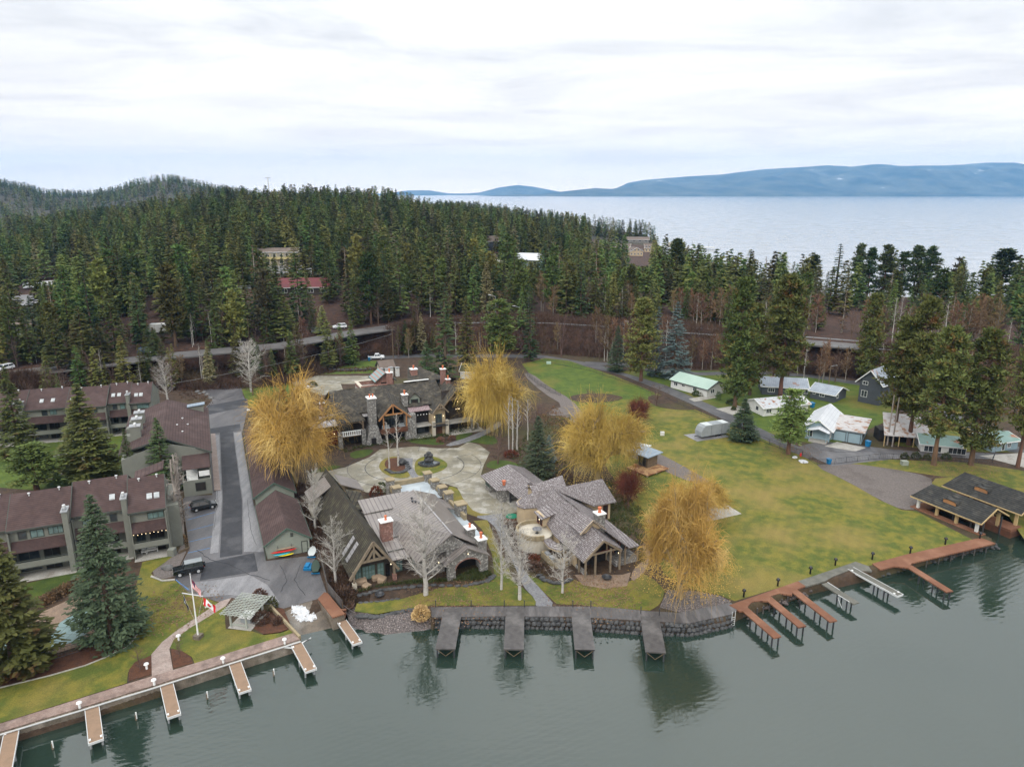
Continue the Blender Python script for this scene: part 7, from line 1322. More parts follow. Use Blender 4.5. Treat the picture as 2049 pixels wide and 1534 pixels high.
# brown-topped pier beside the ramp
Pp=[(636,1197),(649,1184),(656,1186),(690,1227),(665,1235)]; t=thing('concrete_pier','concrete pier block with brown composite top beside the boat ramp','pier',(*G(660,1210),0)); ox,oy=G(660,1210)
Q=[(a-ox,b_-oy) for a,b_ in [G(*p,1.95) for p in Pp]]; mb=MB(); mb.prism(Q,1.80,1.95); mb.build('top','dock_red',t); mb=MB(); mb.prism([(a*.97,b_*.97) for a,b_ in Q],-1.5,1.797); mb.build('base','wall_conc',t); mb=MB(); [mb.box(1.5+.0,2.6,-1.9-k*.3,-1.6-k*.3,1.0-k*.05,1.75-k*.3) for k in range(3)]; mb.build('step','dock_red',t)
mb=MB(); a,b_=Vector(G(541,1217)),Vector(G(600,1276)); mb.bar((a.x,a.y,1.5),(b_.x,b_.y,1.2),.3,.8); tag(mb.build('ramp_wall','cap_stone'),'low tan concrete wall along the left side of the boat ramp','low wall')
# mooring posts with dolphins in the water
for i,(px,py) in enumerate(((106,1498),(273,1440),(415,1398),(548,1352))):
    t=thing('mooring_pile','short mooring pile with pale top standing in the water, '+('leftmost of four','second from the left','third from the left','rightmost, near the ramp')[i],'mooring pile',(*G(px,py,0),0),0,'mooring piles off the sea wall'); mb=MB(); mb.tube((0,0,-2),(0,0,.7),.1); mb.build('post','timber',t); mb=MB(); mb.tube((.06,0,.2),(.06,0,1.0),.07); mb.build('sleeve','white_paint',t)
t=thing('boarding_ladder','small metal ladder at the right end of the boardwalk','ladder',(*G(1468,1232,1.4),0),20); mb=MB()
for x in (-.25,.25): mb.tube((x,0,-.5),(x,0,2.1),.04)
[mb.tube((-.25,0,k*.3),(.25,0,k*.3),.03) for k in range(5)]; mb.build('frame','white_metal',t)
for x_,lb in ((0,'left'),(1,'right')): pass
for px,py in ((872,1215),(943,1215),(1009,1215),(1049,1215),(1146,1215),(1182,1216),(1282,1228),(1319,1232)):
    mb=MB(); mb.tube((0,0,0),(0,0,.95),.06); mb.lathe([(.09,.9),(.09,1.0)],8); o=mb.build('dock_post','steel_dark'); o.location=(*G(px,py),1.4); tag(o,'short black post at a dock corner on the boardwalk','post','black posts on the boardwalk')
# ------------------------------------------------ boathouse (two shake-roofed bays)
B_=thing('boathouse','open boathouse with two dark shake roofs on cream timber posts at the right','boathouse',(71.4,115.3,0),-64)
def bay(y0,y1,x1,ze,zr,xo=0):
    gable(B_,xo,x1,y0,y1,ze,zr,'x','shake_dark','timber',walls=False,ohe=.9,ohg=.9,hip=(1.2,0),trim='post_cream')
    for y in (y0,y1):
        for k in range(4): x=xo+.2+(x1-xo-.4)*k/3; mb=MB(); mb.bar((x,y,1.3),(x,y,ze),.42,.42); mb.build('post','post_cream' if (k+int(y))%3 else 'wall_white',B_); 
        mb=MB(); mb.bar((xo,y,ze-.1),(x1,y,ze-.1),.25,.3)
        for k in range(4):
            x=xo+.2+(x1-xo-.4)*k/3
            for s in (-1,1):
                if xo<=x+s*.9<=x1: mb.bar((x,y,ze-1.),(x+s*.95,y,ze-.2),.16,.2)
        mb.build('beam','post_cream',B_)
bay(0,5.6,10.6,3.8,5.3); bay(8.2,14.6,12.0,4.3,6.1,.2)
mb=MB(); mb.box(-.8,11.6,-.7,.6,1.1,1.45); mb.box(-.8,1.2,.6,15.5,1.1,1.45); mb.box(1.2,12.6,5.6,8.6,-.4,1.45); mb.box(1.2,12.6,14.4,16,-.4,1.45); mb.build('deck','dock_red',B_); mb=MB(); mb.box(-.9,12.7,5.5,8.7,-2,1.09); mb.box(-.9,-.5,.6,15,-2,1.2); mb.build('deck_skirt','timber_brown',B_)
mb=MB(); mb.box(1.2,11.8,.6,5.6,-.1,.02); mb.box(1.2,11.8,8.6,14.4,-.1,.02); mb.build('slip_water','water',B_)
for x,y in ((3.,.65),(6,.65),(9,.65),(11,.65),(11,5.5)): mb=MB(); mb.tube((x,y,-2),(x,y,3.2),.13); mb.build('lift_post','steel_dark',B_)
for y,zz in ((1.2,4.35),(9.6,5.0)):
    mb=MB()
    for k in range(10):
        a0,a1=math.pi*k/10,math.pi*(k+1)/10; mb.slab([(5.2-1.3*math.cos(a0),y-.9,zz+.55*math.sin(a0)),(5.2-1.3*math.cos(a1),y-.9,zz+.55*math.sin(a1)),(5.2-1.3*math.cos(a1),y+1.0,zz+.45+.3*math.sin(a1)),(5.2-1.3*math.cos(a0),y+1.,zz+.45+.3*math.sin(a0))],.08)
    ey=mb.build('eyebrow_dormer','shake_dark',B_); mb=MB(); mb.box(4.1,6.3,y-.85,y-.78,zz-.25,zz+.35); mb.build('lattice','timber_orange',ey)
# ------------------------------------------------ pergola, flagpole, tables
p0=G(463,1254); t=thing('pergola','pale grey-green pergola with slatted roof over a white table','pergola',(*p0,1.3),0)
q=G(493,1258); t.rotation_euler=(0,0,math.atan2(q[1]-p0[1],q[0]-p0[0])+.0)
mb=MB()
for x,y in ((0,0),(2.2,0),(0,3.2),(2.6,3.2)): mb=MB(); mb.bar((x,y,0),(x,y,2.1),.2,.2); mb.build('post','pergola',t)
mb=MB(); mb.bar((-.4,0,2.1),(3,0,2.1),.1,.2); mb.bar((-.4,3.2,2.1),(3,3.2,2.1),.1,.2); mb.bar((0,0,.45),(2.2,0,.45),.06,.2)
for k in range(9): x=-.7+k*.5; mb.bar((x,-.9,2.28),(x,4.1,2.28),.06,.16)
mb.build('beam','pergola',t); mb=MB()
for k in range(15): y=-.85+k*.35; mb.bar((-.9,y,2.4),(3.5,y,2.4),.1,.05)
mb.build('slats','pergola',t); mb=MB(); mb.box(-.3,2.9,-.3,3.5,0,.06); mb.build('base_slab','concrete',t)
o=thing('table','white stone table under the pergola','table',world_of(t,.5,.9,.06),0); o.rotation_euler=t.rotation_euler; mb=MB(); mb.box(0,1.7,0,1.9,.75,.83); mb.build('tabletop','white_paint',o); mb=MB(); mb.box(.15,1.55,.15,1.75,0,.748); mb.build('base','fabric_grey',o)
x,y=G(397,1276); t=thing('flagpole','tall white flagpole with a crossarm carrying flags, on the lawn by the garden path','flagpole',(x,y,1.3),-14); mb=MB(); mb.box(-.45,.45,-.45,.45,0,.5); mb.build('base','wall_conc',t); mb=MB(); mb.lathe([(.1,.5),(.07,6),(.045,9.)],8); mb.build('pole','white_paint',t); mb=MB(); mb.bar((-1.5,0,6.1),(1.45,0,6.1),.09,.09); mb.tube((-1.45,0,6.05),(-.02,0,2),.012,n=3); mb.tube((1.4,0,6.05),(.05,0,2),.012,n=3); mb.build('crossarm','white_metal',t)
def flag(label,x,z,L,H,paint,drop=.6):
    w_=world_of(t,x,0,z-1.3+1.3); o=MB(); nx,nz=14,13; mats=[]
    me=bpy.data.meshes.new('flag'); V=[];Fs=[];MI=[]
    for k in (0,1):
        for j in range(nz+1):
            for i in range(nx+1): u=i/nx; V.append((u*L*(1-.35*drop),.08*math.sin(u*7+j*.3)+k*.01,-j/nz*H-u*drop*L*.9))
    n=(nx+1)*(nz+1)
    for k in (0,1):
        for j in range(nz):
            for i in range(nx): a=k*n+j*(nx+1)+i; Fs.append((a,a+1,a+nx+2,a+nx+1)); MI.append(paint((i+.5)/nx,(j+.5)/nz))
    me.from_pydata(V,[],Fs); names=['flag_red','white_paint','navy']
    for q in names: me.materials.append(MT[q])
    me.polygons.foreach_set('material_index',MI); ob=bpy.data.objects.new('flag',me); S.collection.objects.link(ob); ob.location=w_; ob.rotation_euler=(0,0,t.rotation_euler[2]); tag(ob,label,'flag'); return ob
flag('striped flag with a blue corner hanging at the top of the flagpole',.08,8.2,1.6,1.,lambda u,v: 2 if u<.42 and v<.54 and not ((int(u*30)%3==1) and int(v*26)%4==1) else (0 if int(v*13)%2==0 else 1),.9)
def mleaf(u,v):
    if u<.25 or u>.75: return 0
    du,dv=abs(u-.5)/.25,abs(v-.5)/.5
    return 0 if (du<.5*(1-dv*.9) and dv<.6) or (dv<.18 and du<.62) or (du<.1 and dv<.75) else 1
flag('red and white flag with a red leaf at the right end of the crossarm',1.42,5.9,1.9,1.,mleaf,.5)
flag('dark blue flag hanging limp at the left end of the crossarm',-1.4,5.9,1.1,.8,lambda u,v: 1 if (u-.4)**2+(v-.5)**2<.02 else 2,1.6)
for i,(px,py,w_) in enumerate(((289,1108,.7),(306,1104,1.5))):
    o=thing('patio_chair' if i==0 else 'patio_bench','white wicker '+('armchair' if i==0 else 'bench')+' on the patio of the near apartments',('chair','bench')[i],(*G(px,py),1.4),24); mb=MB(); mb.box(-w_/2,w_/2,-.35,.3,.35,.45); mb.build('seat','white_paint',o); mb=MB(); mb.box(-w_/2,w_/2,.22,.3,.45,1.); mb.box(-w_/2,-w_/2+.08,-.35,.2,.45,.7); mb.box(w_/2-.08,w_/2,-.35,.2,.45,.7); mb.build('backrest','white_paint',o); mb=MB(); [mb.bar((x,y,0),(x,y,.35),.06,.06) for x in (-w_/2+.06,w_/2-.06) for y in (-.3,.25)]; mb.build('legs','white_paint',o)
mb=MB(); mb.box(-.5,.5,-.5,.5,0,1.1); o=mb.build('utility_box','siding'); o.location=(*G(345,1110),1.3); tag(o,'small sage utility box at the corner of the near apartments','utility box')
# fountain and pond on the round island
x,y=G(858,930); t=thing('fountain','dark boulder fountain with water basin on the right half of the island','fountain',(x,y,1.3),0); mb=MB(); mb.prism([(2.2*math.cos(a)*(1+.1*math.sin(3*a)),1.4*math.sin(a)) for a in [6.283*k/16 for k in range(16)]],0,.5); mb.build('basin','rock_dark',t); mb=MB(); mb.rock((0,.3,1.0),1.0,.7,.9,rg,10); mb.rock((-.5,.1,1.9),.5,.45,.6,rg,8); mb.rock((.4,.2,2.),.55,.45,.6,rg,8); mb.rock((0,.25,2.4),.6,.5,.5,rg,8); mb.build('boulders','rock_dark',t); mb=MB(); mb.prism([(1.8*math.cos(a),1.05*math.sin(a)-.1) for a in [6.283*k/16 for k in range(16)]],.502,.54); mb.build('water','glass',t)
ledge('ring of dark boulders round the pond on the left half of the island',[(772,938),(786,946),(806,944),(818,936),(812,922)],1.5,14,.42); mb=MB(); mb.rock((0,0,.7),1.,.8,.8,rg,9); o=mb.build('boulder','rock_dark'); o.location=(*G(804,930),1.3); tag(o,'big dark boulder between the two birches on the island','boulder')
mb=MB(); mb.prism([(1.1*math.cos(a),1.0*math.sin(a)) for a in [6.283*k/16 for k in range(16)]],0,.06); mat('turf',(.01,.16,.09),rough=.7); o=mb.build('garden_mat','turf'); o.location=(*G(1024,1033),1.36); tag(o,'bright green round mat in the garden by the slate path','mat')
# ------------------------------------------------ vehicles
def vehicle(kind,label,cat,px,py,yaw,L,m,ground=0,z=None,name=None,group=None):
    if ground: x,y,z=GT(px,py); z+=.22
    else: x,y=G(px,py); z=1.325
    t=thing(name or 'parked_car',label,cat,(x,y,z),yaw,group); w_=L*.4; hl=L/2
    P={'suv':[(-hl,.35),(-hl,.95),(-hl+.1,1.05),(hl-.9,.98),(hl-.1,.8),(hl,.6),(hl,.3)],'jeep':[(-hl,.45),(-hl,1.1),(hl-1.3,1.15),(hl-.15,1.1),(hl,.95),(hl,.45)],'car':[(-hl,.3),(-hl+.05,.85),(-hl+.4,.92),(hl-1.,.85),(hl-.1,.65),(hl,.5),(hl,.28)],'truck':[(-hl,.5),(-hl,1.15),(hl-1.4,1.15),(hl-.15,1.05),(hl,.9),(hl,.45)]}[kind]
    def ext(P,w1,w2=None):
        w2=w2 or w1; mb=MB(); n=len(P); zs=[p[1] for p in P]; lo,hi=min(zs),max(zs)
        f=lambda z_: (w1+(w2-w1)*(z_-lo)/(hi-lo))/2
        mb.add([(x_,-f(z_),z_) for x_,z_ in P]+[(x_,f(z_),z_) for x_,z_ in P],[tuple(range(n)),tuple(range(n,2*n))[::-1]]+[(i,n+i,n+(i+1)%n,(i+1)%n) for i in range(n)]); return mb
    bd=ext(P,w_,w_*.95).build('body',m,t); b2=bd.modifiers.new('b','BEVEL'); b2.width=.06; b2.segments=2
    C_={'suv':[(-hl+.15,1.),(-hl+.45,1.55),(hl-1.9,1.58),(hl-1.15,1.0)],'jeep':[(-hl+.05,1.1),(-hl+.1,1.75),(hl-1.6,1.75),(hl-1.35,1.12)],'car':[(-hl+.3,.9),(-hl+1.,1.38),(hl-1.9,1.4),(hl-1.2,.86)],'truck':[(-.5,1.13),(-.35,1.75),(hl-1.75,1.75),(hl-1.25,1.13)]}[kind]
    cb=ext(C_,w_*.93,w_*.78).build('cabin','glass',t)
    rr=[(C_[1][0],C_[1][1]),(C_[2][0],C_[2][1]),(C_[2][0]-.06,C_[2][1]+.06),(C_[1][0]+.06,C_[1][1]+.06)]; ext(rr,w_*.8,w_*.76).build('car_roof','fabric_grey' if kind=='jeep' else m,t)
    xm=(C_[1][0]+C_[2][0])/2
    for s in (-1,1):
        for p_,q_ in ((C_[0],C_[1]),(C_[3],C_[2]),((xm,C_[0][1]),(xm,C_[1][1]))): mb=MB(); mb.bar((p_[0],s*w_*.46,p_[1]),(q_[0],s*w_*.39,q_[1]),.07,.07); mb.build('pillar',m,t)
    if kind=='truck': mb=MB(); mb.box(-hl+.12,-.6,-w_*.4,w_*.4,1.14,1.17); mb.build('truck_bed','rubber',t)
    r=.36 if kind in('jeep','truck') else .31
    for xx in (-hl+L*.19,hl-L*.2):
        for s in (-1,1):
            mb=MB(); mb.tube((xx,s*(w_/2-.2),r),(xx,s*(w_/2+.02),r),r,n=16); wh=mb.build('wheel','rubber',t); mb=MB(); mb.tube((xx,s*(w_/2+.01),r),(xx,s*(w_/2+.035),r),r*.62,n=12); mb.build('rim','white_metal',wh)
    for s in (-1,1): mb=MB(); mb.box(hl-.04,hl+.02,s*w_*.36-.14,s*w_*.36+.14,.65,.8); mb.build('headlight','white_paint',t); mb=MB(); mb.box(-hl-.02,-hl+.03,s*w_*.4-.07,s*w_*.4+.07,.75,.95); mb.build('tail_light','flag_red',t)
    return t
mat('car_black',(.006,.008,.01),rough=.15,spec=.8); mat('car_white',(.7,.72,.74),rough=.25,spec=.6); mat('car_grey',(.16,.18,.19),rough=.25,spec=.6); mat('car_blue',(.02,.06,.12),rough=.25,spec=.6)
vehicle('suv','black station car parked nose-in beside the stair tower of the gabled block','car',408,1017,33,4.3,'car_black')
t=vehicle('jeep','black square off-road car with grey roof at the end of the parking bays','car',378,1146,208,4.1,'car_black'); mb=MB(); mb.tube((-2.05,0,.9),(-2.3,0,.9),.36,n=14); mb.build('spare_wheel','rubber',t)
vehicle('truck','white pickup truck on the lower road behind the main house','pickup truck',753,718,10,5.4,'car_white',name='pickup_truck')
vehicle('suv','white car driving on the highway near the middle','car',680,658,200,4.8,'car_white',1); vehicle('suv','grey car standing on the highway verge left of the white car','car',637,667,20,4.6,'car_grey',1)
vehicle('suv','dark blue car on the highway left of the utility pole','car',293,708,15,4.6,'car_blue',1); vehicle('suv','white car on the highway at the left edge','car',10,742,250,4.8,'car_white',1)
vehicle('truck','white pickup on the highway behind the tall yellow-green pine','pickup truck',1255,654,175,5.2,'car_white',1,name='pickup_truck')
def trailer(label,px,py,yaw,L,Wd,H,m,ground=0,cover=True):
    if ground: x,y,z=GT(px,py); z+=.1
    else: x,y=G(px,py); z=1.36
    t=thing('camping_trailer',label,'camping trailer',(x,y,z),yaw); n=18; prof=[(-L/2,.5),(-L/2,H*.5),(-L/2+.5,H*.86),(-L/2+1.1,H*.97),(0,H),(L/2-.6,H*.97),(L/2,H*.9),(L/2,.5)]
    mb=MB(); k=len(prof); mb.add([(a,-Wd/2,b_) for a,b_ in prof]+[(a,-Wd/2+.12,b_+.06) for a,b_ in prof]+[(a,Wd/2-.12,b_+.06) for a,b_ in prof]+[(a,Wd/2,b_) for a,b_ in prof],[tuple(range(k)),tuple(range(3*k,4*k))[::-1]]+[(r_*k+i,(r_+1)*k+i,(r_+1)*k+(i+1)%k,r_*k+(i+1)%k) for r_ in range(3) for i in range(k)])
    mb.build('cover' if cover else 'body','fabric_grey' if cover else m,t); mb=MB(); mb.slab([(-L/2+1.1,-Wd/2+.1,H+.04),(L/2-.6,-Wd/2+.1,H*.98+.06),(L/2-.6,Wd/2-.1,H*.98+.06),(-L/2+1.1,Wd/2-.1,H+.04)],.05); mb.build('roof_cover','fabric_pale',t); mb=MB(); [mb.box(a-.03,a+.03,-Wd/2-.012,-Wd/2+.02,.55,H*.95) for a in (-L/6,L/5)]; mb.build('seams','steel_dark',t)
    for a in (.3,1.2):
        for s in (-1,1): mb=MB(); mb.tube((a,s*(Wd/2-.25),.33),(a,s*(Wd/2-.02),.33),.33,n=12); mb.build('wheel','rubber',t)
    mb=MB(); mb.bar((-L/2,0,.5),(-L/2-1.,0,.45),.15,.12); mb.build('hitch','steel_dark',t); return t
a,b_=G(1396,880),G(1456,870); rot=math.degrees(math.atan2(b_[1]-a[1],b_[0]-a[0])); t=trailer('camping trailer under a grey fabric cover on a concrete pad','1' and 1425,871,rot,8.,2.4,3.,'fabric_grey')
trailer('white camping trailer parked among the trunks above the highway at the left',322,668,8,8,2.6,3.3,'wall_white',1,False)
# boats and blue things by the shed
def boat(label,px,py,yaw,L,m1,m2):
    t=thing('row_boat',label,'boat',(*G(px,py),1.35),yaw); mb=MB(); n=12; vs=[];fs=[]
    for i in range(n+1):
        s=i/n; wdt=.62*math.sin(math.pi*min(1,.12+s*.88))**.6; vs+=[((s-.5)*L,-wdt,.5+.1*s),((s-.5)*L,-wdt*.6,.08),((s-.5)*L,wdt*.6,.08),((s-.5)*L,wdt,.5+.1*s)]
    for i in range(n): fs+=[(4*i+j,4*i+4+j,4*i+5+j,4*i+1+j) for j in range(3)]
    mb.add(vs,fs); mb.build('hull',m1,t); mb=MB(); mb.add([(v[0],v[1]*.93,v[2]-.02) for v in vs if v[2]>.3],[(2*i,2*i+1,2*i+3,2*i+2) for i in range(n)]); mb.build('cover',m2,t); mb=MB(); mb.bar((-L/2,-.6,.2),(-L/2+.2,.6,.2),.1,.15); mb.bar((.3,-.7,.1),(.3,.7,.1),.12,.12); mb.build('cradle','blue_plastic',t)
boat('small boat under a pale grey cover, beside the shed corner',625,1108,100,3.0,'fabric_grey','fabric_pale'); boat('small dark green boat on a blue cradle along the fence',632,1138,104,3.6,'green_dark','green_dark')
mb=MB(); mb.box(-.6,.6,-.8,.8,0,.35); mb.box(-.5,.1,-.6,.6,.35,.6); o=mb.build('storage_crate','blue_plastic'); o.location=(*G(618,1136),1.33); tag(o,'blue plastic crates stacked beside the green boat','crate')
def bin_(label,px,py,m='blue_plastic',s=1.,g=0):
    t=thing('wheelie_bin',label,'bin',(*G(px,py),1.33),rg.uniform(0,60)); mb=MB(); mb.add([(-.28*s,-.3*s,0),(.28*s,-.3*s,0),(.28*s,.3*s,0),(-.28*s,.3*s,0),(-.36*s,-.38*s,1*s),(.36*s,-.38*s,1*s),(.36*s,.38*s,1*s),(-.36*s,.38*s,1*s)],[(0,3,2,1),(4,5,6,7),(0,1,5,4),(1,2,6,5),(2,3,7,6),(3,0,4,7)]); mb.build('body',m,t); mb=MB(); mb.slab([(-.4*s,-.42*s,1.05*s),(.4*s,-.42*s,1.05*s),(.4*s,.44*s,1.12*s),(-.4*s,.44*s,1.12*s)],.06); mb.build('lid',m,t)
bin_('blue wheelie bin standing at the fence by the gravel yard',1658,928); bin_('blue wheelie bin at the right corner of the twin garage',1736,893,s=1.2); bin_('blue bin next to the white pickup on the lower road',739,722); bin_('dark bin with blue tarp behind the rust-streaked house',1625,815,'blue_plastic',1.2)
bin_('black bin on the verge by the estate gate',535,749,'black_paint',1.5)
mb=MB(); mb.box(-.9,.9,-.7,.7,0,.9); o=mb.build('utility_box','roof_mint'); o.location=(*G(1098,728),1.32); o.scale=(.8,.8,.8); tag(o,'green utility box at the top corner of the upper lawn','utility box')
mb=MB(); mb.box(-.6,.6,-.5,.5,0,.8); mb.box(-.65,.65,-.55,.55,.8,.88); o=mb.build('utility_box','siding_green'); o.location=(*G(1809,930),1.33); tag(o,'pale green transformer box on the right-hand lawn','utility box')
mb=MB(); mb.box(-.45,.45,-.2,.2,0,.9); mb.box(-.35,.35,-.25,-.2,.3,.8); o=mb.build('utility_box','wall_white'); o.location=(*G(1325,871),1.33); tag(o,'white meter box on the lawn left of the covered trailer','utility box')
t=thing('fire_hydrant','small red fire hydrant at the fence corner by the parking area','hydrant',(*G(1602,913),1.33)); mb=MB(); mb.lathe([(.16,0),(.13,.1),(.13,.55),(.18,.57),(.1,.75)],10); mb.tube((-.25,0,.42),(.25,0,.42),.07); mb.build('body','red_gel',t)
mb=MB(); mb.rock((0,0,.25),.5,.3,.35,rg); o=mb.build('sculpture','wall_white'); o.location=(*G(497,822),1.3); tag(o,'white stone figure at the edge of the grass by the orange willow','sculpture')
# ------------------------------------------------ fences, rails, poles
def fence(name,label,cat,line,h,gap,post,rail,rails=(.95,),ground=0,panel=None,pw=.06,z=1.3,mesh=False):
    P=dens([Vector((*G(a,b_,z),z)) if not ground else Vector((a,b_,ground)) for a,b_ in line],gap) if not ground else line
    o0=P[0]; t=thing(name,label,cat,tuple(o0)); R_=MB(); PN=MB()
    for i,p in enumerate(P):
        q=Vector(p)-Vector(o0)
        if i<100: mb=MB(); mb.bar((q.x,q.y,0+q.z),(q.x,q.y,q.z+h),pw,pw); mb.build('post',post,t)
        if i<len(P)-1:
            n_=Vector(P[i+1])-Vector(o0)
            for f in rails: R_.bar((q.x,q.y,q.z+h*f),(n_.x,n_.y,n_.z+h*f),.05 if not panel else .05,.05 if not panel else .3)
            if mesh:
                L=(n_-q).length; k=max(2,int(L/.35))
                for j in range(1,k): c=q.lerp(n_,j/k); PN.bar((c.x,c.y,c.z+.08),(c.x,c.y,c.z+h*.95),.018,.018)
            if panel: PN.slab([(q.x,q.y,q.z+h*.96),(n_.x,n_.y,n_.z+h*.96),(n_.x,n_.y+.05,n_.z+h*.96),(q.x,q.y+.05,q.z+h*.96)],h*.92)
    R_.build('rail',rail,t)
    if PN.v: PN.build('panel' if panel else 'pickets',panel or rail,t)
    return t
fence('metal_fence','long black metal fence along the lower road from the upper lawn to the parking area','fence',[(1080,722),(1180,742),(1260,768),(1340,800),(1420,836),(1500,873),(1560,897),(1605,912)],1.25,2.9,'steel_dark','steel_dark',(.97,.1),mesh=True)
fence('metal_fence','black metal fence between gravel yard and parking area, up to the right edge','fence',[(1605,912),(1635,930),(1670,928),(1760,918),(1890,922),(1985,925),(1990,912)],1.25,2.4,'steel_dark','steel_dark',(.97,.1),mesh=True)
fence('metal_fence','short black fence along the gravel lane beside the upper lawn','fence',[(1055,752),(1075,768),(1100,783),(1122,792)],1.2,2.4,'steel_dark','steel_dark',(.97,.5,.1),mesh=True)
fence('pool_fence','dark mesh fence curving round the covered pool','fence',[(-120,1352),(48,1332),(110,1318),(160,1303),(200,1280),(217,1262)],1.3,1.6,'steel_dark','steel_dark',(.97,.05),mesh=True,panel=None)
fence('board_fence','grey board fence between the shed yard and the lodge garden','fence',[(640,1118),(648,1150),(656,1185),(672,1205),(686,1222)],1.5,1.6,'timber','dock_grey',(.97,),panel='dock_grey')
fence('picket_fence','dark picket screen at the foot of the board fence by the beach','fence',[(688,1224),(698,1232),(708,1238)],1.1,.8,'dock_grey','dock_grey',(.95,.2),mesh=True)
fence('wood_edging','low timber edging along the parking bays','edging',[(365,1000),(373,1060),(379,1098),(358,1108)],.35,1.4,'timber','timber',(.8,),panel='timber')
fence('estate_fence','dark rail fence and hedge line behind the gatehouse lawn','fence',[(592,738),(640,732),(700,728),(760,724)],1.2,2.5,'steel_dark','steel_dark',(.97,.5))
g0=thing('estate_gate','grey-blue metal gate between dark brick posts at the back drive','gate',(*G(558,752),1.3),14); mb=MB(); mb.bar((.3,0,1.2),(4.6,.6,1.2),.06,.08); mb.bar((.3,0,.2),(4.6,.6,.2),.06,.08); mb.bar((.3,0,.2),(4.6,.6,1.2),.05,.06); [mb.bar((.3+k*.39,.054*k,.2),(.3+k*.39,.054*k,1.2),.03,.03) for k in range(12)]; mb.build('leaf','roof_blue',g0)
for x in (0,5.): mb=MB(); mb.box(x-.35,x+.35,-.35+x*.12,.35+x*.12,0,1.9); mb.build('gate_post','timber_brown',g0)
def poly3(line,off,dz):
    o=[]
    for i,p in enumerate(line):
        a=Vector(line[max(0,i-1)][:2]); b2=Vector(line[min(len(line)-1,i+1)][:2]); d=(b2-a).normalized(); o.append(Vector((p[0]-d.y*off,p[1]+d.x*off,p[2]+dz)))
    return o
def resamp(P,g):
    o=[P[0]]; acc=0
    for a,b_ in zip(P[:-1],P[1:]):
        L=(b_-a).length; s=g-acc
        while s<=L: o.append(a.lerp(b_,s/L)); s+=g
        acc=(acc+L)%g
    return o
for off,lb in ((-5.1,'near side of the highway, above the bank'),(5.1,'far side of the highway')):
    P=resamp([Vector(p) for p in poly3([h for h in HW if -260<h[0]<300],off,.15)],4.2); P=[p for p in P if p.x>-30][:100]; t=thing('guardrail','steel guardrail along the '+lb,'guardrail',tuple(P[0])); mb=MB()
    for a,b_ in zip(P[:-1],P[1:]): mb.bar(a-P[0]+Vector((0,0,.75)),b_-P[0]+Vector((0,0,.75)),.08,.3)
    mb.build('rail','steel',t)
    for p in P: q=p-P[0]; m2=MB(); m2.bar((q.x,q.y,-.2),(q.x,q.y,.75),.16,.16); m2.build('post','timber',t)
def pole(label,x,y,z,h,arms=1,m='timber',wires=None,cat='utility pole',name='utility_pole'):
    t=thing(name,label,cat,(x,y,z)); mb=MB(); mb.tube((0,0,0),(0,0,h),.17,.11,8); mb.build('pole',m,t)
    if arms: mb=MB(); mb.bar((-1.1,0,h-.6),(1.1,0,h-.6),.12,.12); mb.build('crossarm','timber',t); mb=MB(); [mb.lathe([(.04,h-.54),(.07,h-.4),(.03,h-.34)],6,(k,0)) for k in (-1,-.4,.4,1)]; mb.build('insulators','steel',t)
    return t
def ppole(label,px,pb,pt,**k): x,y,z=GT(px,pb); h=Zt(y,pt)-z; pole(label,x,y,z,h,**k); return (x,y,z+h-.5)
A1=ppole('tall brown utility pole with crossarm, left of the road entrance',503,720,636); A2=ppole('utility pole behind the gatehouse and white pickup, pale at its foot',787,716,652)
A3=ppole('brown street light pole between the two small grey houses',1655,795,732,arms=0)
for a,l_ in ((A3,(1655,0)),): 
    t=thing('lamp_head','curved lamp arm on top of the brown pole between the grey houses','street lamp',(a[0],a[1],a[2]+.4)); mb=MB(); mb.tube((0,0,0),(1.4,-.2,.35),.05); mb.lathe([(.12,.22),(.16,.3),(.05,.4)],8,(1.5,-.2)); mb.build('arm','steel',t)
def wire(a,b_,sag,label,r=.018,m='steel_dark'):
    mb=MB(); a,b_=Vector(a),Vector(b_); n=14; P=[a.lerp(b_,i/n)-Vector((0,0,sag*4*(i/n)*(1-i/n))) for i in range(n+1)]
    for p,q in zip(P[:-1],P[1:]): mb.tube(p,q,r,n=4,cap=False)
    tag(mb.build('power_line',m),label,'power line','power lines along the bank road')
L0=(-150,205,14); mid=G(190,770,8)
for k,(dx,lb) in enumerate(((-.9,'upper'),(0,'middle'),(.9,'lower'))):
    wire((A1[0]+dx,A1[1],A1[2]),(A2[0]+dx,A2[1],A2[2]),1.5,f'{lb} power line between the utility pole at the entrance and the one behind the gatehouse'); wire((-160+dx,200,11+k),(A1[0]+dx,A1[1],A1[2]),2.5,f'{lb} power line from the left edge to the utility pole at the entrance')
wire((-118,148,9.6),(A2[0],A2[1],A2[2]-2.2),3,'long low pale cable crossing behind the main house',.03,'steel')
x,y,z=(-205,650,42); u=U(571); Y=640; x=u*Y; z=land1(x,Y); h=Zt(Y,356)-z; t=thing('cell_tower','slim pale mast with a top crossbar rising above the wooded skyline','mast',(x,Y,z)); mb=MB(); mb.lathe([(.8,0),(.4,h)],8); mb.build('pole','white_metal',t); mb=MB(); mb.bar((-2.4,0,h),(2.4,0,h),.35,.4); mb.build('crossbar','steel',t)
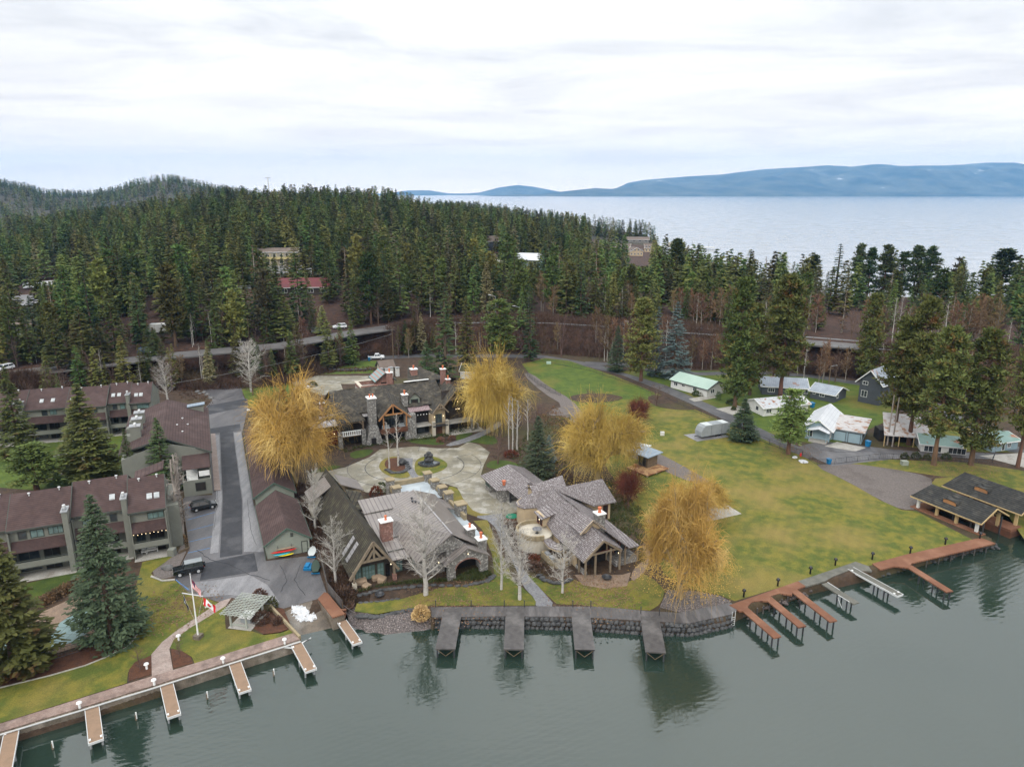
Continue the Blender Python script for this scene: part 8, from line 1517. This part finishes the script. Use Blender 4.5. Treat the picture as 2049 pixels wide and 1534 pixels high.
for i,(px,pb,pt) in enumerate(((992,650,590),(1040,648,612))):
    x,y,z=GT(px,pb); h=Zt(y,pt)-z; t=thing('street_lamp','grey curved street lamp beside the highway bend, '+('the taller left one' if i==0 else 'the shorter right one with a round head'),'street lamp',(x,y,z)); mb=MB(); mb.tube((0,0,0),(0,0,h-.6),.13,.08); mb.tube((0,0,h-.6),(-1.8,0,h),.08); mb.build('pole','steel',t); mb=MB(); mb.box(-2.6,-1.6,-.2,.2,h-.05,h+.12); mb.build('lamp_head','white_metal',t)
for px,py,pt,lb in ((1775,890,790,'grey pole in front of the carport, the left one'),(1785,893,795,'wooden pole in front of the carport, the right one')): x,y=G(px,py); pole(lb,x,y,1.3,Zt(y,pt)-1.3,arms=0,m='bark_pale')
tag(walk('low_kerb','pale curved kerb of the gravel bed in front of the jeep',[(303,1150),(325,1159),(350,1157),(350,1160),(324,1162),(301,1153)],1.42,'concrete','kerb'),'pale curved kerb of the gravel bed in front of the jeep','kerb')
for i,q in enumerate(([(0,1376),(99,1352),(170,1332),(212,1315),(255,1295),(274,1270),(280,1250)],)):
    P=[Vector(p) for p in dens([Vector((*G(a,b_),1.3)) for a,b_ in q],1.5)]; mb=MB(); [mb.bar(a+Vector((0,0,.06)),b_+Vector((0,0,.06)),.14,.14) for a,b_ in zip(P[:-1],P[1:])]; tag(mb.build('bed_edging','concrete'),'thin pale edging between mulch bed and lawn below the pool fence','edging')
# ------------------------------------------------ haze
HZ=MB(); HZ.box(-17000,17000,-1500,16200,-4,800); hm=bpy.data.materials.new('haze'); hm.use_nodes=True; hn=hm.node_tree; hn.nodes.clear(); pv=hn.nodes.new('ShaderNodeVolumePrincipled'); pv.inputs['Color'].default_value=(.25,.56,1,1); pv.inputs['Density'].default_value=5.2e-5; pv.inputs['Anisotropy'].default_value=0; ho=hn.nodes.new('ShaderNodeOutputMaterial'); hn.links.new(pv.outputs[0],ho.inputs['Volume']); MT['haze']=hm
hz_=HZ.build('haze','haze'); hz_['kind']='stuff'; hz_['label']='blue air haze over the lake'

# ------------------------------------------------ labels: tell look-alikes apart by their order from the left
ORD=['first','second','third','fourth','fifth','sixth','seventh','eighth','ninth','tenth','eleventh','twelfth']
def od(i): return ORD[i] if i<12 else str(i+1)+('th' if 10<(i+1)%100<14 else {1:'st',2:'nd',3:'rd'}.get((i+1)%10,'th'))
from collections import defaultdict
bl=defaultdict(list)
bpy.context.view_layer.update()
for o in S.objects:
    if o.parent is None and 'label' in o and o.get('kind') is None and 'category' in o: bl[o['label']].append(o)
def sxp(o):
    p=o.matrix_world.translation if o.type=='EMPTY' else o.matrix_world@(sum((Vector(c) for c in o.bound_box),Vector())/8)
    return p.x/max(p.y,1)
for l,os_ in bl.items():
    if len(os_)<2: continue
    os_.sort(key=sxp)
    for i,o in enumerate(os_):
        if 'group' not in o: o['group']=l[:60]
        o['label']=l+', '+od(i)+' from left'
for o in S.objects:
    if 'label' in o and len(o['label'].split())>16: print('LONG',len(o['label'].split()),o['label'])
    if 'label' in o and len(o['label'].split())<4: print('SHORT',o['label'])
